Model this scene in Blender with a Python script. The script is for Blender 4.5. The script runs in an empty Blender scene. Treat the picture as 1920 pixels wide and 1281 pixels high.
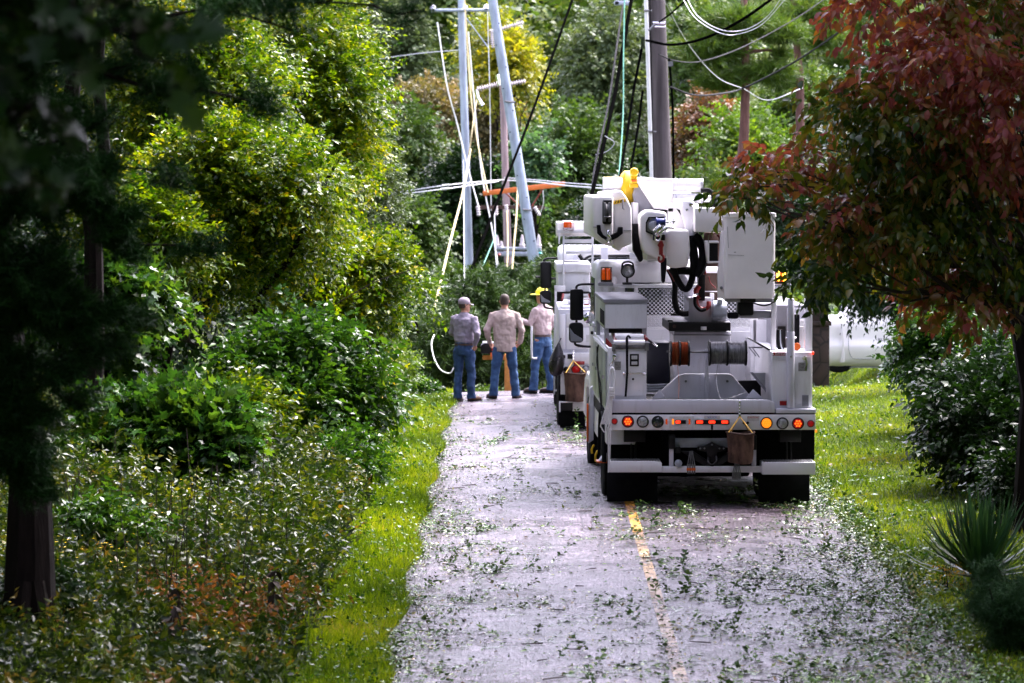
import bpy, bmesh, math, random
import numpy as np
from mathutils import Vector, Matrix, Euler
R = math.radians
PI = math.pi
sc = bpy.context.scene
COL = sc.collection
random.seed(7)
RNG = np.random.default_rng(11)

# ------------------------------------------------------------------ camera
F = 7200.0                      # focal length in pixels of the 1920 px wide photograph
CH = 4.14                       # eye height over the road
PITCH = math.atan((640.5 - 293.0) / F)
cam_d = bpy.data.cameras.new('camera')
cam = bpy.data.objects.new('camera', cam_d); COL.objects.link(cam)
cam_d.sensor_width = 36.0; cam_d.lens = 36.0 * F / 1920.0
cam.location = (0, 0, CH); cam.rotation_euler = (PI / 2 - PITCH, 0, 0)
cam_d.clip_start = 0.5; cam_d.clip_end = 3000
cam_d.dof.use_dof = True; cam_d.dof.focus_distance = 46.0; cam_d.dof.aperture_fstop = 4.2
sc.camera = cam

# ------------------------------------------------------------------ world and sun
world = bpy.data.worlds.new('World'); sc.world = world
world.use_nodes = True
nt = world.node_tree
for n in list(nt.nodes): nt.nodes.remove(n)
out = nt.nodes.new('ShaderNodeOutputWorld')
bg = nt.nodes.new('ShaderNodeBackground')
sky = nt.nodes.new('ShaderNodeTexSky'); sky.sky_type = 'NISHITA'; sky.sun_disc = False
SUN_EL, SUN_AZ = 58.0, 46.0    # degrees; azimuth from the camera's forward axis, to the right
sky.sun_elevation = R(SUN_EL); sky.sun_rotation = R(SUN_AZ)
sky.air_density = 1.0; sky.dust_density = 4.0; sky.ozone_density = 1.0
hs = nt.nodes.new('ShaderNodeHueSaturation'); hs.inputs['Saturation'].default_value = 0.40
tint = nt.nodes.new('ShaderNodeMix'); tint.data_type = 'RGBA'; tint.blend_type = 'MULTIPLY'
tint.inputs[0].default_value = 1.0; tint.inputs[7].default_value = (1.0, 0.93, 1.09, 1)
nt.links.new(sky.outputs[0], hs.inputs['Color']); nt.links.new(hs.outputs[0], tint.inputs[6])
nt.links.new(tint.outputs[2], bg.inputs[0]); bg.inputs[1].default_value = 0.15
nt.links.new(bg.outputs[0], out.inputs[0])
sd = bpy.data.lights.new('sun', 'SUN'); sd.energy = 1.5; sd.angle = R(28); sd.color = (1.0, 0.96, 0.90)
sun = bpy.data.objects.new('sun', sd); COL.objects.link(sun)
_d = Vector((math.sin(R(SUN_AZ)) * math.cos(R(SUN_EL)), math.cos(R(SUN_AZ)) * math.cos(R(SUN_EL)), math.sin(R(SUN_EL))))
sun.rotation_euler = _d.to_track_quat('Z', 'Y').to_euler(); sun.location = (0, 20, 60)

sc.view_settings.view_transform = 'Standard'; sc.view_settings.look = 'None'
sc.view_settings.exposure = 2.8; sc.view_settings.gamma = 1.0
cy = sc.cycles
cy.max_bounces = 6; cy.diffuse_bounces = 2; cy.glossy_bounces = 3; cy.transmission_bounces = 4; cy.transparent_max_bounces = 6
cy.use_adaptive_sampling = True; cy.adaptive_threshold = 0.02
cy.sample_clamp_indirect = 4.0
cy.use_denoising = True
cy.caustics_reflective = False; cy.caustics_refractive = False

# ------------------------------------------------------------------ object helpers
def tag(o, label=None, cat=None, group=None, kind=None):
    if label: o['label'] = label
    if cat: o['category'] = cat
    if group: o['group'] = group
    if kind: o['kind'] = kind
    return o

def empty(name, loc=(0, 0, 0), rz=0.0, label=None, cat=None, group=None):
    o = bpy.data.objects.new(name, None); COL.objects.link(o)
    o.location = loc; o.rotation_euler = (0, 0, rz); o.empty_display_size = 0.2
    return tag(o, label, cat, group)

def children(o): return [c for c in bpy.data.objects if c.parent == o]

def copy_tree(o, parent=None):
    c = o.copy(); COL.objects.link(c)
    if parent: c.parent = parent
    for ch in children(o): copy_tree(ch, c)
    return c

def px(x, y, Y):
    """a point of the photograph (1920 px wide) at world depth Y"""
    u = (x - 960.0) / F; v = (640.5 - y) / F
    dy = math.cos(PITCH) + v * math.sin(PITCH); dz = -math.sin(PITCH) + v * math.cos(PITCH)
    s = Y / dy
    return Vector((u * s, Y, CH + dz * s))

def link_mesh(name, me, mat=None, parent=None):
    o = bpy.data.objects.new(name, me); COL.objects.link(o)
    if mat is not None:
        for m in (mat if isinstance(mat, (list, tuple)) else [mat]): me.materials.append(m)
    if parent is not None: o.parent = parent
    return o

class MB:
    """collects shapes into ONE mesh"""
    def __init__(s): s.v = []; s.f = []; s.mi = []; s.cur = 0
    def add(s, vs, fs):
        b = len(s.v); s.v += [tuple(p) for p in vs]; s.f += [tuple(b + i for i in f) for f in fs]; s.mi += [s.cur] * len(fs)
        return s
    def box(s, x0, x1, y0, y1, z0, z1, M=None):
        vs = [Vector((x, y, z)) for z in (z0, z1) for y in (y0, y1) for x in (x0, x1)]
        if M is not None: vs = [M @ p for p in vs]
        return s.add(vs, [(0, 2, 3, 1), (4, 5, 7, 6), (0, 1, 5, 4), (2, 6, 7, 3), (0, 4, 6, 2), (1, 3, 7, 5)])
    def prism(s, poly, y0, y1, axis='y', M=None):
        """polygon (a,b) extruded along an axis: 'y' poly=(x,z); 'x' poly=(y,z); 'z' poly=(x,y)"""
        n = len(poly); vs = []
        for t in (y0, y1):
            for a, b in poly:
                vs.append(Vector({'y': (a, t, b), 'x': (t, a, b), 'z': (a, b, t)}[axis]))
        if M is not None: vs = [M @ p for p in vs]
        fs = [tuple(range(n))[::-1], tuple(range(n, 2 * n))] + [(i, (i + 1) % n, n + (i + 1) % n, n + i) for i in range(n)]
        return s.add(vs, fs)
    def tube(s, pts, r, n=8, cap=True, flat=1.0):
        pts = [Vector(p) for p in pts]; m = len(pts)
        rs = r if isinstance(r, (list, tuple)) else [r] * m
        t0 = (pts[1] - pts[0]).normalized()
        up = Vector((0, 0, 1)) if abs(t0.z) < 0.9 else Vector((1, 0, 0))
        a = t0.cross(up).normalized(); b = len(s.v); vs = []
        for i in range(m):
            t = (pts[min(i + 1, m - 1)] - pts[max(i - 1, 0)])
            t = t.normalized() if t.length > 1e-9 else t0
            a = (a - t * a.dot(t)); a = a.normalized() if a.length > 1e-6 else t.orthogonal().normalized()
            c = t.cross(a)
            for k in range(n):
                th = 2 * PI * k / n
                vs.append(pts[i] + (a * math.cos(th) + c * math.sin(th) * flat) * rs[i])
        fs = [(i * n + k, i * n + (k + 1) % n, (i + 1) * n + (k + 1) % n, (i + 1) * n + k) for i in range(m - 1) for k in range(n)]
        if cap: fs += [tuple(range(n))[::-1], tuple((m - 1) * n + k for k in range(n))]
        return s.add(vs, fs)
    def cyl(s, p0, p1, r0, r1=None, n=20): return s.tube([p0, p1], [r0, r0 if r1 is None else r1], n)
    def lathe(s, prof, n=24, M=None):
        """profile (r, z) spun round z"""
        vs = []; m = len(prof)
        for r, z in prof:
            for k in range(n):
                th = 2 * PI * k / n; vs.append(Vector((r * math.cos(th), r * math.sin(th), z)))
        if M is not None: vs = [M @ p for p in vs]
        fs = [(i * n + k, i * n + (k + 1) % n, (i + 1) * n + (k + 1) % n, (i + 1) * n + k) for i in range(m - 1) for k in range(n)]
        if prof[0][0] > 1e-5: fs.append(tuple(range(n))[::-1])
        if prof[-1][0] > 1e-5: fs.append(tuple((m - 1) * n + k for k in range(n)))
        return s.add(vs, fs)
    def loft(s, rings, cap=True):
        n = len(rings[0]); vs = [p for r in rings for p in r]; m = len(rings)
        fs = [(i * n + k, i * n + (k + 1) % n, (i + 1) * n + (k + 1) % n, (i + 1) * n + k) for i in range(m - 1) for k in range(n)]
        if cap: fs += [tuple(range(n))[::-1], tuple((m - 1) * n + k for k in range(n))]
        return s.add(vs, fs)
    def build(s, name, mat, parent=None, bevel=0.0, smooth=True, angle=35, seg=2):
        me = bpy.data.meshes.new(name); me.from_pydata(s.v, [], s.f); me.update()
        bm = bmesh.new(); bm.from_mesh(me); bmesh.ops.recalc_face_normals(bm, faces=bm.faces)
        if bevel > 0:
            bmesh.ops.remove_doubles(bm, verts=bm.verts, dist=1e-5)
            es = [e for e in bm.edges if len(e.link_faces) == 2 and e.calc_face_angle(0) > R(28)]
            bmesh.ops.bevel(bm, geom=es, offset=bevel, segments=seg, profile=0.5, affect='EDGES', clamp_overlap=True)
        bm.to_mesh(me); bm.free()
        if len(s.mi) and max(s.mi) > 0 and bevel == 0 and len(me.polygons) == len(s.mi):
            me.polygons.foreach_set('material_index', s.mi)
        if smooth:
            me.polygons.foreach_set('use_smooth', [True] * len(me.polygons))
            try: me.set_sharp_from_angle(angle=R(angle))
            except Exception: pass
        return link_mesh(name, me, mat, parent)

def rot_to(d, loc=(0, 0, 0)):
    """matrix taking +z onto direction d"""
    return Matrix.Translation(Vector(loc)) @ Vector(d).normalized().to_track_quat('Z', 'Y').to_matrix().to_4x4()

def sag(p0, p1, drop, n=14):
    p0 = Vector(p0); p1 = Vector(p1)
    return [p0.lerp(p1, i / n) - Vector((0, 0, drop * 4 * (i / n) * (1 - i / n))) for i in range(n + 1)]

def spline(pts, n=8):
    """Catmull-Rom through the points"""
    P = [Vector(p) for p in pts]; P = [P[0] * 2 - P[1]] + P + [P[-1] * 2 - P[-2]]; o = []
    for i in range(1, len(P) - 2):
        for k in range(n):
            t = k / n; a, b, c, d = P[i - 1], P[i], P[i + 1], P[i + 2]
            o.append(0.5 * ((2 * b) + (c - a) * t + (2 * a - 5 * b + 4 * c - d) * t * t + (3 * b - a - 3 * c + d) * t ** 3))
    o.append(P[-2]); return o

# ------------------------------------------------------------------ materials
def new_mat(name):
    m = bpy.data.materials.new(name); m.use_nodes = True
    nt = m.node_tree; b = nt.nodes['Principled BSDF']
    return m, nt, b

def noise(nt, scale, detail=4, rough=0.6, coord='Object', vec=None, stretch=None):
    n = nt.nodes.new('ShaderNodeTexNoise'); n.inputs['Scale'].default_value = scale; n.inputs['Detail'].default_value = detail
    n.inputs['Roughness'].default_value = rough
    if vec is None:
        tc = nt.nodes.new('ShaderNodeTexCoord'); vec = tc.outputs[coord]
    if stretch:
        mp = nt.nodes.new('ShaderNodeMapping'); mp.inputs['Scale'].default_value = stretch
        nt.links.new(vec, mp.inputs[0]); vec = mp.outputs[0]
    nt.links.new(vec, n.inputs['Vector'])
    return n

def ramp(nt, fac, stops):
    r = nt.nodes.new('ShaderNodeValToRGB'); els = r.color_ramp.elements
    while len(els) < len(stops): els.new(0.5)
    for e, (p, c) in zip(els, stops):
        e.position = p; e.color = (c, c, c, 1) if isinstance(c, (int, float)) else (*c, 1)
    nt.links.new(fac, r.inputs[0]); return r

def bump(nt, b, height, strength=0.3, dist=0.01):
    bp = nt.nodes.new('ShaderNodeBump'); bp.inputs['Strength'].default_value = strength; bp.inputs['Distance'].default_value = dist
    nt.links.new(height, bp.inputs['Height']); nt.links.new(bp.outputs[0], b.inputs['Normal']); return bp

def mat(name, col, rough=0.5, metal=0.0, spec=0.5, var=0.12, scale=6.0, bmp=0.0, bscale=60.0, col2=None, emis=None, es=0.0, coat=0.0, stretch=None):
    m, nt, b = new_mat(name)
    c2 = col2 or tuple(c * (1 - var * 2) for c in col)
    n = noise(nt, scale, 5, 0.65, stretch=stretch)
    r = ramp(nt, n.outputs[0], [(0.3, c2), (0.62, col)])
    nt.links.new(r.outputs[0], b.inputs['Base Color'])
    rr = ramp(nt, n.outputs[0], [(0.3, min(1, rough * 1.25)), (0.7, rough * 0.85)])
    nt.links.new(rr.outputs[0], b.inputs['Roughness'])
    b.inputs['Metallic'].default_value = metal; b.inputs['Specular IOR Level'].default_value = spec
    b.inputs['Coat Weight'].default_value = coat; b.inputs['Coat Roughness'].default_value = 0.12
    if bmp > 0:
        n2 = noise(nt, bscale, 4, 0.6, stretch=stretch); bump(nt, b, n2.outputs[0], bmp, 0.01)
    if emis: b.inputs['Emission Color'].default_value = (*emis, 1); b.inputs['Emission Strength'].default_value = es
    return m

# ------------------------------------------------------------------ fast meshes of many leaves
def mesh_np(name, V, T, tint=None, per=None):
    """V (n,3) verts, T (m,3) triangles"""
    me = bpy.data.meshes.new(name)
    nv, nf = len(V), len(T)
    me.vertices.add(nv); me.vertices.foreach_set('co', np.ascontiguousarray(V, dtype=np.float32).ravel())
    me.loops.add(nf * 3); me.loops.foreach_set('vertex_index', np.ascontiguousarray(T, dtype=np.int32).ravel())
    me.polygons.add(nf)
    me.polygons.foreach_set('loop_start', np.arange(0, nf * 3, 3, dtype=np.int32))
    me.polygons.foreach_set('loop_total', np.full(nf, 3, dtype=np.int32))
    if tint is not None:
        a = me.attributes.new('tint', 'FLOAT', 'POINT'); a.data.foreach_set('value', np.ascontiguousarray(tint, dtype=np.float32))
    me.update(calc_edges=True)
    return me

# leaf outlines: (x, y along the leaf, z lift) and triangles
LEAF_OVATE = (np.array([[0, 0, 0], [-.26, .38, .07], [0, .42, 0], [.26, .38, .07], [0, 1, -.12]]), np.array([[0, 2, 1], [0, 3, 2], [1, 2, 4], [2, 3, 4]]))
LEAF_FAR = (np.array([[0, 0, 0], [-.34, .5, .08], [.34, .5, .08], [0, 1, -.08]]), np.array([[0, 2, 1], [1, 2, 3]]))
LEAF_LOBED = (np.array([[0, 0, 0], [-.42, .18, .05], [-.2, .4, .0], [-.46, .72, .06], [-.14, .66, 0], [0, 1.0, -.1], [.14, .66, 0], [.46, .72, .06], [.2, .4, 0], [.42, .18, .05], [0, .42, -.03]]),
              np.array([[10, 1, 0], [10, 2, 1], [10, 3, 2], [10, 4, 3], [10, 5, 4], [10, 6, 5], [10, 7, 6], [10, 8, 7], [10, 9, 8], [10, 0, 9]]))
LEAF_DROOP = (np.array([[0, 0, 0], [-.23, .3, .05], [0, .32, -.02], [.23, .3, .05], [-.20, .64, -.03], [0, .66, -.1], [.20, .64, -.03], [0, 1, -.25]]),
              np.array([[0, 2, 1], [0, 3, 2], [1, 2, 4], [2, 5, 4], [2, 3, 5], [3, 6, 5], [4, 5, 7], [5, 6, 7]]))
BLADE = (np.array([[-.5, 0, 0], [.5, 0, 0], [-.3, .6, 0], [.3, .6, 0], [0, 1, .12]]), np.array([[0, 1, 2], [1, 3, 2], [2, 3, 4]]))
NEEDLE = (np.array([[-.5, 0, 0], [.5, 0, 0], [0, 1, 0]]), np.array([[0, 1, 2]]))

def nrm(a): return a / np.maximum(np.linalg.norm(a, axis=-1, keepdims=True), 1e-9)

def place(tpl, P, D, U, S, W=None, tint=None):
    """leaves at P pointing along D with upper side U, length S, width factor W"""
    V, T = tpl; n = len(P)
    D = nrm(D); X = nrm(np.cross(D, U)); Z = np.cross(X, D)
    W = np.ones(n) if W is None else W
    S = np.asarray(S); lv = V[None, :, :]
    vv = P[:, None, :] + S[:, None, None] * (lv[..., 0:1] * W[:, None, None] * X[:, None, :] + lv[..., 1:2] * D[:, None, :] + lv[..., 2:3] * Z[:, None, :])
    tt = T[None] + (np.arange(n) * len(V))[:, None, None]
    tv = None if tint is None else np.repeat(tint, len(V))
    return vv.reshape(-1, 3), tt.reshape(-1, 3), tv

def merge(parts):
    Vs, Ts, cs = [], [], []; b = 0
    for V, T, c in parts:
        Vs.append(V); Ts.append(T + b); cs.append(c); b += len(V)
    return np.concatenate(Vs), np.concatenate(Ts), np.concatenate(cs)

def lobe_points(n, lobes, rng, shell=0.55):
    """random points near the surfaces of a set of lobes [(cx,cy,cz,rx,ry,rz)]; returns points, outward directions, lobe ids"""
    L = np.array(lobes, float); w = (L[:, 3] * L[:, 5] + L[:, 4] * L[:, 5]); idx = rng.choice(len(L), n, p=w / w.sum())
    d = nrm(rng.normal(size=(n, 3))); low = d[:, 2] < -0.3; d[low, 2] *= np.where(rng.random(low.sum()) < 0.6, -1, 1)
    r = shell + (1 - shell) * rng.random(n) ** 0.6
    jag = 1 + 0.26 * rng.normal(size=n)
    P = L[idx, :3] + d * L[idx, 3:6] * (r * jag)[:, None]
    return P, d, idx

def sprays(C, O, per, length, leaf, rng, tpl=LEAF_OVATE, droop=0.35, lt=None, spread=0.9, flat=0.6, wj=0.2, width=1.0):
    """leafy twigs: at each centre a twig along O with `per` leaves down both sides"""
    S = len(C); lt = rng.random(S) if lt is None else lt
    O = nrm(O + rng.normal(size=O.shape) * 0.45 + np.array([0, 0, -droop * 0.5]))
    up = nrm(np.array([0, 0, 1.0]) + rng.normal(size=(S, 3)) * (1 - flat))
    side = nrm(np.cross(O, up)); up = np.cross(side, O)
    t = (np.arange(per) + 0.5) / per; sg = np.where(np.arange(per) % 2, 1.0, -1.0)
    ln = length * (0.6 + 0.8 * rng.random(S))
    P = C[:, None] + O[:, None] * (t[None, :, None] * ln[:, None, None]) + np.array([0, 0, -1.0]) * (droop * 0.5 * t[None, :, None] ** 2 * ln[:, None, None])
    D = O[:, None] * 0.7 + side[:, None] * (sg[None, :, None] * spread) + np.array([0, 0, -droop]) + rng.normal(size=(S, per, 3)) * 0.3
    Uu = up[:, None] + rng.normal(size=(S, per, 3)) * 0.45
    P = P + rng.normal(size=P.shape) * 0.01
    sz = leaf * (0.65 + 0.6 * rng.random((S, per)))
    tn = np.clip(0.62 * lt[:, None] + 0.38 * rng.random((S, per)), 0, 1)
    k = S * per
    return place(tpl, P.reshape(k, 3), D.reshape(k, 3), Uu.reshape(k, 3), sz.reshape(k), np.full(k, width) * (1 + wj * rng.normal(size=k)), tn.reshape(k))

def leaf_mat(name, stops, rough=0.38, transl=0.35, nscale=0.0, spec=0.5):
    m, nt, b = new_mat(name)
    a = nt.nodes.new('ShaderNodeAttribute'); a.attribute_name = 'tint'
    r = ramp(nt, a.outputs['Fac'], stops)
    nt.links.new(r.outputs[0], b.inputs['Base Color']); b.inputs['Roughness'].default_value = rough * 0.88
    b.inputs['Specular IOR Level'].default_value = spec * 0.6
    tr = nt.nodes.new('ShaderNodeBsdfTranslucent')
    mx = nt.nodes.new('ShaderNodeMix'); mx.data_type = 'RGBA'; mx.blend_type = 'MULTIPLY'; mx.inputs[0].default_value = 1
    mx.inputs[7].default_value = (1.5, 1.45, 0.6, 1)
    nt.links.new(r.outputs[0], mx.inputs[6]); nt.links.new(mx.outputs[2], tr.inputs[0])
    ms = nt.nodes.new('ShaderNodeMixShader'); ms.inputs[0].default_value = transl
    nt.links.new(b.outputs[0], ms.inputs[1]); nt.links.new(tr.outputs[0], ms.inputs[2])
    nt.links.new(ms.outputs[0], nt.nodes['Material Output'].inputs[0])
    return m
# ------------------------------------------------------------------ terrain
def sst(a, b, x):
    t = np.clip((x - a) / (b - a), 0, 1); return t * t * (3 - 2 * t)
EL, ER = -1.12, 3.80
def zt(X, Y):
    X = np.asarray(X, float); Y = np.asarray(Y, float)
    z = 2.5 * (np.maximum(0, 28 - Y) / 28) ** 2
    wx = 1 - 0.96 * sst(4.2, 7.5, X)
    q = np.clip(Y - 66.6, 0, 12); z = z - wx * (0.028 * q ** 2)
    z = z + 0.17 * np.clip(Y - 105, 0, 250)
    dl = np.maximum(0, EL - 1.3 - X); z = z + np.minimum(0.13 * dl, 1.6) * (1 - sst(66, 75, Y))
    dr = np.maximum(0, X - ER - 0.5); z = z + np.minimum(0.035 * dr, 0.5) * (1 - sst(80, 90, Y))
    w = np.minimum(1, np.maximum(dl, dr))
    z = z + w * 0.04 * np.sin(1.7 * X + 0.6 * Y) * np.cos(0.9 * Y - 0.5 * X) + 0.25 * w * sst(80, 120, Y) * np.sin(0.13 * X) * np.cos(0.11 * Y)
    return z
def zt1(x, y): return float(zt(x, y))

def grid_obj(name, xs, ys, zf, m):
    XX, YY = np.meshgrid(xs, ys); ZZ = zf(XX, YY)
    V = np.stack([XX, YY, ZZ], -1).reshape(-1, 3); nx, ny = len(xs), len(ys)
    i = np.arange(nx - 1)[None, :] + nx * np.arange(ny - 1)[:, None]
    T = np.concatenate([np.stack([i, i + 1, i + nx + 1], -1).reshape(-1, 3), np.stack([i, i + nx + 1, i + nx], -1).reshape(-1, 3)])
    me = mesh_np(name, V, T); me.polygons.foreach_set('use_smooth', [True] * len(me.polygons))
    return link_mesh(name, me, m)

m_soil, nt_, b_ = new_mat('soil')
n1 = noise(nt_, 1.3, 6, 0.7); n2 = noise(nt_, 14, 5, 0.7)
mxn = nt_.nodes.new('ShaderNodeMath'); mxn.operation = 'MULTIPLY_ADD'; mxn.inputs[1].default_value = 0.5
nt_.links.new(n1.outputs[0], mxn.inputs[0]); mm = nt_.nodes.new('ShaderNodeMath'); mm.operation = 'MULTIPLY'; mm.inputs[1].default_value = 0.5
nt_.links.new(n2.outputs[0], mm.inputs[0]); nt_.links.new(mm.outputs[0], mxn.inputs[2])
r_ = ramp(nt_, mxn.outputs[0], [(0.32, (0.012, 0.016, 0.004)), (0.46, (0.03, 0.045, 0.008)), (0.56, (0.055, 0.08, 0.012)), (0.68, (0.06, 0.04, 0.02))])
nt_.links.new(r_.outputs[0], b_.inputs['Base Color']); b_.inputs['Roughness'].default_value = 0.95; b_.inputs['Specular IOR Level'].default_value = 0.1
bump(nt_, b_, n2.outputs[0], 0.6, 0.05)

xs = np.concatenate([np.linspace(-420, -40, 20), np.linspace(-38, -6, 40), np.linspace(-5.5, -1.3, 36), [-1.2, -1.12, -1.0, -0.6], [0.5, 1.5, 2.8, 3.3, 3.7, 3.8, 3.9], np.linspace(4.1, 12, 48), np.linspace(13, 40, 30), np.linspace(50, 420, 18)])
ys = np.concatenate([np.linspace(-40, 16, 10), np.linspace(18, 80, 240), np.linspace(81, 130, 50), np.linspace(135, 420, 60), np.linspace(450, 1500, 12)])
def zground(X, Y):
    z = zt(X, Y); inside = (X > EL + 0.04) & (X < ER - 0.04) & (Y < 79)
    return np.where(inside, z - 0.10, z)
ground = grid_obj('ground', xs, ys, zground, m_soil); tag(ground, kind='structure')

# road
m_road, nt_, b_ = new_mat('wet_asphalt')
tc = nt_.nodes.new('ShaderNodeTexCoord')
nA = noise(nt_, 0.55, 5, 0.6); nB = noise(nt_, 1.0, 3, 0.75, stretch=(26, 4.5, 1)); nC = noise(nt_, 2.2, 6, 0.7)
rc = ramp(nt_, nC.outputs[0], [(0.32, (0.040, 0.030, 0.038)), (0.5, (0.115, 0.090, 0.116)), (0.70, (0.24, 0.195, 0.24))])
rB = ramp(nt_, nB.outputs[0], [(0.36, 0.08), (0.49, 0.75), (0.62, 1.9)])  # stretched speckle paints the wet road's glitter into the colour
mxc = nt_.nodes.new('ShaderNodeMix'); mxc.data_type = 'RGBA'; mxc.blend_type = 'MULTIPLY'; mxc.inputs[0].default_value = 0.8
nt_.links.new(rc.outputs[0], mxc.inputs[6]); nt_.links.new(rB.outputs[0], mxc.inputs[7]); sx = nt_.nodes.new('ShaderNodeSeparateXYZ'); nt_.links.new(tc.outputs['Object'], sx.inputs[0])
xa = nt_.nodes.new('ShaderNodeMath'); xa.operation = 'MULTIPLY_ADD'; xa.inputs[1].default_value = 0.5; nt_.links.new(nA.outputs[0], xa.inputs[0]); nt_.links.new(sx.outputs['X'], xa.inputs[2])
xm = nt_.nodes.new('ShaderNodeMapRange'); xm.inputs[1].default_value = EL + 0.25; xm.inputs[2].default_value = ER + 0.25; nt_.links.new(xa.outputs[0], xm.inputs[0])
xr = ramp(nt_, xm.outputs[0], [(0.0, (0.42, 0.34, 0.30)), (0.05, (0.85, 0.80, 0.78)), (0.16, 1.0), (0.28, 0.80), (0.40, 1.0), (0.52, 0.78), (0.64, 1.0), (0.76, 0.80), (0.90, (0.72, 0.68, 0.66)), (0.97, (0.45, 0.36, 0.32))])
mx2 = nt_.nodes.new('ShaderNodeMix'); mx2.data_type = 'RGBA'; mx2.blend_type = 'MULTIPLY'; mx2.inputs[0].default_value = 1.0
nt_.links.new(mxc.outputs[2], mx2.inputs[6]); nt_.links.new(xr.outputs[0], mx2.inputs[7]); vc = nt_.nodes.new('ShaderNodeTexVoronoi'); vc.feature = 'DISTANCE_TO_EDGE'; vc.inputs['Scale'].default_value = 0.75
nd = noise(nt_, 1.5, 4, 0.6); va = nt_.nodes.new('ShaderNodeVectorMath'); va.operation = 'ADD'; nt_.links.new(tc.outputs['Object'], va.inputs[0]); nt_.links.new(nd.outputs['Color'], va.inputs[1]); nt_.links.new(va.outputs[0], vc.inputs['Vector'])
cr_ = ramp(nt_, vc.outputs['Distance'], [(0.0, 0.35), (0.012, 0.6), (0.02, 1.0)]); mx3 = nt_.nodes.new('ShaderNodeMix'); mx3.data_type = 'RGBA'; mx3.blend_type = 'MULTIPLY'; mx3.inputs[0].default_value = 0.8
nt_.links.new(mx2.outputs[2], mx3.inputs[6]); nt_.links.new(cr_.outputs[0], mx3.inputs[7]); nt_.links.new(mx3.outputs[2], b_.inputs['Base Color'])
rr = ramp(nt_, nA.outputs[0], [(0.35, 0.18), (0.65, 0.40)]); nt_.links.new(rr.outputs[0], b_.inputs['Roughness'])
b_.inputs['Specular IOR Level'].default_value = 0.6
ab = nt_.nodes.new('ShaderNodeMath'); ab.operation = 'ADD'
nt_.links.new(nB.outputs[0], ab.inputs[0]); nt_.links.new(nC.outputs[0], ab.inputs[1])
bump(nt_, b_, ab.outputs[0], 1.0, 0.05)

def road_strip(name, x0f, x1f, ys, lift, m, nx=14, skirt=0.0):
    rows = []
    for y in ys:
        a, b = x0f(y), x1f(y); X = np.linspace(a, b, nx)
        z = zt(np.full(nx, 1.4), np.full(nx, y)) + 0.05 * (1 - ((X - 1.35) / 2.5) ** 2) + lift
        r = np.stack([X, np.full(nx, y), z], -1)
        if skirt: r = np.concatenate([[[a - 0.03, y, z[0] - skirt]], r, [[b + 0.03, y, z[-1] - skirt]]])
        rows.append(r)
    V = np.concatenate(rows); n = len(rows[0]); i = np.arange(n - 1)[None] + n * np.arange(len(ys) - 1)[:, None]
    T = np.concatenate([np.stack([i, i + 1, i + n + 1], -1).reshape(-1, 3), np.stack([i, i + n + 1, i + n], -1).reshape(-1, 3)])
    me = mesh_np(name, V, T); me.polygons.foreach_set('use_smooth', [True] * len(me.polygons))
    return link_mesh(name, me, m)
def wob(y, s): return 0.018 * math.sin(0.35 * y + s) + 0.010 * math.sin(1.7 * y + 2 * s) + 0.012 * math.sin(4.1 * y)
ysr = np.linspace(-10, 79, 520)
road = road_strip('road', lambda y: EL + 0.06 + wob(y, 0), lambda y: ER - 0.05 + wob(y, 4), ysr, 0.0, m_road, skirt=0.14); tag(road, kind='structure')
# worn yellow centre line
m_yel, nt_, b_ = new_mat('worn_yellow_paint')
nw = noise(nt_, 9, 6, 0.75); nv = noise(nt_, 0.6, 2, 0.5)
ad = nt_.nodes.new('ShaderNodeMath'); ad.operation = 'ADD'; nt_.links.new(nw.outputs[0], ad.inputs[0]); nt_.links.new(nv.outputs[0], ad.inputs[1])
hf = nt_.nodes.new('ShaderNodeMath'); hf.operation = 'MULTIPLY'; hf.inputs[1].default_value = 0.5; nt_.links.new(ad.outputs[0], hf.inputs[0])
fr = ramp(nt_, hf.outputs[0], [(0.0, 0.05), (0.46, 0.15), (0.53, 0.85)])
tcy = nt_.nodes.new('ShaderNodeTexCoord'); sp = nt_.nodes.new('ShaderNodeSeparateXYZ'); nt_.links.new(tcy.outputs['Object'], sp.inputs[0])
mr = nt_.nodes.new('ShaderNodeMapRange'); mr.inputs[1].default_value = 35; mr.inputs[2].default_value = 43; nt_.links.new(sp.outputs['Y'], mr.inputs[0])
rcy = ramp(nt_, mr.outputs[0], [(0.0, (0.42, 0.30, 0.20)), (0.6, (0.50, 0.30, 0.10)), (1.0, (0.62, 0.28, 0.02))]); nt_.links.new(rcy.outputs[0], b_.inputs['Base Color']); b_.inputs['Roughness'].default_value = 0.5
trn = nt_.nodes.new('ShaderNodeBsdfTransparent'); msh = nt_.nodes.new('ShaderNodeMixShader')
nt_.links.new(fr.outputs[0], msh.inputs[0]); nt_.links.new(trn.outputs[0], msh.inputs[1]); nt_.links.new(b_.outputs[0], msh.inputs[2])
nt_.links.new(msh.outputs[0], nt_.nodes['Material Output'].inputs[0])
def clx(y): return 1.385 - 0.0042 * (45 - y)
line = road_strip('road_marking', lambda y: clx(y) - 0.055, lambda y: clx(y) + 0.055, np.linspace(18, 60, 200), 0.005, m_yel, nx=3); tag(line, kind='structure')
def zroad(X, Y): return zt(np.full_like(X, 1.4), Y) + 0.05 * (1 - ((X - 1.35) / 2.5) ** 2)

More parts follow.
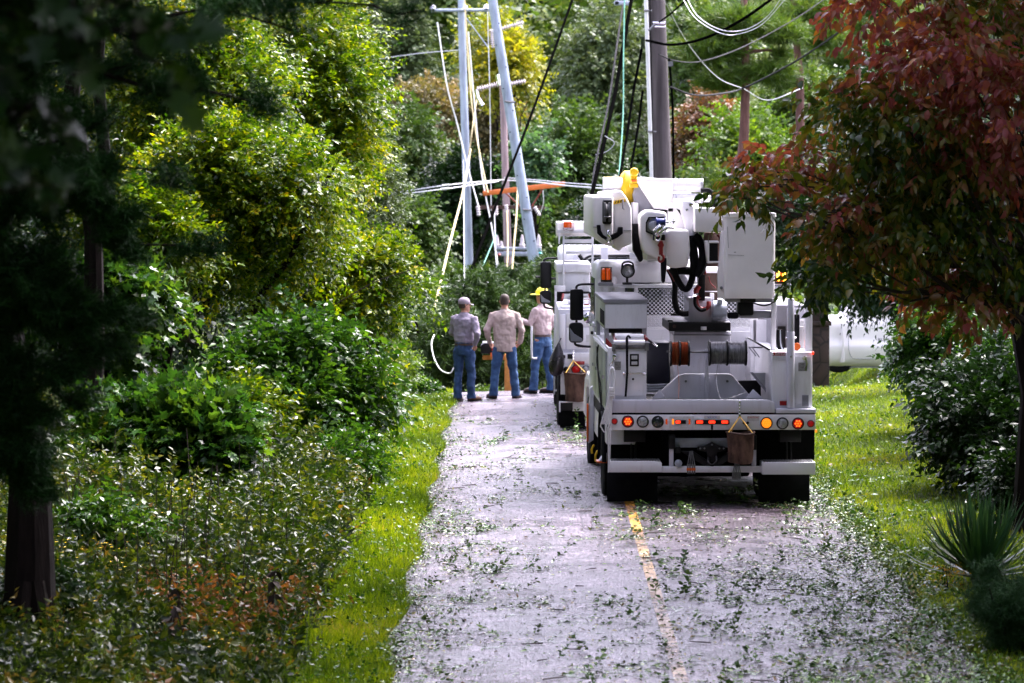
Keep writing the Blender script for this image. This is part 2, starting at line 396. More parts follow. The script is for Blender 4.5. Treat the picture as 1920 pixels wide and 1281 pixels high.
# ------------------------------------------------------------------ leaf materials
G = leaf_mat
M_maple = G('maple_leaf', [(0.0, (0.003, 0.012, 0.001)), (0.32, (0.018, 0.058, 0.002)), (0.6, (0.12, 0.19, 0.004)), (0.85, (0.34, 0.33, 0.006)), (1.0, (0.42, 0.19, 0.015))], 0.32, 0.4)
M_oak = G('oak_leaf', [(0.0, (0.004, 0.018, 0.004)), (0.5, (0.022, 0.070, 0.010)), (0.9, (0.085, 0.16, 0.015)), (1.0, (0.20, 0.18, 0.02))], 0.28)
M_vine = G('vine_leaf', [(0.0, (0.005, 0.020, 0.004)), (0.5, (0.022, 0.070, 0.008)), (0.85, (0.07, 0.15, 0.012)), (1.0, (0.17, 0.22, 0.015))], 0.30)
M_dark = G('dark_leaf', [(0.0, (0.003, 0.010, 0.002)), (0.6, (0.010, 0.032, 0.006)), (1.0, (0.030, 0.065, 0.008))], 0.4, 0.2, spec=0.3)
M_pine = G('pine_needles', [(0.0, (0.003, 0.012, 0.003)), (0.6, (0.008, 0.034, 0.007)), (1.0, (0.022, 0.065, 0.011))], 0.6, 0.1, spec=0.12)
M_pine2 = G('light_pine_needles', [(0.0, (0.0210, 0.0490, 0.0070)), (0.6, (0.0630, 0.1190, 0.0140)), (1.0, (0.1400, 0.1890, 0.0280))], 0.5, 0.3)
M_dog = G('dogwood_leaf', [(0.0, (0.006, 0.022, 0.004)), (0.25, (0.035, 0.075, 0.007)), (0.45, (0.12, 0.125, 0.010)), (0.58, (0.23, 0.12, 0.04)), (0.74, (0.24, 0.055, 0.06)), (0.92, (0.28, 0.06, 0.06)), (1.0, (0.50, 0.18, 0.02))], 0.33, 0.4)
M_yellow = G('yellow_leaf', [(0.0, (0.0450, 0.0810, 0.0090)), (0.5, (0.1800, 0.1980, 0.0108)), (1.0, (0.4140, 0.3420, 0.0180))], 0.45, 0.45)
M_gold = G('golden_leaf', [(0.0, (0.12, 0.16, 0.01)), (0.5, (0.42, 0.30, 0.01)), (1.0, (0.60, 0.24, 0.01))], 0.45, 0.4)
M_grey = G('grey_green_leaf', [(0.0, (0.0254, 0.0496, 0.0182)), (0.6, (0.0861, 0.1260, 0.0537)), (1.0, (0.1924, 0.2160, 0.0990))], 0.5, 0.3)
M_mid = G('mid_green_leaf', [(0.0, (0.0129, 0.0347, 0.0058)), (0.6, (0.0486, 0.0952, 0.0144)), (1.0, (0.1404, 0.1739, 0.0252))], 0.5, 0.3)
M_lime = G('lime_leaf', [(0.0, (0.0225, 0.0600, 0.0060)), (0.6, (0.0750, 0.1425, 0.0112)), (1.0, (0.1875, 0.2325, 0.0225))], 0.45, 0.4)
M_mint = G('mint_leaf', [(0.0, (0.0240, 0.0640, 0.0280)), (0.6, (0.0640, 0.1360, 0.0640)), (1.0, (0.1440, 0.2320, 0.1200))], 0.45, 0.4)
M_tan = G('tan_leaf', [(0.0, (0.0375, 0.0413, 0.0150)), (0.5, (0.1125, 0.0975, 0.0375)), (1.0, (0.2100, 0.1350, 0.0525))], 0.6, 0.3)
M_rust = G('rust_leaf', [(0.0, (0.0350, 0.0420, 0.0105)), (0.5, (0.0910, 0.0560, 0.0210)), (1.0, (0.2100, 0.0700, 0.0350))], 0.5, 0.3)
M_cedar = G('cedar_sprays', [(0.0, (0.0105, 0.0207, 0.0054)), (0.45, (0.0263, 0.0575, 0.0108)), (0.8, (0.0488, 0.0978, 0.0180)), (1.0, (0.0750, 0.0633, 0.0225))], 0.6, 0.2)
M_grass = G('grass_blade', [(0.0, (0.012, 0.032, 0.002)), (0.32, (0.055, 0.11, 0.003)), (0.65, (0.165, 0.245, 0.004)), (0.92, (0.33, 0.37, 0.012)), (1.0, (0.34, 0.24, 0.07))], 0.4, 0.4)
M_weed = G('weed_leaf', [(0.0, (0.0024, 0.0075, 0.0015)), (0.45, (0.0112, 0.0270, 0.0045)), (0.70, (0.0560, 0.0750, 0.0090)), (0.84, (0.1600, 0.1125, 0.0225)), (0.93, (0.1600, 0.0600, 0.0225)), (1.0, (0.0800, 0.0263, 0.0150))], 0.36, 0.3)
M_orange = G('orange_leaf', [(0.0, (0.03, 0.035, 0.01)), (0.5, (0.12, 0.055, 0.02)), (1.0, (0.34, 0.12, 0.035))], 0.45, 0.35)
M_flower = G('yellow_petals', [(0.0, (0.60, 0.40, 0.01)), (1.0, (0.85, 0.62, 0.02))], 0.5, 0.3)
M_litter = G('wet_fallen_leaf', [(0.0, (0.0170, 0.0374, 0.0102)), (0.45, (0.0510, 0.1190, 0.0204)), (0.75, (0.1445, 0.2210, 0.0510)), (0.9, (0.1700, 0.0935, 0.0340)), (1.0, (0.3400, 0.3230, 0.1700))], 0.30, 0.05)
M_juniper = G('juniper_needles', [(0.0, (0.008, 0.022, 0.008)), (0.6, (0.025, 0.070, 0.024)), (1.0, (0.06, 0.12, 0.04))], 0.6, 0.15, spec=0.2)
M_yucca = G('yucca_blade', [(0.0, (0.014, 0.045, 0.018)), (0.6, (0.035, 0.10, 0.035)), (1.0, (0.08, 0.17, 0.05))], 0.35, 0.15)
M_bark = mat('bark', (0.009, 0.006, 0.005), 0.95, spec=0.1, var=0.4, scale=14, bmp=1.0, bscale=22, stretch=(1, 1, 0.15))
M_barkred = mat('pine_bark', (0.13, 0.055, 0.045), 0.9, var=0.3, scale=6, bmp=0.8, bscale=14, stretch=(1, 1, 0.3))
M_twig = mat('twig', (0.035, 0.022, 0.018), 0.8, var=0.2, scale=12)

# ------------------------------------------------------------------ trees
def mk_lobes(c, r, n, rng, k=0.5):
    """lobes filling an ellipsoid"""
    c = np.array(c, float); r = np.array(r, float); L = []
    for i in range(n):
        d = nrm(rng.normal(size=3)); d[2] *= 0.9
        q = (0.35 + 0.4 * rng.random()); s = k * (0.55 + 0.65 * rng.random()); e = 0.75 + 0.5 * rng.random(3)
        L.append([*(c + d * r * q * 1.12), *(r * s * e)])
    L.append([*c, *(r * 0.6)])
    return L

def crown_mesh(lobes, n, per, ln, leaf, rng, tpl, droop=0.35, bias=None, **kw):
    P, O, idx = lobe_points(n, lobes, rng)
    lob = rng.random(len(lobes)); lt = np.clip(0.55 * lob[idx] + 0.45 * rng.random(n) + (bias(P) if bias else 0), 0, 1)
    V, T, c = sprays(P, O, per, ln, leaf, rng, tpl, droop, lt, **kw)
    return V, T, c, P

def needle_mesh(C, O, rng, per=26, length=0.11, w=0.02, lt=None):
    S = len(C); lt = rng.random(S) if lt is None else lt
    D = nrm(O)[:, None] * 0.8 + rng.normal(size=(S, per, 3)) * 0.55
    P = C[:, None] - nrm(O)[:, None] * (rng.random((S, per, 1)) * length * 1.2)
    k = S * per
    return place(NEEDLE, P.reshape(k, 3), D.reshape(k, 3), rng.normal(size=(k, 3)), length * (0.7 + 0.5 * rng.random(k)), np.full(k, w), np.clip(0.6 * np.repeat(lt, per) + 0.4 * rng.random(k), 0, 1))

def branch(a, b, sagv, rng, n=6, jit=0.08):
    a = np.array(a, float); b = np.array(b, float); L = np.linalg.norm(b - a); o = []
    for i in range(n + 1):
        t = i / n; p = a + (b - a) * t + np.array([0, 0, sagv * math.sin(PI * t)]) + (rng.normal(size=3) * jit * L * 0.25 if 0 < i < n else 0); o.append(Vector(p))
    return o

def tree(name, label, cat, base, top, r0, c, r, lobes=7, n=1500, per=12, ln=0.5, leaf=0.10, tpl=LEAF_OVATE, m=None, bark=None, seed=0, group=None, droop=0.35, bias=None, limbs=6, lob=None, stems=1, k=0.5, needles=False, lobes_wood=True, nparts=None, **kw):
    """base/top = trunk ends, r0 = trunk radius, c/r = crown centre and radii"""
    rng = np.random.default_rng(seed + 100)
    root = empty(name, base, 0, label, cat, group)
    B = np.array(base, float); T = np.array(top, float)
    L = np.array(lob if lob is not None else mk_lobes(c, r, lobes, rng, k))
    tb = MB()
    for s in range(stems):
        off = rng.normal(size=3) * np.array([1, 1, 0]) * r0 * (0 if stems == 1 else 3.0); t2 = T + off * (0 if stems == 1 else 4)
        pts = branch(B + off - [0, 0, 0.15], t2, 0, rng, 8, 0.05)
        tb.tube([p - Vector(base) for p in pts], [r0 * (1.25 if i == 0 else 1) * (1 - 0.75 * i / 8) for i in range(9)], 9)
    if r0 > 0.14 and stems == 1:
        for q_ in range(6):
            a_ = q_ * 1.05 + rng.random() * 0.4; u_ = Vector((math.cos(a_), math.sin(a_), 0)); tb.tube([u_ * r0 * 0.5 + Vector((0, 0, r0 * 2.6)), u_ * r0 * 0.9 + Vector((0, 0, r0 * 1.1)), u_ * r0 * 1.7 + Vector((0, 0, 0.05)), u_ * r0 * 2.6 - Vector((0, 0, 0.06))], [r0 * 0.45, r0 * 0.42, r0 * 0.32, r0 * 0.15], 7)
    ordr = np.argsort(-L[:, 3] * L[:, 5])[:limbs]
    for i in ordr:
        tt = 0.35 + 0.5 * rng.random(); a = B + (T - B) * tt; e = L[i, :3]
        if e[2] < a[2]: a = B + (T - B) * max(0.15, tt - 0.3)
        pts = branch(a, e, 0.12, rng, 6, 0.12); rb = r0 * 0.42
        tb.tube([p - Vector(base) for p in pts], [rb * (1 - 0.75 * j / 6) for j in range(7)], 6)
        for q in range(4):
            e2 = L[i, :3] + nrm(rng.normal(size=3)) * L[i, 3:6] * 0.9; st = pts[2 + q % 4]
            p2 = branch(np.array(st), e2, 0.05, rng, 4, 0.2)
            tb.tube([p - Vector(base) for p in p2], [rb * 0.4 * (1 - 0.7 * j / 4) for j in range(5)], 5)
    tb.build('trunk' if stems == 1 else 'stems', bark or M_bark, root)
    if needles:
        P, O, idx = lobe_points(n, L, rng, 0.3); O = nrm(O * [1, 1, 0.3] + rng.normal(size=O.shape) * 0.4)
        V, Tn, cc = needle_mesh(P, O, rng, per, ln, leaf, np.clip(0.5 * rng.random(len(L))[idx] + 0.5 * rng.random(n), 0, 1))
    else:
        V, Tn, cc, P = crown_mesh(L, n, per, ln, leaf, rng, tpl, droop, bias, **kw)
    me = mesh_np('crown', V - B, Tn, cc)
    link_mesh('crown' if cat == 'tree' else 'foliage', me, m, root)
    return root

def at_ground(X, Y, dz=0): return (X, Y, zt1(X, Y) + dz)
def txy(pxx, Y): return (pxx - 960) / F * Y
def tz(pyy, Y): return float(px(960, pyy, Y).z)
def ptree(name, label, cat, Y, cx, cyy, rx, ry, m, seed, trunk_px=None, rdep=None, top=None, **kw):
    """tree whose crown covers the photo ellipse centred (cx, cyy) with radii (rx, ry) px at depth Y"""
    X = txy(cx, Y); Z = tz(cyy, Y); s = Y / F
    bx = txy(trunk_px if trunk_px is not None else cx, Y)
    base = at_ground(bx, Y)
    r = (rx * s, (rdep if rdep else rx * s), ry * s)
    tp = (X, Y, Z + r[2] * 0.5) if top is None else top
    return tree(name, label, cat, base, tp, kw.pop('r0', 0.09), (X, Y, Z), r, m=m, seed=seed, **kw)
# ================================================================== left side thicket
WL = dict(tpl=LEAF_OVATE, k=0.33, droop=0.25)
ptree('maple_tree', 'tall bright yellow-green maple rising behind the thicket on the left verge', 'tree', 60, 580, 230, 165, 270, M_maple, 1, lobes=30, n=5600, per=13, ln=0.40, leaf=0.085, r0=0.10, trunk_px=500, rdep=1.6, limbs=14, **WL)
ptree('hornbeam_tree', 'pale green small-leaved tree at the thicket edge nearest the slack wires', 'tree', 70, 680, 400, 80, 215, M_grey, 2, lobes=18, n=2600, per=12, ln=0.36, leaf=0.075, r0=0.07, rdep=1.3, limbs=10, **WL)
ptree('maple_tree', 'olive-yellow maple with dark forked stems in the middle of the thicket', 'tree', 53, 440, 400, 230, 210, M_maple, 3, lobes=30, n=5400, per=13, ln=0.38, leaf=0.080, r0=0.08, trunk_px=280, stems=3, rdep=1.5, limbs=14, **WL)
ptree('maple_tree', 'upper maple crown with pinkish leaf tips, above the forked stems', 'tree', 56, 330, 160, 220, 190, M_maple, 33, lobes=24, n=4000, per=12, ln=0.42, leaf=0.085, r0=0.08, trunk_px=200, rdep=1.5, limbs=12, **WL)
ptree('maple_sapling', 'low arching maple sapling whose long branch reaches toward the capped man', 'tree', 56, 620, 530, 150, 110, M_maple, 4, lobes=22, n=3300, per=12, ln=0.38, leaf=0.080, r0=0.05, trunk_px=330, rdep=1.1, limbs=10, **WL)
ptree('beech_sapling', 'leafy yellow-green sapling between the dark pine and the olive-yellow maple', 'tree', 51, 255, 470, 130, 150, M_maple, 71, lobes=20, n=2600, per=12, ln=0.38, leaf=0.085, r0=0.05, trunk_px=262, rdep=0.9, limbs=10, **WL)
ptree('beech_sapling', 'yellow-green sapling leaning out over the verge below the arching branch', 'tree', 58, 672, 600, 72, 105, M_maple, 72, lobes=16, n=1700, per=12, ln=0.34, leaf=0.080, r0=0.04, trunk_px=650, rdep=0.8, limbs=8, **WL)
ptree('beech_sapling', 'low yellow-green sapling between the oak sapling and the vine tangle', 'tree', 49, 455, 800, 95, 100, M_maple, 73, lobes=16, n=1500, per=12, ln=0.34, leaf=0.080, r0=0.035, trunk_px=450, rdep=0.8, limbs=8, **WL)
ptree('understory_shrub', 'shaded leafy shrub rising from the weeds right of the massive dark trunk', 'shrub', 37, 190, 1010, 110, 85, M_oak, 74, lobes=14, n=900, per=9, ln=0.28, leaf=0.085, r0=0.02, stems=4, rdep=0.6, k=0.38)
ptree('understory_shrub', 'dark low shrub hugging the foot of the massive dark trunk', 'shrub', 31.6, 60, 1130, 85, 75, M_dark, 75, lobes=12, n=900, per=9, ln=0.22, leaf=0.065, r0=0.02, stems=4, rdep=0.4, k=0.38)
_sap = [o for o in bpy.data.objects if o.name.startswith('maple_sapling')][0]
_sb = MB(); _o = Vector(_sap.location)
for _pts, _r in (([(300, 560), (318, 615), (355, 642), (420, 648), (520, 618), (620, 575), (700, 530), (775, 505)], 0.018), ([(355, 642), (330, 560), (322, 470), (350, 380)], 0.03), ([(300, 600), (290, 500), (262, 420), (240, 330)], 0.035), ([(322, 470), (380, 430), (450, 380)], 0.014), ([(520, 618), (560, 560), (640, 510)], 0.010), ([(330, 560), (390, 500), (480, 470), (560, 450)], 0.012)):
    _p = spline([px(x, y, 52.6) - _o for x, y in _pts], 5); _sb.tube(_p, [_r * (1 - 0.75 * i / len(_p)) for i in range(len(_p))], 6)
_sb.build('bare_branches', M_twig, _sap)
ptree('vine_shrub', 'broad-leaved green vine tangle in the middle of the thicket', 'shrub', 50, 560, 730, 175, 150, M_vine, 5, lobes=22, n=2600, per=9, ln=0.40, leaf=0.115, tpl=LEAF_OVATE, r0=0.03, stems=4, rdep=1.0, k=0.36)
ptree('vine_shrub', 'dark green leafy shrub bulging low beside the grass verge', 'shrub', 48, 640, 880, 80, 80, M_vine, 55, lobes=14, n=1500, per=9, ln=0.28, leaf=0.085, tpl=LEAF_OVATE, r0=0.03, stems=4, rdep=0.7, k=0.4)
ptree('oak_sapling', 'oak sapling with glossy light-catching leaves, left of the vine tangle', 'tree', 44, 310, 830, 170, 120, M_oak, 6, lobes=18, n=1500, per=9, ln=0.40, leaf=0.125, tpl=LEAF_LOBED, r0=0.03, rdep=0.9, trunk_px=300, k=0.36)
ptree('oak_sapling', 'oak sapling of dark glossy leaves in front of the two shaded trunks', 'tree', 46, 180, 600, 120, 120, M_oak, 61, lobes=16, n=1000, per=9, ln=0.40, leaf=0.125, tpl=LEAF_LOBED, r0=0.03, rdep=0.9, trunk_px=150, k=0.36)
ptree('spicebush', 'golden-leaved shrub at the right edge of the thicket', 'shrub', 62, 692, 655, 28, 70, M_gold, 7, lobes=5, n=200, per=8, ln=0.28, leaf=0.10, r0=0.025, stems=3)
ptree('spicebush', 'lime green shrub between the golden leaves and the grass verge', 'shrub', 63, 715, 700, 55, 60, M_lime, 8, lobes=7, n=620, per=10, ln=0.3, leaf=0.07, r0=0.025, stems=4)
ptree('spicebush', 'mid-green shrub behind the golden-leaved one, below the arching maple branch', 'shrub', 66, 655, 640, 75, 95, M_mid, 81, lobes=8, n=1000, per=10, ln=0.35, leaf=0.09, r0=0.03, stems=3)
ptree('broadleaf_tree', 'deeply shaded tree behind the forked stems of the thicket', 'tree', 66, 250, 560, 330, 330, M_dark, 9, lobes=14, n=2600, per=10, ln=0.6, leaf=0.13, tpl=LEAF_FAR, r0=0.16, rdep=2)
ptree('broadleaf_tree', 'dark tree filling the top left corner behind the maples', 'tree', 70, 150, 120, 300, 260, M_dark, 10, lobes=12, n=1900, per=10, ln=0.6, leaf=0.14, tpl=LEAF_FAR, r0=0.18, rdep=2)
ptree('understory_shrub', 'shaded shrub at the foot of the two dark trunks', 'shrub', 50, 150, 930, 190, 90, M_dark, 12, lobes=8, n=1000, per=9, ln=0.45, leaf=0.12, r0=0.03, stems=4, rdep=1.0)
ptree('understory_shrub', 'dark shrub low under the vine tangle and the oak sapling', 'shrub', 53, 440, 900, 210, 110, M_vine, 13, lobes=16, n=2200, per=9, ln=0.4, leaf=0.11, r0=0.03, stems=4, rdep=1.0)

def big_trunk(name, label, Y, p0, p1, rr, lean=0.0, h=13, bark=None, crown=None, m=None, seed=0, **kw):
    X = txy((p0 + p1) / 2, Y); w = (p1 - p0) / F * Y / 2
    base = at_ground(X, Y)
    return tree(name, label, 'tree', base, (X + lean, Y, base[2] + h), w, crown[:3], crown[3:], m=m or M_dark, seed=seed, bark=bark or M_bark, **kw)
big_trunk('oak_tree', 'massive dark trunk at the left edge, rooted in the near weeds', 31, 5, 95, 0, lean=-0.3, crown=(-3.4, 31.5, 11.5, 5.0, 6, 3.2), seed=21, lobes=14, n=3600, per=10, ln=1.0, leaf=0.26, tpl=LEAF_FAR)  # trunk in view; unseen crown shifted and enlarged to shade the weeds below
big_trunk('oak_tree', 'reddish-brown straight trunk behind the oak saplings', 44.5, 128, 172, 0, lean=0.2, crown=(-6.5, 45, 12.5, 4, 5, 3.0), seed=22, lobes=12, n=1300, per=10, ln=0.9, leaf=0.22, tpl=LEAF_FAR)
big_trunk('oak_tree', 'narrow dark trunk just right of the reddish-brown one', 46, 206, 238, 0, lean=-0.2, crown=(-5.5, 52, 12.5, 3.5, 4, 3.0), seed=23, lobes=10, n=900, per=10, ln=0.9, leaf=0.22, tpl=LEAF_FAR)

# unseen trees added on both sides and behind the viewpoint to cut low sky light
def shade_woods():
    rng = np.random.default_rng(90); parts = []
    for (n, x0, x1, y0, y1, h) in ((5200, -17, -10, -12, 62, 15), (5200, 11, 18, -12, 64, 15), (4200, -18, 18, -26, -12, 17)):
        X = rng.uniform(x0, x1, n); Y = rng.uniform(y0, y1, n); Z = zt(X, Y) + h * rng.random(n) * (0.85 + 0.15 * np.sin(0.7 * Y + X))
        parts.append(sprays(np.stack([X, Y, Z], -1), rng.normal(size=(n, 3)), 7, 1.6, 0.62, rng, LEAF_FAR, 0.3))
    V, T, c = merge(parts); tag(link_mesh('shade_woods', mesh_np('shade_woods', V, T, c), M_dark), kind='stuff')
shade_woods()
# near branches that hang into the top left corner (out of focus): their trunks stand outside the frame
def bough_tree(name, label, base, h, r0, boughs, m, seed, needles=False, leaf=0.14, per=10, n_per=30, tpl=LEAF_LOBED, ln=0.3, w=0.02, top_crown=None):
    rng = np.random.default_rng(seed); root = empty(name, base, 0, label, 'tree'); B = np.array(base, float)
    tb = MB(); tb.tube([(0, 0, -0.2), (0.05, 0, h * 0.5), (0, 0.1, h)], [r0 * 1.2, r0 * 0.8, r0 * 0.25], 10); parts = []
    for (a, e, spr) in boughs:
        a = np.array(a, float); e = np.array(e, float); pts = branch(a, e, 0.1, rng, 8, 0.1)
        tb.tube([p - Vector(base) for p in pts], [0.035 * (1 - 0.8 * j / 8) for j in range(9)], 6)
        C = []; O = []
        for q in range(14):
            t = 0.25 + 0.75 * q / 13; s = np.array(pts[min(8, int(t * 8))]); d = nrm(rng.normal(size=3) * [1, 1, 0.6] + (e - a) / np.linalg.norm(e - a) * 0.8)
            tip = s + d * spr * (0.4 + 0.6 * rng.random()); p2 = branch(s, tip, -0.05, rng, 4, 0.15)
            tb.tube([p - Vector(base) for p in p2], [0.010, 0.008, 0.007, 0.005, 0.003], 4)
            for _ in range(n_per):
                u = rng.random() ** 0.7; C.append(np.array(p2[0].lerp(p2[-1], u)) + rng.normal(size=3) * spr * 0.10); O.append(d)
        C = np.array(C); O = np.array(O) + rng.normal(size=(len(O), 3)) * 0.4
        if needles: parts.append(needle_mesh(C, O, rng, per, ln, w))
        else: parts.append(sprays(C, O, per, ln, leaf, rng, tpl, 0.5))
    if top_crown is not None:  # unseen upper crown, thickened to shade the boughs below it
        L = mk_lobes(top_crown[:3], top_crown[3:6], 9, rng); V, T, c, P = crown_mesh(L, top_crown[6], 8, 0.7, 0.2, rng, LEAF_FAR)
        parts.append((V, T, c))
    tb.build('trunk', M_bark, root)
    V, T, c = merge(parts); link_mesh('crown', mesh_np('crown', V - B, T, c), m, root)
    return root
P3 = lambda x, y, Y: tuple(px(x, y, Y))
bough_tree('chestnut_oak', 'near out-of-focus oak whose large leaves hang into the top left corner', (-2.9, 12, zt1(-2.9, 12)), 9, 0.2,
    [((-2.8, 12, 4.6), P3(250, 60, 12), 0.26), ((-2.8, 12, 4.9), P3(120, 0, 12), 0.3), ((-2.8, 12, 4.3), P3(60, 200, 12), 0.3), ((-2.8, 12, 4.2), P3(-60, 330, 12), 0.26)],
    M_dark, 31, leaf=0.12, per=5, n_per=3, ln=0.14, top_crown=(-3.2, 13, 7.6, 3.0, 4.5, 1.7, 1800))
bough_tree('chestnut_oak', 'unseen oak added beside the viewpoint to shade the near left boughs', (5.2, 13, zt1(5.2, 13)), 10, 0.25, [((5, 13, 7.5), (1.5, 14, 9.8), 1.2), ((5, 13, 8), (0, 18, 10), 1.2)], M_dark, 36, leaf=0.16, per=6, n_per=8, ln=0.4, top_crown=(0.8, 16, 10.6, 6.2, 8, 2.0, 3800))  # occluder tree added out of frame; its wide crown blocks the sun
bough_tree('white_pine', 'soft-needled pine with blurred boughs across the upper left', (-5.2, 24, zt1(-5.2, 24)), 13, 0.22,
    [((-5, 24, 4.9), P3(560, 60, 24), 0.45), ((-5, 24, 4.6), P3(470, 190, 24), 0.4), ((-5, 24, 5.6), P3(700, 10, 26), 0.45), ((-5, 24, 4.0), P3(300, 320, 24), 0.45), ((-5, 24, 4.6), P3(250, 120, 24), 0.5)],
    M_pine, 32, needles=True, per=22, n_per=30, ln=0.13, w=0.05, top_crown=(-4.6, 25, 8.5, 2.6, 3, 1.8, 900))
bough_tree('red_cedar', 'dark drooping cedar boughs in front of the thicket at the left edge', (-4.5, 27, zt1(-4.5, 27)), 7, 0.13,
    [((-4.4, 27, 4.4), P3(30, 300, 27), 0.5), ((-4.4, 27, 3.4), P3(40, 560, 27), 0.5), ((-4.4, 27, 3.0), P3(30, 680, 27), 0.5), ((-4.4, 27, 2.4), P3(20, 780, 27), 0.5), ((-4.4, 27, 4.6), P3(20, 130, 27), 0.5), ((-4.4, 27, 4.2), P3(200, 380, 27), 0.4), ((-4.4, 27, 4.8), P3(120, 220, 27), 0.5), ((-4.4, 27, 2.2), P3(60, 900, 27), 0.4), ((-4.4, 27, 3.2), P3(170, 640, 27), 0.4), ((-4.4, 27, 2.8), P3(110, 740, 27), 0.42), ((-4.4, 27, 2.5), P3(40, 830, 27), 0.4), ((-4.4, 27, 3.6), P3(90, 500, 27), 0.45), ((-4.4, 27, 4.2), P3(60, 380, 27), 0.45), ((-4.4, 27, 4.0), P3(330, 460, 27), 0.38), ((-4.4, 27, 3.0), P3(240, 590, 27), 0.3)],
    M_pine, 34, needles=True, per=22, n_per=46, ln=0.12, w=0.055)

# ================================================================== right side
def dog_bias(P):
    v = 0.30 * np.sin(2.6 * P[:, 0] + 3.1 * P[:, 2] + 0.7) + 0.20 * (P[:, 2] - 4.25)
    return v
lob = []
rngd = np.random.default_rng(5)
for (x, y, rx, ry) in [(1560, 300, 150, 60), (1475, 325, 95, 26), (1425, 350, 55, 22), (1395, 370, 24, 16), (1700, 240, 150, 60), (1640, 180, 110, 50), (1820, 330, 130, 80), (1760, 120, 130, 70), (1880, 200, 110, 100), (1860, 40, 120, 80), (1605, 450, 90, 50), (1560, 395, 62, 30),
                       (1700, 420, 140, 75), (1650, 500, 110, 38), (1850, 480, 120, 80), (1800, 560, 90, 50), (1552, 525, 48, 38), (1730, 300, 150, 80), (1700, 20, 120, 50)]:
    Yd = 38 + rngd.uniform(-0.9, 0.9); p = px(x, y, Yd); s = Yd / F; lob.append([p.x, p.y, p.z, rx * s, 0.7, ry * s * (0.52 if x < 1700 else 0.72)])
tree('dogwood_tree', 'dogwood with drooping maroon and olive leaves overhanging the utility truck', 'tree', at_ground(5.75, 38.6), (5.3, 38.4, 5.2), 0.085, (5, 38, 4), (2, 2, 1.5), lob=lob, n=1950, per=10, ln=0.27, leaf=0.11, tpl=LEAF_DROOP, m=M_dog, seed=40, droop=0.7, bias=dog_bias, spread=0.7, limbs=20, bark=M_twig)
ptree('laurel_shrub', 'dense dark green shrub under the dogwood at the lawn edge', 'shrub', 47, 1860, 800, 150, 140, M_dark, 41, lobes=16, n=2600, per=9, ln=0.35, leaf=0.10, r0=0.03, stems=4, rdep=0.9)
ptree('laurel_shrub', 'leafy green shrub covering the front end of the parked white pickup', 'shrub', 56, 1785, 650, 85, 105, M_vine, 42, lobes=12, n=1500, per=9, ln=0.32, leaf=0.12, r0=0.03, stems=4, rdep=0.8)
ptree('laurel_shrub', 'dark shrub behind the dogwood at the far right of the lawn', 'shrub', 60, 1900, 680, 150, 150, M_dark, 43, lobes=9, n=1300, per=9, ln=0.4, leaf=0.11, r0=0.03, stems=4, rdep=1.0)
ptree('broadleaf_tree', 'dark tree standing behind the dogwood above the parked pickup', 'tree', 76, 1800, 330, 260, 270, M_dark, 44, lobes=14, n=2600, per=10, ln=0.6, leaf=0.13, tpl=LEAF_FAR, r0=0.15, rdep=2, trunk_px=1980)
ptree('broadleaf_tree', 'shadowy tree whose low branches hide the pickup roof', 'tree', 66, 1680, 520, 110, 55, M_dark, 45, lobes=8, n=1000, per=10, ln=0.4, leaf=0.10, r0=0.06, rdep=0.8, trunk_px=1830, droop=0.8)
big_trunk('oak_tree', 'tall dark oak added behind the dogwood to shade the right edge', 42, 1905, 1960, 0, lean=0.2, crown=(7.2, 39, 10.5, 4.8, 7, 3.4), seed=46, lobes=14, n=3000, per=10, ln=1.0, leaf=0.26, tpl=LEAF_FAR)  # added for its unseen crown, which darkens the right side

ptree('laurel_shrub', 'dark glossy shrub closing in from the right between the pickup and the lawn', 'shrub', 52, 1800, 665, 105, 95, M_vine, 141, lobes=16, n=1900, per=9, ln=0.34, leaf=0.09, r0=0.03, stems=4, rdep=0.8, k=0.36)
ptree('laurel_shrub', 'low dark shrub at the right edge just above the yucca', 'shrub', 43, 1925, 900, 85, 75, M_dark, 142, lobes=14, n=1300, per=9, ln=0.30, leaf=0.085, r0=0.03, stems=4, rdep=0.6, k=0.36)
ptree('laurel_shrub', 'mid-height dark shrub against the right edge below the red leaves', 'shrub', 49, 1930, 720, 130, 120, M_vine, 143, lobes=16, n=1900, per=9, ln=0.34, leaf=0.09, r0=0.03, stems=4, rdep=0.8, k=0.36)
# yucca
def yucca(loc, label):
    rng = np.random.default_rng(3); n = 190; root = empty('yucca', loc, 0, label, 'plant')
    th = rng.random(n) * 2 * PI; el = R(8) + R(72) * rng.random(n) ** 0.8
    D = np.stack([np.cos(th) * np.cos(el), np.sin(th) * np.cos(el), np.sin(el)], -1)
    V, T, c = place(BLADE, D * 0.05 + np.array([0, 0, 0.06]), D, np.tile([0, 0, 1.0], (n, 1)) + rng.normal(size=(n, 3)) * 0.2, 0.66 + 0.26 * rng.random(n), np.full(n, 0.062), rng.random(n))
    link_mesh('blades', mesh_np('blades', V, T, c), M_yucca, root)
    MB().lathe([(0.09, -0.05), (0.10, 0.05), (0.07, 0.14), (0.02, 0.18)], 12).build('stem', M_twig, root)
yucca(at_ground(txy(1842, 37.0), 37.0), 'spiky yucca at the right road edge')
rng = np.random.default_rng(77)
ptree('juniper_bush', 'low feathery juniper in the bottom right corner, nearest the camera', 'shrub', 32, 1925, 1145, 125, 105, M_juniper, 47, lobes=26, k=0.36, n=7500, per=16, ln=0.08, leaf=0.05, needles=True, r0=0.02, stems=3)
ptree('goldenrod', 'yellow-flowered stems growing through the yucca', 'plant', 36.4, 1785, 1075, 30, 14, M_gold, 48, lobes=4, n=26, per=7, ln=0.12, leaf=0.028, r0=0.008, stems=3)

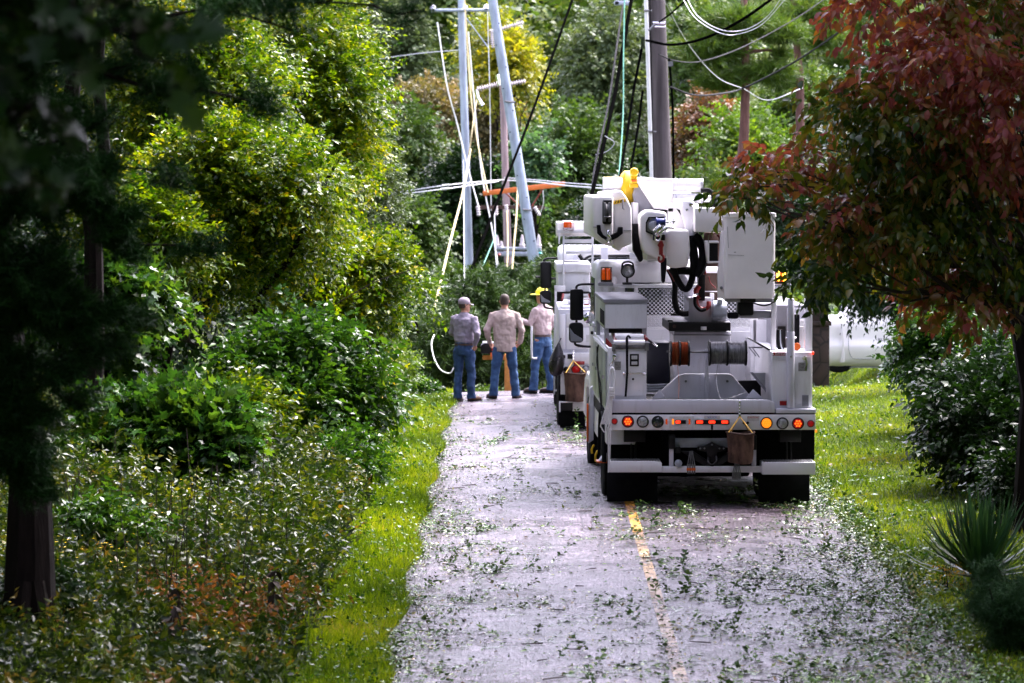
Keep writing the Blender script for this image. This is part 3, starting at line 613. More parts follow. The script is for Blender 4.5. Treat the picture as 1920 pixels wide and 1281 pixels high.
# ================================================================== beyond the crest
# fallen cedar top across the road end
ptree('fallen_cedar', 'toppled dark olive cedar top lying across the road end behind the men', 'tree', 74, 880, 650, 165, 115, M_cedar, 50, lobes=14, n=5200, per=16, ln=0.17, leaf=0.16, needles=True, r0=0.10, stems=3, rdep=1.6)
ptree('fallen_cedar', 'second cedar top leaning up behind the bare-headed man and the mirrors', 'tree', 78, 1000, 570, 85, 85, M_cedar, 51, lobes=9, n=2600, per=16, ln=0.17, leaf=0.16, needles=True, r0=0.06, stems=3, rdep=1.0)
ptree('sapling', 'lime green sapling left of the slack yellow rope', 'plant', 82, 805, 560, 26, 42, M_lime, 52, lobes=4, n=110, per=7, ln=0.3, leaf=0.14, r0=0.02)
ptree('sapling', 'small lime sprout just behind the capped man', 'plant', 80, 892, 560, 14, 24, M_lime, 53, lobes=3, n=40, per=6, ln=0.2, leaf=0.12, r0=0.015)
ptree('weed_clump', 'leafy weeds at the road end beside the capped man', 'plant', 66.2, 800, 735, 28, 18, M_vine, 54, lobes=4, n=130, per=6, ln=0.18, leaf=0.10, r0=0.01, stems=3)
ptree('weed_clump', 'bright green weeds at the road end between the two men', 'plant', 68.5, 905, 742, 28, 16, M_lime, 56, lobes=4, n=150, per=6, ln=0.15, leaf=0.07, r0=0.01, stems=3)
K = dict(tpl=LEAF_FAR, limbs=6)
ptree('valley_shrub', 'dark shrub hiding the foot of the upright steel pole', 'shrub', 97, 868, 545, 50, 42, M_mid, 90, lobes=7, n=700, per=9, ln=0.4, leaf=0.13, r0=0.04, stems=3)
ptree('valley_shrub', 'shrub hiding the foot of the leaning steel pole', 'shrub', 90, 1010, 540, 55, 44, M_cedar, 91, lobes=7, n=700, per=9, ln=0.4, leaf=0.12, r0=0.04, stems=3)
BT = [  # Y, cx, cy, rx, ry, material, leaf, n, name, label
 (112, 955, 125, 64, 100, M_yellow, 0.14, 950, 'poplar_tree', 'bright yellow tree behind the steel poles'),
 (125, 1140, 150, 100, 150, M_grey, 0.15, 2900, 'oak_tree', 'large grey-green oak crown left of the dark wooden pole'),
 (118, 1080, 330, 100, 130, M_mid, 0.14, 2600, 'broadleaf_tree', 'mid-green tree behind the orange crossarm'),
 (105, 1000, 310, 36, 60, M_mint, 0.15, 420, 'young_poplar', 'pale minty young tree right of the grey leaning steel pole'),
 (116, 1085, 440, 70, 95, M_mid, 0.13, 1600, 'broadleaf_tree', 'green tree just behind the far truck beacon'),
 (114, 965, 455, 45, 70, M_mid, 0.12, 900, 'broadleaf_tree', 'leafy green tree low behind the wooden pole platform'),
 (112, 860, 400, 90, 120, M_dark, 0.14, 2100, 'broadleaf_tree', 'dark green tree behind the upright steel pole'),
 (100, 780, 470, 60, 90, M_mid, 0.13, 1300, 'broadleaf_tree', 'dark green tree between the thicket and the upright steel pole'),
 (140, 755, 90, 65, 75, M_grey, 0.16, 1200, 'oak_tree', 'round grey-green tree at the top left of the wire gap'),
 (132, 800, 215, 75, 55, M_tan, 0.15, 1100, 'thinning_tree', 'tan half-bare tree left of the upright steel pole'),
 (130, 905, 230, 55, 55, M_tan, 0.15, 800, 'thinning_tree', 'straw-coloured tree seen between the two steel poles'),
 (122, 760, 300, 70, 80, M_mid, 0.14, 1300, 'broadleaf_tree', 'mid-green tree below the tan one at the thicket edge'),
 (128, 1230, 300, 90, 110, M_grey, 0.15, 1800, 'oak_tree', 'grey-green tree behind the base of the dark wooden pole'),
 (120, 1320, 90, 80, 110, M_mid, 0.15, 1800, 'broadleaf_tree', 'green tree right of the dark wooden pole under the looping cables'),
 (112, 1320, 265, 60, 95, M_rust, 0.13, 1400, 'sourwood_tree', 'rusty orange-tinged tree just right of the dark wooden pole'),
 (108, 1420, 290, 75, 85, M_lime, 0.13, 1500, 'broadleaf_tree', 'lime green tree behind the crooked pine trunk'),
 (115, 1500, 240, 90, 110, M_mid, 0.13, 1900, 'broadleaf_tree', 'green tree beyond the dogwood tip'),
 (120, 1600, 180, 100, 150, M_mid, 0.14, 1800, 'broadleaf_tree', 'dull green tree behind the two straight red pine trunks'),
 (98, 1330, 420, 90, 110, M_mid, 0.13, 1500, 'broadleaf_tree', 'green tree behind the truck boom and hoses'),
 (100, 1500, 430, 110, 120, M_dark, 0.13, 1500, 'broadleaf_tree', 'dark tree behind the white bucket and the dogwood'),
 (98, 1200, 450, 90, 110, M_dark, 0.13, 1500, 'broadleaf_tree', 'dark tree behind the truck cabs and spotlight'),
]
for i, (Y, cx, cyy, rx, ry, m, leaf, n, nm, lb) in enumerate(BT):
    ptree(nm, lb, 'tree', Y, cx, cyy, rx, ry, m, 200 + i, lobes=9, n=n, per=10, ln=0.55, leaf=leaf, r0=0.12, **K)
# pines with reddish trunks on the right
def pine(label, Y, pts, r0, seed, tuft, n=500):
    rng = np.random.default_rng(seed); P = [px(x, y, Y) for x, y in pts]; g = zt1(P[0].x, Y)
    root = empty('pine_tree', (P[0].x, Y, g), 0, label, 'tree', None); B = Vector((P[0].x, Y, g))
    path = spline([Vector((P[0].x, Y, g - 0.2))] + P, 5); tb = MB()
    tb.tube([p - B for p in path], [r0 * (1 - 0.55 * i / (len(path) - 1)) for i in range(len(path))], 9)
    C = []; O = []
    for (x, y, rx, ry) in tuft:
        c = px(x, y, Y); s = Y / F; st = min(path, key=lambda p: (p - c).length)
        br = branch(np.array(st), np.array(c), 0.1, rng, 5, 0.12); tb.tube([p - B for p in br], [r0 * 0.35 * (1 - 0.12 * j) for j in range(6)], 5)
        k = int(n * rx * ry / 3000); d = rng.normal(size=(k, 3)); d = nrm(d) * rng.random((k, 1)) ** 0.5
        C.append(np.array(c) + d * [rx * s, rx * s, ry * s]); O.append(d * [1, 1, 0.4] + [0, 0, 0.2])
    tb.build('trunk', M_barkred, root)
    V, T, c = needle_mesh(np.concatenate(C), np.concatenate(O), rng, 16, 0.26, 0.09)
    link_mesh('crown', mesh_np('crown', V - np.array(B), T, c), M_pine2, root)
pine('crooked pine with a red trunk and a raised side limb, above the truck boom', 95, [(1375, 360), (1392, 290), (1397, 200), (1398, 120), (1395, 20), (1400, -80)], 0.16, 60, [(1330, 90, 80, 30), (1440, 130, 70, 26), (1350, 150, 60, 22), (1380, 40, 90, 34), (1470, 60, 60, 26), (1462, 100, 20, 14)])
pine('straight pine trunk with short dead limbs, left of the dogwood crown', 100, [(1500, 190), (1495, 100), (1488, 0), (1485, -90)], 0.13, 61, [(1450, 30, 70, 24), (1540, 70, 60, 22), (1530, 15, 70, 26), (1460, 150, 40, 18)])
pine('pale-barked pine trunk partly hidden by the top of the dogwood', 102, [(1605, 130), (1606, 60), (1607, 0), (1608, -90)], 0.16, 62, [(1570, 50, 60, 26), (1650, 10, 60, 26), (1580, 110, 50, 18)])

# far wooded hillside as one mass
def forest():
    rng = np.random.default_rng(9); parts = []; mats = [M_mid, M_grey, M_dark, M_mid]; allV = []; mi = []
    for k, m in enumerate([M_mid, M_grey, M_dark]):
        C = []; O = []; lt = []
        for i in range(46):
            Y = rng.uniform(140, 300); X = rng.uniform(-0.155, 0.155) * Y; g = zt1(X, Y); h = rng.uniform(7, 13); rr = rng.uniform(2.2, 3.8)
            L = mk_lobes((X, Y, g + h * 0.55), (rr, rr, h * 0.5), 7, rng)
            P, d, idx = lobe_points(620, L, rng); C.append(P); O.append(d); lt.append(np.clip(0.5 * rng.random(len(L))[idx] + 0.3 * rng.random() + 0.2 * rng.random(len(P)), 0, 1))
        parts.append(sprays(np.concatenate(C), np.concatenate(O), 7, 0.9, 0.34, rng, LEAF_FAR, 0.3, np.concatenate(lt)))
    V, T, c = merge(parts); me = mesh_np('forest', V, T, c)
    o = link_mesh('forest', me, [M_mid, M_grey, M_dark]); a = []
    for k, p in enumerate(parts): a.append(np.full(len(p[1]), k, np.int32))
    me.polygons.foreach_set('material_index', np.concatenate(a)); tag(o, kind='stuff')
forest()
def undergrowth():
    rng = np.random.default_rng(19); parts = []
    for (n, y0, y1, leaf, h, m) in ((9000, 79, 125, 0.15, 1.5, M_mid), (5200, 120, 330, 0.34, 2.2, M_mid)):
        Y = rng.uniform(y0, y1, n); X = rng.uniform(-0.16, 0.16, n) * Y; z = zt(X, Y); k = 0.5 + 0.5 * np.sin(X * 0.9 + 0.4 * Y) * np.cos(0.7 * Y - X * 0.5)
        hh = h * (0.25 + 0.75 * k) * rng.random(n) ** 0.5; C = np.stack([X, Y, z + hh], -1)
        parts.append(sprays(C, rng.normal(size=(n, 3)) + [0, 0, 0.5], 8, leaf * 3, leaf, rng, LEAF_FAR, 0.3, np.clip(0.5 * k + 0.5 * rng.random(n), 0, 1)))
    V, T, c = merge(parts); tag(link_mesh('undergrowth', mesh_np('undergrowth', V, T, c), M_mid), kind='stuff')
undergrowth()

# ================================================================== grass, weeds, litter
def scatter(n, x0, x1, y0, y1, rng, pw=1.6):
    u = rng.random(n); Y = y0 + (y1 - y0) * u ** pw; X = x0 + (x1 - x0) * rng.random(n); return X, Y
def patch(X, Y, s=1.0, ph=0.0): return 0.5 + 0.25 * np.sin(1.9 * s * X + 0.7 * s * Y + ph) + 0.25 * np.sin(0.8 * s * X - 1.3 * s * Y + 2 + ph)
def grass(name, X, Y, rng, h=0.07, w=0.10, base=0.0):
    n = len(X); P = np.stack([X, Y, zt(X, Y) - 0.005], -1); D = rng.normal(size=(n, 3)) * [0.55, 0.55, 0] + [0, 0, 1]
    tn = np.clip(0.42 * patch(X, Y) + 0.18 * patch(X, Y, 4.3, 1.0) + 0.62 * rng.random(n) - 0.10 + base, 0, 1)
    V, T, c = place(NEEDLE if n > 90000 else BLADE, P, D, rng.normal(size=(n, 3)), h * (0.5 + rng.random(n)), np.full(n, w), tn)
    o = link_mesh(name, mesh_np(name, V, T, c), M_grass); return tag(o, kind='stuff')
r2 = np.random.default_rng(21)
n = 120000; Y = 28 + 40 * r2.random(n) ** 1.1; wdt = 0.62 + 0.25 * np.sin(Y * 0.33) ** 2 + 0.75 * sst(44, 58, Y); X = EL + 0.10 - wdt * r2.random(n) ** 1.2 + 0.06 * np.sin(1.3 * Y); grass('grass', X, Y, r2, 0.085, 0.13)
n = 230000; Y = 30 + 52 * r2.random(n) ** 1.05; X = ER - 0.02 + 7.5 * r2.random(n) ** 1.1 + 0.04 * np.sin(1.3 * Y + 4); grass('grass', X, Y, r2, 0.065, 0.17)

def clover():
    rng = np.random.default_rng(23); n = 9000; Y = 28 + 42 * rng.random(n) ** 1.1; left = rng.random(n) < 0.45
    X = np.where(left, EL + 0.05 - 1.5 * rng.random(n) ** 0.8, ER + 7 * rng.random(n) ** 1.6); keep = rng.random(n) < patch(X, Y, 2.6, 3.0) ** 1.5; X, Y = X[keep], Y[keep]; n = len(X)
    V, T, c = sprays(np.stack([X, Y, zt(X, Y) + 0.04], -1), rng.normal(size=(n, 3)) * [1, 1, 0.2] + [0, 0, 0.5], 6, 0.12, 0.042, rng, LEAF_OVATE, 0.0, flat=0.8, width=1.2)
    tag(link_mesh('ground_cover', mesh_np('ground_cover', V, T, c), M_vine), kind='stuff')
    n = 5000; Y = 28 + 38 * rng.random(n); X = EL + 0.02 + 0.10 * rng.normal(size=n); X = np.where(rng.random(n) < 0.5, X, ER - 0.02 + 0.14 * rng.normal(size=n))
    V, T, c = sprays(np.stack([X, Y, zt(X, Y) + 0.02], -1), rng.normal(size=(n, 3)) * [1, 1, 0.1], 4, 0.08, 0.035, rng, LEAF_OVATE, 0.0, rng.random(n) * 1.0, flat=0.8)
    tag(link_mesh('leaf_litter', mesh_np('leaf_litter', V, T, c), M_litter), kind='stuff')
clover()
M_sapl = G('sapling_leaf', [(0.0, (0.002, 0.008, 0.001)), (0.45, (0.015, 0.038, 0.003)), (0.75, (0.065, 0.090, 0.006)), (0.95, (0.18, 0.17, 0.012)), (1.0, (0.22, 0.09, 0.02))], 0.35, 0.35)
# weeds at the bottom left
def weeds():
    rng = np.random.default_rng(30); n = 6400
    X, Y = scatter(n, -7.0, -1.72, 26, 47, rng, 1.3); keep = X > -0.145 * Y - 0.3; X, Y = X[keep], Y[keep]; n = len(X)
    C = np.stack([X, Y, zt(X, Y) + 0.03], -1); h = 0.10 + 0.65 * patch(X, Y, 1.3) * rng.random(n) * np.clip((-1.5 - X) / 0.8, 0.22, 1)
    O = np.tile([0, 0, 1.0], (n, 1)) + rng.normal(size=(n, 3)) * 0.25; C[:, 2] += h * 0.35
    lt = np.clip(patch(X, Y, 2.2, 1.0) * 0.7 + 0.35 * rng.random(n), 0, 1)
    V, T, c = sprays(C, O, 9, 0.26, 0.085, rng, LEAF_OVATE, 0.15, lt, width=0.75)
    tag(link_mesh('weeds', mesh_np('weeds', V, T, c), M_weed), kind='stuff')
    n = 3600; X, Y = scatter(n, -6.6, -1.85, 32, 49, rng, 0.8); X = np.where(rng.random(n) < 0.3, -2.0 - 0.8 * rng.random(n), X); hm = 0.2 + 0.75 * patch(X, Y, 1.1, 4.0) * np.clip((Y - 31) / 12, 0.15, 1) * np.clip((-1.8 - X) / 0.8, 0.2, 1)
    C = np.stack([X, Y, zt(X, Y) + hm * (0.3 + 0.7 * rng.random(n))], -1)
    V, T, c = sprays(C, rng.normal(size=(n, 3)) * 0.5 + [0, 0, 0.8], 11, 0.34, 0.085, rng, LEAF_OVATE, 0.25, np.clip(patch(X, Y, 2.0, 2.0) * 0.6 + 0.5 * rng.random(n), 0, 1), width=0.8)
    tag(link_mesh('weeds', mesh_np('weeds', V, T, c), M_sapl), kind='stuff')
    tb = MB()
    for _ in range(150):
        y = rng.uniform(31, 48); x = rng.uniform(-0.13 * y, -2.1); hh = rng.uniform(0.3, 1.0); g = zt1(x, y); dx, dy = rng.normal(size=2) * 0.10
        tb.tube([(x, y, g), (x + dx * .4, y + dy * .4, g + hh * .5), (x + dx, y + dy, g + hh)], [0.006, 0.005, 0.003], 4)
    tag(tb.build('weeds', M_twig), kind='stuff')
    # blades and seed stalks among them
    n = 15000; X, Y = scatter(n, -7.0, -1.6, 26, 48, rng, 1.2); P = np.stack([X, Y, zt(X, Y)], -1)
    V, T, c = place(BLADE, P, rng.normal(size=(n, 3)) * [0.5, 0.5, 0] + [0, 0, 1], rng.normal(size=(n, 3)), 0.12 + 0.22 * rng.random(n), np.full(n, 0.05), np.clip(0.5 * rng.random(n) + 0.3 * patch(X, Y), 0, 1))
    tag(link_mesh('weeds', mesh_np('weeds', V, T, c), M_grass), kind='stuff')
    # orange brown patch
    n = 420; X = rng.normal(txy(430, 33.2), 0.30, n); Y = rng.normal(33.2, 0.9, n); C = np.stack([X, Y, zt(X, Y) + 0.12 + 0.15 * rng.random(n)], -1)
    V, T, c = sprays(C, np.tile([0, 0, 1.0], (n, 1)), 8, 0.16, 0.06, rng, LEAF_OVATE, 0.3)
    tag(link_mesh('weeds', mesh_np('weeds', V, T, c), M_orange), kind='stuff')
    # small yellow flowers
    n = 260; cx = rng.choice(26, n); cc = np.stack([rng.uniform(-5, -1.9, 26), rng.uniform(29, 44, 26)], -1)
    X = cc[cx, 0] + rng.normal(size=n) * 0.22; Y = cc[cx, 1] + rng.normal(size=n) * 0.6; C = np.stack([X, Y, zt(X, Y) + 0.28 + 0.15 * rng.random(n)], -1)
    k = 6; a = np.tile(np.arange(k) * 2 * PI / k, n); D = np.stack([np.cos(a), np.sin(a), np.full(n * k, 0.3)], -1)
    V, T, c = place(LEAF_FAR, np.repeat(C, k, 0), D, np.tile([0, 0, 1.0], (n * k, 1)), np.full(n * k, 0.020), None, rng.random(n * k))
    tag(link_mesh('wildflowers', mesh_np('wildflowers', V, T, c), M_flower), kind='stuff')
weeds()
def dark_stalks():
    rng = np.random.default_rng(41)
    for k, (x, y, Y, h) in enumerate([(345, 1190, 31.5, 0.55), (515, 1160, 32.5, 0.62), (305, 1240, 31.0, 0.45)]):
        b = Vector(at_ground(txy(x, Y), Y)); tb = MB(); root = empty('dead_stalk', b, 0, ['tall dead dark weed stalk left of the orange leaf patch', 'dead weed stalk with hanging dark pods right of the orange leaf patch', 'short dead stalk nearest the massive dark trunk'][k], 'plant')
        tip = Vector((0.08 * (k - 1), 0, h)); pts = branch((0, 0, -0.05), tip, 0.02, rng, 6, 0.1); tb.tube(pts, [0.008] * 4 + [0.006] * 3, 5); tb.build('stalk', M_twig, root)
        n = 16; P = np.array([pts[3 + i % 4] for i in range(n)]); V, T, c = place(LEAF_OVATE, P, rng.normal(size=(n, 3)) * [1, 1, 0.3] + [0, 0, -1.2], rng.normal(size=(n, 3)), 0.08 + 0.06 * rng.random(n), None, rng.random(n))
        link_mesh('withered_leaves', mesh_np('withered_leaves', V, T, c), M_twig, root)
dark_stalks()
for k, (x, y, Y, hpx, lb) in enumerate([(488, 950, 45, 110, 'pinkish joe-pye weed seed head in front of the vine tangle'), (545, 660, 56, 80, 'pink-brown seed plume above the vine tangle'), (612, 930, 46, 70, 'thin seeding stalk at the foot of the low dark shrub')]):
    b = Vector(at_ground(txy(x, Y), Y)); top = px(x, y - hpx, Y); h = top.z - b.z; root = empty('seeding_weed', b, 0, lb, 'plant')
    rg = np.random.default_rng(60 + k); tb = MB().tube([(0, 0, -0.05), (0.03, 0, h * 0.5), (0, 0, h)], [0.008, 0.006, 0.004], 5); tb.build('stalk', M_twig, root)
    n = 90; C = np.stack([rg.normal(size=n) * 0.07, rg.normal(size=n) * 0.07, h - 0.1 + rg.normal(size=n) * 0.11], -1)
    V, T, c = sprays(C, rg.normal(size=(n, 3)), 6, 0.06, 0.014, rg, LEAF_FAR, 0.1); link_mesh('seed_head', mesh_np('seed_head', V, T, c), G('seed_head_%d' % k, [(0, (0.16, 0.08, 0.07)), (1, (0.30, 0.16, 0.14))], 0.7, 0.2), root)

# leaves, twigs and torn sprigs on the road
def litter():
    rng = np.random.default_rng(50); n = 62000
    Y = 26 + 40 * rng.random(n) ** 1.5; X = EL + 0.1 + (ER - EL - 0.2) * rng.random(n)
    dens = patch(X, Y, 1.7, 0.5) * 0.5 + 0.6 * sst(1.6, 3.4, X) * (1 - sst(33, 43, Y)) + 0.30 * (1 - sst(-0.9, 0.0, X)) + 0.25 * patch(X, Y, 5.0, 2.0)
    keep = rng.random(n) < 0.55 * dens ** 2.2; X, Y = X[keep], Y[keep]
    kc = 300; yc = 27 + 36 * rng.random(kc) ** 1.35; xc = np.where(rng.random(kc) < 0.40, ER - 0.2 - 1.3 * np.abs(rng.normal(size=kc)) * (yc < 44), rng.uniform(EL, ER, kc)); sz = 0.10 + 0.22 * rng.random(kc) ** 2
    ci = rng.choice(kc, 24000, p=sz ** 2 / (sz ** 2).sum()); X2 = xc[ci] + rng.normal(size=24000) * sz[ci]; Y2 = yc[ci] + rng.normal(size=24000) * sz[ci] * 1.8
    X = np.concatenate([X, X2]); Y = np.concatenate([Y, Y2]); ok = (X > EL + .05) & (X < ER + .1) & (Y < 66); X, Y = X[ok], Y[ok]; n = len(X)
    P = np.stack([X, Y, zroad(X, Y) + 0.006], -1); D = rng.normal(size=(n, 3)) * [1, 1, 0.06] + np.stack([np.zeros(n), np.zeros(n), np.abs(rng.normal(size=n)) * 0.22], -1); U = rng.normal(size=(n, 3)) * 0.45 + [0, 0, 1]
    parts = [place(LEAF_OVATE, P, D, U, 0.020 + 0.045 * rng.random(n) ** 2, np.full(n, 1.0), np.clip(rng.random(n) * 1.05, 0, 1))]
    # sprigs
    m = 950; si = rng.choice(kc, m); Y = yc[si] + rng.normal(size=m) * 0.35; X = xc[si] + rng.normal(size=m) * 0.16; X = np.clip(X, EL - 0.1, ER + 0.3)
    C = np.stack([X, Y, zroad(X, Y) + 0.012], -1); O = rng.normal(size=(m, 3)) * [1, 0.8, 0.05]
    parts.append(sprays(C, O, 18, 0.26, 0.055, rng, LEAF_OVATE, 0.0, 0.05 + 0.6 * rng.random(m), spread=1.0, flat=0.93))
    # heaps of leaves at both edges and on the right
    m = 1100; Y = 28 + 18 * rng.random(m) ** 1.2; X = np.where(rng.random(m) < 0.75, ER - 0.9 * np.abs(rng.normal(size=m)) * (46 - Y) / 14 + 0.2, EL + 0.45 * np.abs(rng.normal(size=m)))
    C = np.stack([X, Y, zroad(X, Y) + 0.02], -1); O = rng.normal(size=(m, 3)) * [1, 0.8, 0.05]
    parts.append(sprays(C, O, 12, 0.16, 0.045, rng, LEAF_OVATE, 0.0, rng.random(m), spread=1.0, flat=0.8))
    V, T, c = merge(parts); V[:, 2] = np.maximum(V[:, 2], np.where((V[:, 0] > EL) & (V[:, 0] < ER), zroad(V[:, 0], V[:, 1]) + 0.004, -9))
    tag(link_mesh('leaf_litter', mesh_np('leaf_litter', V, T, c), M_litter), kind='stuff')
    # leaves fallen on the lawn and verge
    n = 1300; Y = 34 + 38 * rng.random(n); X = np.where(rng.random(n) < 0.75, rng.uniform(ER, 10, n), rng.uniform(-2.2, EL, n)); P = np.stack([X, Y, zt(X, Y) + 0.05], -1)
    V, T, c = place(LEAF_OVATE, P, rng.normal(size=(n, 3)) * [1, 1, 0.2], rng.normal(size=(n, 3)) * 0.4 + [0, 0, 1], 0.05 + 0.06 * rng.random(n), None, 0.3 + 0.7 * rng.random(n))
    tag(link_mesh('leaf_litter', mesh_np('leaf_litter', V, T, c), M_litter), kind='stuff')
    tb = MB()
    for _ in range(110):
        y = 27 + 30 * rng.random() ** 1.4; x = rng.uniform(EL, ER + 0.4); a = rng.random() * 2 * PI; l = rng.uniform(0.04, 0.14)
        p = [Vector((x + math.cos(a) * l * t + rng.normal() * 0.01, y + math.sin(a) * l * t, 0)) for t in (-1, -.3, .4, 1)]
        for q in p: q.z = float(zroad(np.array(q.x), np.array(q.y))) + 0.014
        tb.tube(p, [0.006, 0.006, 0.005, 0.003], 4)
    tag(tb.build('twig_litter', M_twig), kind='stuff')
litter()
# ================================================================== materials for made things
def grimy(name, col, rough, k):
    m, nt, b = new_mat(name); n1 = noise(nt, 5, 6, 0.7, stretch=(2.2, 2.2, 0.35)); n2 = noise(nt, 34, 4, 0.7); n3 = noise(nt, 1.6, 3, 0.6)
    r1 = ramp(nt, n1.outputs[0], [(0.30, (0.66 - k, 0.63 - k, 0.60 - k)), (0.46, (1, 1, 1))]); r2 = ramp(nt, n2.outputs[0], [(0.27, (0.35, 0.30, 0.27)), (0.34, (1, 1, 1))]); r3 = ramp(nt, n3.outputs[0], [(0.3, (0.86, 0.86, 0.88)), (0.7, (1, 1, 1))])
    o = None
    for i, r in enumerate((r1, r2, r3)):
        x = nt.nodes.new('ShaderNodeMix'); x.data_type = 'RGBA'; x.blend_type = 'MULTIPLY'; x.inputs[0].default_value = (0.35, 0.6, 1.0)[i]
        if o is None: x.inputs[6].default_value = (*col, 1)
        else: nt.links.new(o, x.inputs[6])
        nt.links.new(r.outputs[0], x.inputs[7]); o = x.outputs[2]
    nt.links.new(o, b.inputs['Base Color']); rr = ramp(nt, n1.outputs[0], [(0.3, rough * 1.7), (0.6, rough)]); nt.links.new(rr.outputs[0], b.inputs['Roughness'])
    b.inputs['Coat Weight'].default_value = 0.35; b.inputs['Coat Roughness'].default_value = 0.15; return m
W_ = grimy('white_paint', (0.80, 0.80, 0.84), 0.30, 0.0)
W2 = grimy('weathered_white_paint', (0.62, 0.62, 0.70), 0.42, 0.08)
W3 = mat('white_fibreglass', (0.92, 0.89, 0.90), 0.38, var=0.03, scale=4, coat=0.3)
ALU = mat('aluminium', (0.50, 0.51, 0.56), 0.38, 0.6, var=0.10, scale=7)
GAL = mat('galvanised_steel', (0.42, 0.46, 0.54), 0.5, 0.55, var=0.12, scale=5)
CHR = mat('chrome', (0.75, 0.75, 0.78), 0.10, 1.0, var=0.02)
BLK = mat('black_rubber', (0.004, 0.004, 0.006), 0.7, spec=0.15, var=0.2, scale=8, bmp=0.2)
BLP = mat('black_plastic', (0.005, 0.005, 0.006), 0.4, spec=0.25, var=0.2)
TYR = mat('tyre_rubber', (0.007, 0.007, 0.008), 0.8, spec=0.15, var=0.25, scale=10, bmp=0.3)
DRK = mat('dark_undercarriage', (0.003, 0.003, 0.004), 0.8, spec=0.1, var=0.3)
STL = mat('dirty_steel', (0.20, 0.20, 0.21), 0.5, 0.6, var=0.3, scale=10)
GRY = mat('grey_paint', (0.26, 0.26, 0.30), 0.45, var=0.1)
REDP = mat('red_paint', (0.22, 0.008, 0.010), 0.4, var=0.1)
REFL = mat('red_reflector', (0.30, 0.005, 0.01), 0.25, var=0.05)
RLENS = mat('red_lens', (0.22, 0.004, 0.006), 0.2, var=0.05, emis=(1, 0.01, 0.01), es=0.02)
RLIT = mat('lit_red_lamp', (0.6, 0.02, 0.01), 0.2, emis=(1.0, 0.03, 0.008), es=0.40)
OLIT = mat('lit_orange_led', (0.45, 0.05, 0.005), 0.4, emis=(1.0, 0.12, 0.008), es=0.35)
ALIT = mat('lit_amber_lamp', (0.40, 0.10, 0.005), 0.4, emis=(1.0, 0.22, 0.008), es=0.22)
FLASH = mat('flashing_bulb', (0.9, 0.4, 0.03), 0.3, emis=(1.0, 0.45, 0.03), es=2.0)
OLENS = mat('orange_lens', (0.42, 0.045, 0.002), 0.25, var=0.08, emis=(1, 0.12, 0.005), es=0.04)
CLENS = mat('clear_lens', (0.42, 0.43, 0.46), 0.15, 0.3, var=0.3, scale=60)
GLS = mat('tinted_glass', (0.02, 0.025, 0.03), 0.05, spec=0.8)
YEL = mat('yellow_paint', (0.80, 0.50, 0.01), 0.4, var=0.06)
ORG = mat('orange_paint', (0.75, 0.13, 0.01), 0.45, var=0.08)
COP = mat('copper_wire', (0.62, 0.22, 0.10), 0.35, 0.8, var=0.35, scale=10, bmp=0.8, bscale=20, stretch=(11, 0.6, 0.6))
SIL = mat('aluminium_wire', (0.46, 0.46, 0.48), 0.3, 0.85, var=0.4, scale=10, bmp=0.8, bscale=20, stretch=(11, 0.6, 0.6))
NAVY = mat('navy_plastic', (0.010, 0.012, 0.030), 0.5, var=0.15)
BLUE = mat('blue_plastic', (0.02, 0.04, 0.22), 0.4)
CANV = mat('brown_canvas', (0.13, 0.075, 0.055), 0.95, var=0.42, scale=11, bmp=1.0, bscale=16, stretch=(1, 1, 0.45), spec=0.2)
STRP = mat('tan_strap', (0.50, 0.30, 0.05), 0.8, var=0.15)
RUST = mat('brown_steel', (0.07, 0.035, 0.025), 0.7, var=0.3)
STK = mat('sticker_paper', (0.62, 0.62, 0.64), 0.5, var=0.15, scale=90)
GSTK = mat('grey_plate', (0.28, 0.28, 0.28), 0.5, var=0.35, scale=60)
ROPEW = mat('white_rope', (0.78, 0.78, 0.80), 0.7, var=0.1, bmp=0.4)
INK = mat('red_ink', (0.50, 0.02, 0.02), 0.6, var=0.0)
BINK = mat('blue_ink', (0.10, 0.10, 0.35), 0.6, var=0.0)
WINK = mat('white_ink', (0.8, 0.8, 0.8), 0.6, var=0.0)
KINK = mat('black_ink', (0.02, 0.02, 0.03), 0.6, var=0.0)

def rrect(cx, cz, w, h, r, n=5):
    o = []
    for (sx, sz, a0) in ((1, 1, 0), (-1, 1, 90), (-1, -1, 180), (1, -1, 270)):
        for k in range(n + 1):
            a = R(a0 + 90 * k / n); o.append((cx + sx * (w / 2 - r) + r * math.cos(a), cz + sz * (h / 2 - r) + r * math.sin(a)))
    return o

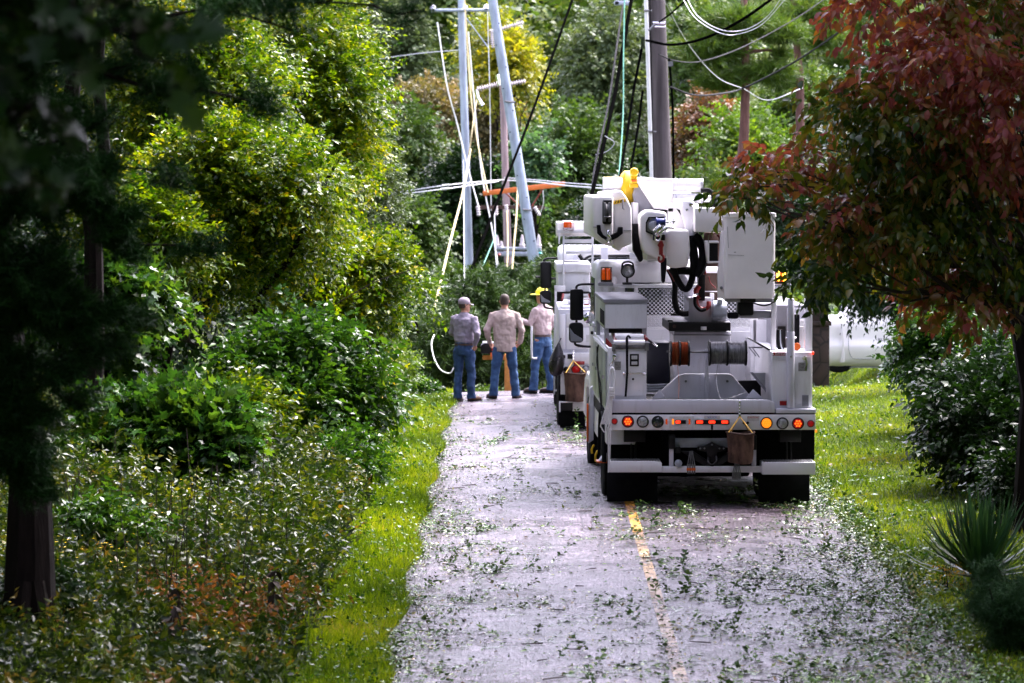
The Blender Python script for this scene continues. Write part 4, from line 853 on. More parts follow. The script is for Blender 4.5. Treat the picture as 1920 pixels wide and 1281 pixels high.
class TF:
    """a vehicle frame: origin on the ground under the rear bumper, +y towards the front"""
    def __init__(s, X0, Y0, yaw, z0=0.0): s.o = Vector((X0, Y0, z0)); s.yaw = yaw; s.c = math.cos(yaw); s.s = math.sin(yaw)
    def p(s, x, y, d):
        Yw = s.o.y + d
        for _ in range(4):
            w = px(x, y, Yw) - s.o; lx = w.x * s.c + w.y * s.s; Yw = s.o.y + s.s * lx + s.c * d
        return Vector((lx, d, w.z))
    def world(s, v): return s.o + Vector((v[0] * s.c - v[1] * s.s, v[0] * s.s + v[1] * s.c, v[2]))
    def bx(s, mb, x0, x1, y0, y1, d0, d1):
        a = s.p(x0, y0, d0); b = s.p(x1, y1, d0); return mb.box(a.x, b.x, d0, d1, b.z, a.z)
    def poly(s, mb, pts, d0, d1):
        return mb.prism([(s.p(x, y, d0).x, s.p(x, y, d0).z) for x, y in pts], d0, d1)
    def rb(s, mb, x0, x1, y0, y1, d0, d1, r):
        a = s.p(x0, y0, d0); b = s.p(x1, y1, d0)
        return mb.prism(rrect((a.x + b.x) / 2, (a.z + b.z) / 2, b.x - a.x, a.z - b.z, r), d0, d1)
    def tube(s, mb, pts, r, n=8, smooth=6):
        P = [s.p(*q) for q in pts]
        return mb.tube(spline(P, smooth) if len(P) > 2 and smooth else P, r, n)

def text(name, body, size, mat_, parent, loc, rot=(PI / 2, 0, 0), extr=0.001, align='CENTER'):
    cu = bpy.data.curves.new(name, 'FONT'); cu.body = body; cu.size = size; cu.extrude = extr; cu.align_x = align; cu.align_y = 'CENTER'
    tmp = bpy.data.objects.new('tmp_text', cu); COL.objects.link(tmp); bpy.context.view_layer.update()
    me = bpy.data.meshes.new_from_object(tmp.evaluated_get(bpy.context.evaluated_depsgraph_get())); bpy.data.objects.remove(tmp)
    me.materials.clear(); o = link_mesh(name, me, mat_, parent); o.location = loc; o.rotation_euler = rot
    return o

def part(name, m, parent, fn, bevel=0.0, **kw):
    b = MB(); fn(b); return b.build(name, m, parent, bevel, **kw)

def wheel(parent, x, d, r, w, side, z=None, lug=8):
    """tyre and rim as one part with the rim a sub-part; axis along x"""
    z = r if z is None else z
    M = Matrix.Translation((x, d, z)) @ Matrix.Rotation(PI / 2, 4, 'Y')
    h = w / 2
    prof = [(r * 0.58, -h * 0.8), (r * 0.72, -h), (r * 0.90, -h * 0.98), (r * 0.97, -h * 0.85)]
    for k in range(5):
        zc = -h * 0.7 + k * h * 0.35; prof += [(r, zc - h * 0.12), (r, zc + h * 0.10), (r * 0.975, zc + h * 0.12), (r * 0.975, zc + h * 0.2)]
    prof += [(r * 0.97, h * 0.85), (r * 0.90, h * 0.98), (r * 0.72, h), (r * 0.58, h * 0.8)]
    t = MB().lathe(prof, 36, M).build('wheel', TYR, parent)
    s = 1 if side > 0 else -1
    rp = [(0.0, s * h * 0.55), (r * 0.22, s * h * 0.55), (r * 0.25, s * h * 0.1), (r * 0.45, s * h * 0.1), (r * 0.56, s * h * 0.75), (r * 0.60, s * h * 0.78), (r * 0.58, -s * h * 0.5)]
    rb = MB().lathe(rp, 28, M)
    for k in range(lug):
        a = 2 * PI * k / lug; c = Vector((r * 0.35 * math.cos(a), r * 0.35 * math.sin(a), 0))
        rb.cyl(M @ (c + Vector((0, 0, s * h * 0.1))), M @ (c + Vector((0, 0, s * h * 0.35))), 0.014, n=6)
    rb.build('rim', W2, t); return t

def lamp(T, parent, x, y, r_px, lens_m, d=-0.012, body=True, name='tail_lamp', s=160.0, petals=True):
    c = T.p(x, y, 0.0); r = r_px / s
    M = Matrix.Translation((c.x, d + 0.015, c.z)) @ Matrix.Rotation(PI / 2, 4, 'X')
    o = MB().lathe([(r, -0.0), (r * 1.0, 0.020), (r * 0.82, 0.026), (r * 0.80, 0.012), (0.0, 0.012)], 28, M).build(name, BLP, parent)
    l = MB().lathe([(r * 0.80, 0.010), (r * 0.78, 0.024), (r * 0.4, 0.034), (0.0, 0.036)], 24, M)
    l.build('lens', RLENS if lens_m is OLIT else lens_m, o)
    if lens_m in (OLIT, ALIT) and petals:
        k = MB()
        for (i, j) in [(-1, 0), (0, 0), (1, 0), (-.5, .9), (.5, .9), (-.5, -.9), (.5, -.9)]:
            q = c + Vector((i * r * 0.42, 0, j * r * 0.42)); k.lathe([(r * 0.17, 0.0), (r * 0.15, 0.012), (0, 0.016)], 10, Matrix.Translation((q.x, d - 0.018, q.z)) @ Matrix.Rotation(PI / 2, 4, 'X'))
        k.build('led_cluster', lens_m, o)
    return o

def mirror(T, parent, big, small, d, arm_to, s=-1):
    """door mirror: big flat head over a small convex head, on a bent arm; px boxes"""
    x0, x1, y0, y1 = big
    o = part('side_mirror', BLP, parent, lambda b: T.rb(b, x0, x1, y0, y1, d, d + 0.10, 0.035), 0.015)
    x0, x1, y0, y1 = small
    part('convex_mirror', BLP, o, lambda b: T.rb(b, x0, x1, y0, y1, d, d + 0.11, 0.05), 0.02)
    part('chrome_cap', GRY, o, lambda b: T.poly(b, [(x0 + 1, y0 + (y1 - y0) * .25), (x0 + (x1 - x0) * .35, y0 + (y1 - y0) * .55), (x1 - 2, y0 + (y1 - y0) * .8), (x1 - 3, y1 - 2), (x0 + 3, y1 - 3)], d - 0.012, d + 0.02), 0.006)
    part('mirror_arm', BLP, o, lambda b: [T.tube(b, [(x, y, d + 0.06) for x, y in a], 0.016, 8) for a in arm_to])
    return o

def beacon(T, parent, x, y, w, h, d, m, lit=False):
    c = T.p(x, y + h / 2, d); f = T.p(x + w / 2, y, d); r = abs(f.x - c.x); hh = abs(T.p(x, y - h / 2, d).z - c.z)
    o = MB().lathe([(r * 1.05, 0), (r * 1.05, hh * 0.14), (r * 0.9, hh * 0.16)], 20, Matrix.Translation(c)).build('beacon', BLP, parent)
    MB().lathe([(r * 0.92, hh * 0.15), (r * 0.95, hh * 0.5), (r * 0.88, hh * 0.9), (r * 0.6, hh), (0, hh)], 20, Matrix.Translation(c)).build('lens', m, o)
    g = MB()
    for k in range(6):
        a = 2 * PI * k / 6 + 0.3; u = Vector((math.cos(a), math.sin(a), 0)) * r * 1.03; g.tube([c + u, c + u + Vector((0, 0, hh * 1.02))], 0.005, 5)
    g.tube([c + Vector((math.cos(2 * PI * k / 16) * r * 1.03, math.sin(2 * PI * k / 16) * r * 1.03, hh * 1.02)) for k in range(17)], 0.005, 5)
    g.build('lamp_guard', BLP, o)
    if lit:
        q = MB()
        for sx in (-0.45, 0.45): q.lathe([(0, 0), (r * 0.36, hh * 0.1), (r * 0.3, hh * 0.6), (0, hh * 0.8)], 12, Matrix.Translation(c + Vector((sx * r, -r * 0.8, hh * 0.18))))
        q.build('flash_tube', FLASH, o)
    return o

def cab(T, parent, zr, d0, hw, paint):
    """conventional cab with hood: roof height zr, back wall at d0, half width hw"""
    c = part('cab', paint, parent, lambda b: b.prism([(d0, 0.80), (d0, zr - 0.10), (d0 + 0.12, zr), (d0 + 1.15, zr), (d0 + 1.75, zr - 0.85), (d0 + 1.85, 1.0), (d0 + 1.7, 0.80)], -hw, hw, 'x'), 0.09, seg=3)
    part('rear_window', GLS, c, lambda b: b.prism(rrect(0, zr - 0.48, hw * 1.35, 0.42, 0.07), d0 - 0.012, d0 + 0.012))
    for s in (-1, 1):
        part('side_window', GLS, c, lambda b: b.prism([(d0 + 0.25, zr - 0.75), (d0 + 0.25, zr - 0.22), (d0 + 1.12, zr - 0.22), (d0 + 1.50, zr - 0.75)], s * hw - 0.012, s * hw + 0.012, 'x'))
        dr = part('door', paint, c, lambda b: b.prism([(d0 + 0.15, 0.95), (d0 + 0.15, zr - 0.80), (d0 + 1.5, zr - 0.80), (d0 + 1.5, 0.95)], s * (hw + 0.004), s * (hw + 0.022), 'x'), 0.006)
        part('door_handle', BLP, dr, lambda b: b.box(s * (hw + 0.02), s * (hw + 0.05), d0 + 0.25, d0 + 0.40, zr - 0.95, zr - 0.91))
    part('windscreen', GLS, c, lambda b: b.prism([(d0 + 1.20, zr - 0.10), (d0 + 1.70, zr - 0.82), (d0 + 1.73, zr - 0.80), (d0 + 1.23, zr - 0.08)], -hw + 0.18, hw - 0.18, 'x'))
    h = part('hood', paint, parent, lambda b: b.prism([(d0 + 1.80, 0.80), (d0 + 1.80, zr - 0.90), (d0 + 3.0, zr - 1.10), (d0 + 3.25, zr - 1.35), (d0 + 3.3, 0.75)], -hw * 0.72, hw * 0.72, 'x'), 0.08, seg=3)
    part('grille', BLP, h, lambda b: [b.box(-0.45, 0.45, d0 + 3.285, d0 + 3.31, 0.85 + k * 0.09, 0.90 + k * 0.09) for k in range(6)])
    for s in (-1, 1):
        part('fender', paint, parent, lambda b: b.prism([(d0 + 1.0, 0.62), (d0 + 1.0, 0.90), (d0 + 1.25, 1.22), (d0 + 2.1, 1.26), (d0 + 2.75, 1.15), (d0 + 3.2, 0.85), (d0 + 3.2, 0.60), (d0 + 2.62, 0.60), (d0 + 2.4, 1.02), (d0 + 1.9, 1.12), (d0 + 1.4, 1.02), (d0 + 1.2, 0.62)], s * hw * 0.70, s * (hw + 0.03), 'x'), 0.03)
        part('headlight', CLENS, parent, lambda b: b.box(s * hw * 0.76 - 0.12, s * hw * 0.76 + 0.12, d0 + 3.19, d0 + 3.215, 0.90, 1.06), 0.008)
    part('front_bumper', CHR, parent, lambda b: b.box(-hw, hw, d0 + 3.3, d0 + 3.42, 0.42, 0.70), 0.02)
    return c

# ================================================================== the near bucket truck
T1 = TF(2.33 + 0.0, 45.0, 0.0207, 0.0)
tr = empty('bucket_truck', T1.o, T1.yaw, 'near white utility bucket truck with reels of wire on its open bed', 'truck')
def P_(name, m, fn, bevel=0.006, parent=None, **kw): return part(name, m, parent or tr, fn, bevel, **kw)
B = T1.bx; RB = T1.rb; PO = T1.poly; TU = T1.tube; q = T1.p

# chassis
P_('chassis', DRK, lambda b: (b.box(-0.55, -0.42, 0.3, 7.9, 0.62, 0.90), b.box(0.42, 0.55, 0.3, 7.9, 0.62, 0.90), b.box(-0.42, 0.42, 0.9, 1.1, 0.65, 0.88), b.box(-0.42, 0.42, 3.0, 3.2, 0.65, 0.88), b.cyl((-1.0, 1.5, 0.5), (1.0, 1.5, 0.5), 0.09), b.box(-0.2, 0.2, 1.3, 1.7, 0.32, 0.66), b.cyl((-0.95, 6.3, 0.48), (0.95, 6.3, 0.48), 0.07)))
P_('undercarriage_panel', DRK, lambda b: (B(b, 1147, 1527, 806, 862, 0.62, 0.70),), 0.0)
P_('shock_bracket', BLP, lambda b: [(B(b, x, x + 40, 806, 829, 0.45, 0.6), B(b, x + 12, x + 15, 829, 862, 0.5, 0.52), B(b, x + 20, x + 23, 829, 862, 0.5, 0.52)) for x in (1170, 1462)])
for x, sd in ((-1.08, -1), (-0.78, -1), (0.78, 1), (1.08, 1)): wheel(tr, x, 1.5, 0.48, 0.26, sd)
for sd in (-1, 1): wheel(tr, sd * 1.05, 6.3, 0.48, 0.28, sd)
for (a, b2) in ((1138, 1233), (1422, 1518)):
    P_('mud_flap', BLK, lambda b: B(b, a, b2, 885, 953, 0.40, 0.415), 0.002)
P_('underside_shade_fill', DRK, lambda b: (b.box(-0.62, 0.62, 1.9, 3.2, 0.22, 0.62), b.box(-0.9, 0.9, 5.2, 5.6, 0.15, 0.6), b.box(-1.1, -0.6, 3.2, 4.3, 0.25, 0.62), b.box(0.6, 1.1, 3.2, 4.3, 0.25, 0.62)), 0.03)  # black boxes added to fill in the shadow under the truck
# step bumper
def steps(b): B(b, 1143, 1240, 864, 887, -0.06, 0.34); B(b, 1430, 1529, 867, 890, -0.06, 0.34)
for nm, fx in (('step', (1143, 1241, 865, 886)), ('step', (1429, 1529, 867, 890))):
    st = P_(nm, W_, lambda b: PO(b, [(fx[0], fx[2]), (fx[1] - (14 if fx[0] < 1300 else 0), fx[2]), (fx[1], fx[2] + 3), (fx[1], fx[3]), (fx[0], fx[3])], -0.06, 0.30))
    a = q(fx[0], fx[2], -0.06); e = q(fx[1], fx[2], -0.06)
    def tread(b):
        for i in range(18):
            for j in range(6):
                cx = a.x + 0.02 + (e.x - a.x - 0.04) * (i + 0.5 * (j % 2)) / 18; cyy = -0.04 + 0.33 * j / 6
                b.box(cx, cx + 0.018, cyy, cyy + 0.014, a.z, a.z + 0.010)
    part('tread_plate', STL, st, tread)
P_('bumper_beam', W_, lambda b: B(b, 1241, 1429, 875, 886, 0.02, 0.12))
P_('tow_frame', W2, lambda b: (B(b, 1255, 1263, 842, 875, 0.05, 0.12), B(b, 1410, 1418, 842, 875, 0.05, 0.12)))
P_('tow_plate', GAL, lambda b: (B(b, 1266, 1372, 822, 839, 0.16, 0.20),), 0.002)
P_('hitch_bracket', BLP, lambda b: (B(b, 1254, 1266, 816, 842, 0.02, 0.12), B(b, 1410, 1419, 816, 844, 0.02, 0.12), B(b, 1267, 1276, 838, 850, 0.05, 0.14)))
h = P_('pintle_hitch', BLP, lambda b: (PO(b, [(1308, 838), (1322, 836), (1335, 829), (1348, 836), (1361, 838), (1361, 845), (1345, 848), (1342, 866), (1328, 866), (1325, 848), (1308, 845)], 0.06, 0.15), PO(b, [(1276, 846), (1300, 846), (1330, 866), (1330, 874), (1318, 872)], 0.10, 0.15), PO(b, [(1392, 846), (1368, 846), (1340, 866), (1340, 874), (1352, 872)], 0.10, 0.15), TU(b, [(1328, 858, 0.02), (1328, 868, -0.05), (1336, 872, -0.06), (1343, 866, -0.03), (1343, 856, 0.02)], 0.018)))
part('bolts', STL, h, lambda b: [b.cyl(q(x, y, 0.062), q(x, y, 0.035), 0.012, n=6) for x, y in ((1313, 841), (1321, 841), (1335, 834), (1349, 841), (1357, 841), (1328, 868), (1343, 868))])
P_('trailer_socket', GAL, lambda b: (b.cyl(q(1272, 869, 0.0), q(1272, 869, 0.06), 0.045, n=14), b.cyl(q(1272, 867, -0.012), q(1272, 867, 0.0), 0.03, n=14)))

# bed deck and tail
P_('bed_deck', BLK, lambda b: b.box(-1.2, 1.2, 0.06, 4.1, 0.95, 1.10), 0.004)
P_('tail_board', W2, lambda b: (PO(b, [(1143, 750), (1440, 750), (1452, 755), (1453, 774), (1143, 774)], 0.0, 0.08), PO(b, [(1455, 767), (1530, 767), (1530, 775), (1455, 775)], 0.0, 0.4), b.box(-1.2, -1.17, 0.0, 0.5, 1.12, 1.28)), 0.005)
lp = P_('lamp_panel', W_, lambda b: (B(b, 1145, 1529, 778, 806, -0.004, 0.06),), 0.004)
P_('panel_gap', DRK, lambda b: B(b, 1147, 1528, 774.5, 778, 0.01, 0.06), 0.0)
for (x, m, r) in ((1152, RLENS, 6), (1177, OLIT, 11.5), (1205, CLENS, 11.5), (1233, GLS, 11.5), (1437, ALIT, 11.5), (1467, CLENS, 11.5), (1496, OLIT, 11.5), (1520, RLENS, 7)):
    lamp(T1, tr, x, 790 + (x - 1152) * 0.012, r, m, name='tail_lamp')
for x in (1250, 1262, 1293): part('marker_lamp', ALIT if x == 1262 else OLENS, tr, lambda b: B(b, x - 2, x + 1.5, 786, 796, -0.014, -0.004), 0.001)
lpf = P_('licence_plate', STK, lambda b: B(b, 1255, 1301, 781, 803, -0.010, -0.005), 0.0)
part('lamp_bar', BLP, lpf, lambda b: B(b, 1266, 1286, 788, 795, -0.022, -0.010), 0.001)
part('lit_lamp', RLIT, lpf, lambda b: B(b, 1267, 1276, 789, 794, -0.027, -0.022), 0.001)
lb = P_('lamp_bar', BLP, lambda b: B(b, 1303, 1368, 787.5, 796, -0.020, -0.004), 0.002)
for x in (1306, 1329, 1353): part('lit_lamp', RLIT, lb, lambda b: B(b, x, x + 12, 789, 794, -0.026, -0.020), 0.001)
stk = P_('sticker', STK, lambda b: B(b, 1320, 1350, 779.5, 786, -0.0065, -0.004), 0.0); text('lettering', 'SERVICE', 0.030, BINK, stk, q(1335, 783, -0.0075), extr=0.0004)
stk = P_('sticker', STK, lambda b: B(b, 1401, 1424, 780, 790, -0.0065, -0.004), 0.0); text('lettering', 'CAUTION', 0.028, INK, stk, q(1412, 783, -0.0075), extr=0.0004)
P_('corner_marker', ALIT, lambda b: B(b, 1529, 1532, 806, 811, 0.0, 0.05), 0.001)
P_('tie_eye', BLP, lambda b: (b.cyl(q(1395, 793, -0.02), q(1395, 793, 0.0), 0.018, n=10), b.cyl(q(1402, 793, -0.02), q(1402, 793, 0.0), 0.018, n=10), b.cyl(q(1335, 799, -0.03), q(1335, 799, 0.0), 0.016, n=10), B(b, 1333, 1337, 799, 806, -0.02, -0.01)))

# left cabinet with latches
zc0, zc1 = 1.11, q(1140, 652, 0.12).z
xl0 = q(1140, 700, 0.12).x; xl1 = q(1212, 700, 0.12).x
cl = P_('side_cabinet', W_, lambda b: (b.box(xl0, xl1, 0.12, 4.05, zc0, zc1), b.box(xl0, xl1 - 0.1, 0.5, 0.95, 0.72, zc0), b.box(xl0, xl1 - 0.1, 2.1, 4.05, 0.62, zc0)), 0.012)
for k in range(4):
    d = 0.35 + k * 0.93
    dd = part('cabinet_door', ALU, cl, lambda b: b.box(xl0 - 0.018, xl0 + 0.002, d, d + 0.86, zc0 + 0.05, zc1 - 0.05), 0.006)
    part('door_handle', CHR, dd, lambda b: b.box(xl0 - 0.04, xl0 - 0.018, d + 0.35, d + 0.5, zc0 + 0.38, zc0 + 0.42))
dd = part('rear_door', W_, cl, lambda b: B(b, 1145, 1209, 660, 742, 0.105, 0.122), 0.005)
part('latch', BLP, dd, lambda b: B(b, 1181, 1198, 664, 687, 0.097, 0.106), 0.004)
part('latch_paddle', STK, dd, lambda b: (B(b, 1184, 1195, 667, 674, 0.090, 0.098), B(b, 1184, 1195, 678, 684, 0.090, 0.098)), 0.003)
part('data_plate', GSTK, dd, lambda b: B(b, 1152, 1164, 678, 694, 0.101, 0.106), 0.0)
part('door_hinge', CHR, dd, lambda b: (b.cyl(q(1168, 700, 0.092), q(1172, 700, 0.092), 0.02, n=10), b.cyl(q(1206, 700, 0.092), q(1210, 700, 0.092), 0.02, n=10), B(b, 1172, 1208, 699, 701, 0.095, 0.105)))
part('lock', BLP, dd, lambda b: b.cyl(q(1187, 711, 0.088), q(1187, 711, 0.106), 0.014, n=12))
P_('grab_lever', CHR, lambda b: (TU(b, [(1153, 668, 0.06), (1150, 676, 0.03), (1143, 686, 0.04)], [0.022] * 5 + [0.010] * 8), b.cyl(q(1152, 668, 0.02), q(1152, 668, 0.11), 0.024, n=10)))
P_('rubber_strap', BLK, lambda b: (PO(b, [(1173, 634), (1178, 634), (1178, 700), (1175, 744), (1171, 744), (1174, 700)], 0.070, 0.082), TU(b, [(1175, 634, 0.07), (1178, 630, 0.10), (1182, 634, 0.08)], 0.012)))
# rolled covers over the cabinet
P_('roller_cover', W_, lambda b: (b.cyl(q(1153, 632, 0.25), q(1207, 632, 0.25), 0.036), b.cyl(q(1150, 643, 0.12), q(1209, 643, 0.12), 0.036)))
P_('roller_shaft', STL, lambda b: b.cyl(q(1148, 650, 0.12), q(1212, 650, 0.12), 0.030))
P_('tray_rail', REDP, lambda b: (b.tube([q(1148, 622, 2.2), q(1154, 638, 0.2)], 0.022), b.tube([q(1203, 622, 2.2), q(1212, 636, 0.3)], 0.022), PO(b, [(1136, 633), (1152, 650), (1152, 660), (1136, 645)], 0.3, 0.34)))
P_('rail_end', STL, lambda b: (B(b, 1148, 1154, 645, 659, 0.06, 0.14), B(b, 1209, 1216, 643, 658, 0.06, 0.14)))
P_('prop_rod', BLP, lambda b: b.tube([q(1208, 632, 0.6), q(1232, 650, 0.25)], 0.016)); P_('rod_tip', CHR, lambda b: b.tube([q(1224, 643, 0.32), q(1233, 650, 0.24)], 0.013))
# side rail and cables on the outer left side
P_('top_rail', W_, lambda b: (b.tube([q(1116, 636, 2.6), q(1141, 661, 0.14)], 0.022, 6), ), 0)
P_('hydraulic_hose', BLK, lambda b: (TU(b, [(1119, 650, 2.0), (1121, 690, 1.7), (1124, 730, 1.4), (1128, 770, 1.1)], 0.010), TU(b, [(1122, 645, 1.8), (1119, 680, 1.8), (1126, 720, 1.3), (1128, 760, 1.0)], 0.008)))
P_('wheel_arch', BLK, lambda b: [b.tube([(xl0 - 0.01, 1.5 + 0.62 * math.cos(a), 0.48 + 0.62 * math.sin(a)) for a in [PI * k / 12 for k in range(13)]], 0.03, 6) for _ in (0,)])
P_('wheel_chock', YEL, lambda b: (TU(b, [(1110, 851, 3.2), (1110, 842, 3.2), (1114, 834, 3.2)], 0.016), TU(b, [(1117, 866, 2.2), (1117, 854, 2.2), (1121, 845, 2.2)], 0.016)))
P_('chock_holder', ORG, lambda b: B(b, 1119, 1138, 865, 868.5, 0.9, 1.2)); P_('splash_guard', W2, lambda b: PO(b, [(1123, 865), (1136, 850), (1138, 850), (1138, 865)], 0.9, 1.15))
P_('fender_panel', W_, lambda b: PO(b, [(1106, 728), (1116, 720), (1117, 775), (1113, 785), (1113, 825), (1103, 832), (1103, 790)], 4.2, 4.3), 0.01); P_('fender_stripe', ORG, lambda b: B(b, 1100.5, 1103.5, 758, 828, 4.18, 4.3), 0.002)
# white rope coil
P_('wash_hose', W_, lambda b: TU(b, [(1141, 775, 0.0), (1143, 730, -0.02), (1144, 700, -0.02), (1148, 690, -0.02), (1151, 700, -0.02), (1150, 730, -0.02), (1150, 748, -0.02)], 0.016))

# raised aluminium box
ab0, ab1 = q(1134, 560, 0.9), q(1213, 616, 0.9)
ub = P_('tool_box', ALU, lambda b: b.box(ab0.x, ab1.x, 0.9, 3.4, ab1.z, ab0.z - 0.05), 0.006)
part('box_face', W_, ub, lambda b: b.box(ab0.x + 0.005, ab1.x - 0.005, 0.885, 0.9, ab1.z + 0.004, ab0.z - 0.07), 0.003)
part('lid', GRY, ub, lambda b: (b.box(ab0.x - 0.015, ab1.x + 0.015, 0.875, 3.42, ab0.z - 0.055, ab0.z - 0.01),), 0.004)
part('louvre', DRK, ub, lambda b: [b.box(ab0.x - 0.005, ab0.x + 0.001, 1.0 + k * 0.3, 1.2 + k * 0.3, ab1.z + 0.03, ab1.z + 0.20) for k in range(4)])
P_('box_post', ALU, lambda b: (b.box(ab0.x, ab0.x + 0.05, 0.95, 1.0, zc1, ab1.z), b.box(ab0.x, ab0.x + 0.05, 3.3, 3.35, zc1, ab1.z), b.box(ab1.x - 0.05, ab1.x, 0.95, 1.0, zc1 - 0.3, ab1.z), b.box(ab1.x - 0.05, ab1.x, 3.3, 3.35, zc1 - 0.4, ab1.z)))
P_('dark_tray', BLP, lambda b: b.box(ab0.x + 0.05, ab1.x - 0.05, 1.0, 3.3, ab1.z - 0.06, ab1.z - 0.01))

# right cabinet
xr0 = q(1447, 700, 0.12).x; xr1 = q(1523, 700, 0.12).x; zr1 = q(1500, 660, 0.12).z
cr = P_('side_cabinet', W_, lambda b: (b.box(xr0, xr1, 0.12, 4.05, 1.16, zr1), b.box(xr0 + 0.1, xr1, 2.1, 4.05, 0.62, 1.16)), 0.012)
dd = part('rear_door', W_, cr, lambda b: B(b, 1490, 1520, 668, 758, 0.105, 0.122), 0.004)
part('door_handle', CHR, dd, lambda b: (b.cyl(q(1509, 672, 0.08), q(1509, 672, 0.106), 0.028, n=12), TU(b, [(1511, 672, 0.075), (1512, 684, 0.075), (1511, 696, 0.075)], 0.014)))
part('data_plate', GSTK, dd, lambda b: B(b, 1497, 1509, 680, 696, 0.100, 0.106), 0.0)
part('vent_grille', GRY, cr, lambda b: (B(b, 1504, 1516, 741, 762, 0.095, 0.106), [B(b, 1505, 1515, 743 + k * 3, 744.2 + k * 3, 0.088, 0.096) for k in range(6)]))
dg = part('warning_sign', REFL, cr, lambda b: B(b, 1449, 1473, 660.5, 667, 0.108, 0.113), 0.0)
text('lettering', '▲ DANGER', 0.036, WINK, dg, q(1461, 664, 0.1065), extr=0.0004)
part('sign_lower_half', STK, cr, lambda b: B(b, 1449, 1473, 667, 675, 0.108, 0.113), 0.0)
part('reflector', REFL, cr, lambda b: B(b, 1462, 1475, 752, 760.5, 0.100, 0.108), 0.002)
P_('marker_light', RLIT, lambda b: b.cyl(q(1522, 662, 0.10), q(1526, 662, 0.10), 0.02, n=10))
P_('mast_tube', W2, lambda b: (b.cyl(q(1482.5, 765, 0.06), q(1482.5, 622, 0.06), 0.046, n=20), b.cyl(q(1483, 622, 0.06), q(1483, 560, 0.06), 0.038, n=20)))
P_('mast_pin', CHR, lambda b: (b.cyl(q(1473, 634, 0.06), q(1493, 634, 0.06), 0.010, n=8), b.cyl(q(1483, 669, -0.0), q(1483, 669, 0.04), 0.013, n=8)))
P_('rack_post', W_, lambda b: (B(b, 1510, 1523, 560, 659, 0.3, 0.44), B(b, 1446, 1455, 560, 659, 0.5, 0.56), B(b, 1498, 1511, 612, 659, 0.9, 0.93)))
P_('rack_bar', W_, lambda b: (B(b, 1500, 1516, 600, 610, 1.0, 1.06), B(b, 1455, 1468, 606, 616, 1.6, 3.8)))
P_('hose_bundle', BLK, lambda b: (TU(b, [(1459, 618, 0.7), (1458, 640, 0.7), (1463, 656, 0.7), (1472, 658, 0.7)], 0.022), TU(b, [(1464, 618, 0.6), (1464, 640, 0.6), (1469, 655, 0.6)], 0.018), B(b, 1490, 1499, 590, 658, 0.8, 0.9)))
P_('steel_rod', GAL, lambda b: TU(b, [(1463, 620, 0.5), (1464, 645, 0.5), (1468, 655, 0.5), (1475, 656, 0.5)], 0.008))
lk = P_('equipment_locker', GRY, lambda b: B(b, 1457, 1510, 572, 659, 1.15, 3.9), 0.012)
part('locker_recess', BLP, lk, lambda b: (B(b, 1458, 1473, 612, 657, 1.13, 1.15),))
part('locker_door', W2, lk, lambda b: B(b, 1476, 1508, 578, 640, 1.12, 1.15), 0.004)
P_('orange_reel', ORG, lambda b: b.cyl(q(1494, 650, 0.4), q(1494, 650, 0.55), 0.045, n=18))
P_('bent_shelf', BLK, lambda b: (PO(b, [(1419, 645), (1421, 643), (1448, 657), (1448, 661)], 0.5, 2.0),))
P_('shelf_bracket', GRY, lambda b: (TU(b, [(1404, 651, 1.0), (1418, 668, 1.0)], 0.008, 6, 0), TU(b, [(1404, 651, 1.0), (1430, 652, 1.0)], 0.010, 6, 0), TU(b, [(1410, 651, 0.9), (1424, 670, 0.9)], 0.007, 6, 0), B(b, 1413, 1418, 600, 642, 1.2, 1.25)))
P_('inner_wall', W_, lambda b: (PO(b, [(1406, 600), (1446, 600), (1447, 742), (1420, 742), (1408, 715)], 2.6, 2.64), B(b, 1372, 1412, 622, 715, 3.9, 3.95)), 0.003)
P_('bin_edge', GRY, lambda b: PO(b, [(1406, 698), (1412, 698), (1447, 741), (1440, 741)], 0.9, 0.93)); P_('inner_bin', ALU, lambda b: PO(b, [(1410, 699), (1446, 699), (1446, 740)], 1.0, 1.03))
P_('bed_liner', BLK, lambda b: B(b, 1384, 1446, 714, 745, 1.6, 1.7))

# pedestal, turret plate, reels
P_('pedestal', W2, lambda b: (B(b, 1264, 1370, 622, 746, 1.4, 2.3),), 0.012); P_('pedestal_seam', GRY, lambda b: (B(b, 1263, 1371, 627, 629, 1.39, 2.3),), 0.002)
tp = P_('turret_plate', BLP, lambda b: (B(b, 1254, 1370, 604, 621, 1.15, 2.5), B(b, 1252, 1262, 600, 618, 1.3, 1.5)), 0.012)
part('pin', RUST, tp, lambda b: b.cyl(q(1264.5, 612, 1.12), q(1264.5, 612, 1.15), 0.022, n=14)); part('label_plate', STK, tp, lambda b: B(b, 1314, 1325, 612.5, 619, 1.142, 1.15), 0.0)
P_('turret', W2, lambda b: (B(b, 1292, 1334, 558, 604, 1.3, 2.2), B(b, 1334, 1363, 564, 604, 1.4, 2.2), PO(b, [(1262, 500), (1276, 500), (1300, 540), (1300, 604), (1292, 604), (1291, 572)], 1.6, 1.68)), 0.01)
P_('turret_cylinder', GAL, lambda b: (b.cyl(q(1336, 580, 1.25), q(1362, 580, 1.25), 0.10, n=20), b.cyl(q(1350, 566, 1.1), q(1350, 566, 1.2), 0.035, n=14)))
P_('red_clamp', REDP, lambda b: (TU(b, [(1311, 536, 1.2), (1305, 545, 1.2), (1306, 550, 1.2)], 0.03), TU(b, [(1329, 566, 1.2), (1328, 576, 1.18), (1318, 580, 1.2), (1308, 574, 1.2), (1306, 562, 1.2), (1311, 556, 1.2)], 0.026)))
P_('hose_loop', BLK, lambda b: TU(b, [(1303, 556, 1.15), (1304, 572, 1.15), (1314, 582, 1.15), (1324, 580, 1.15)], 0.022))
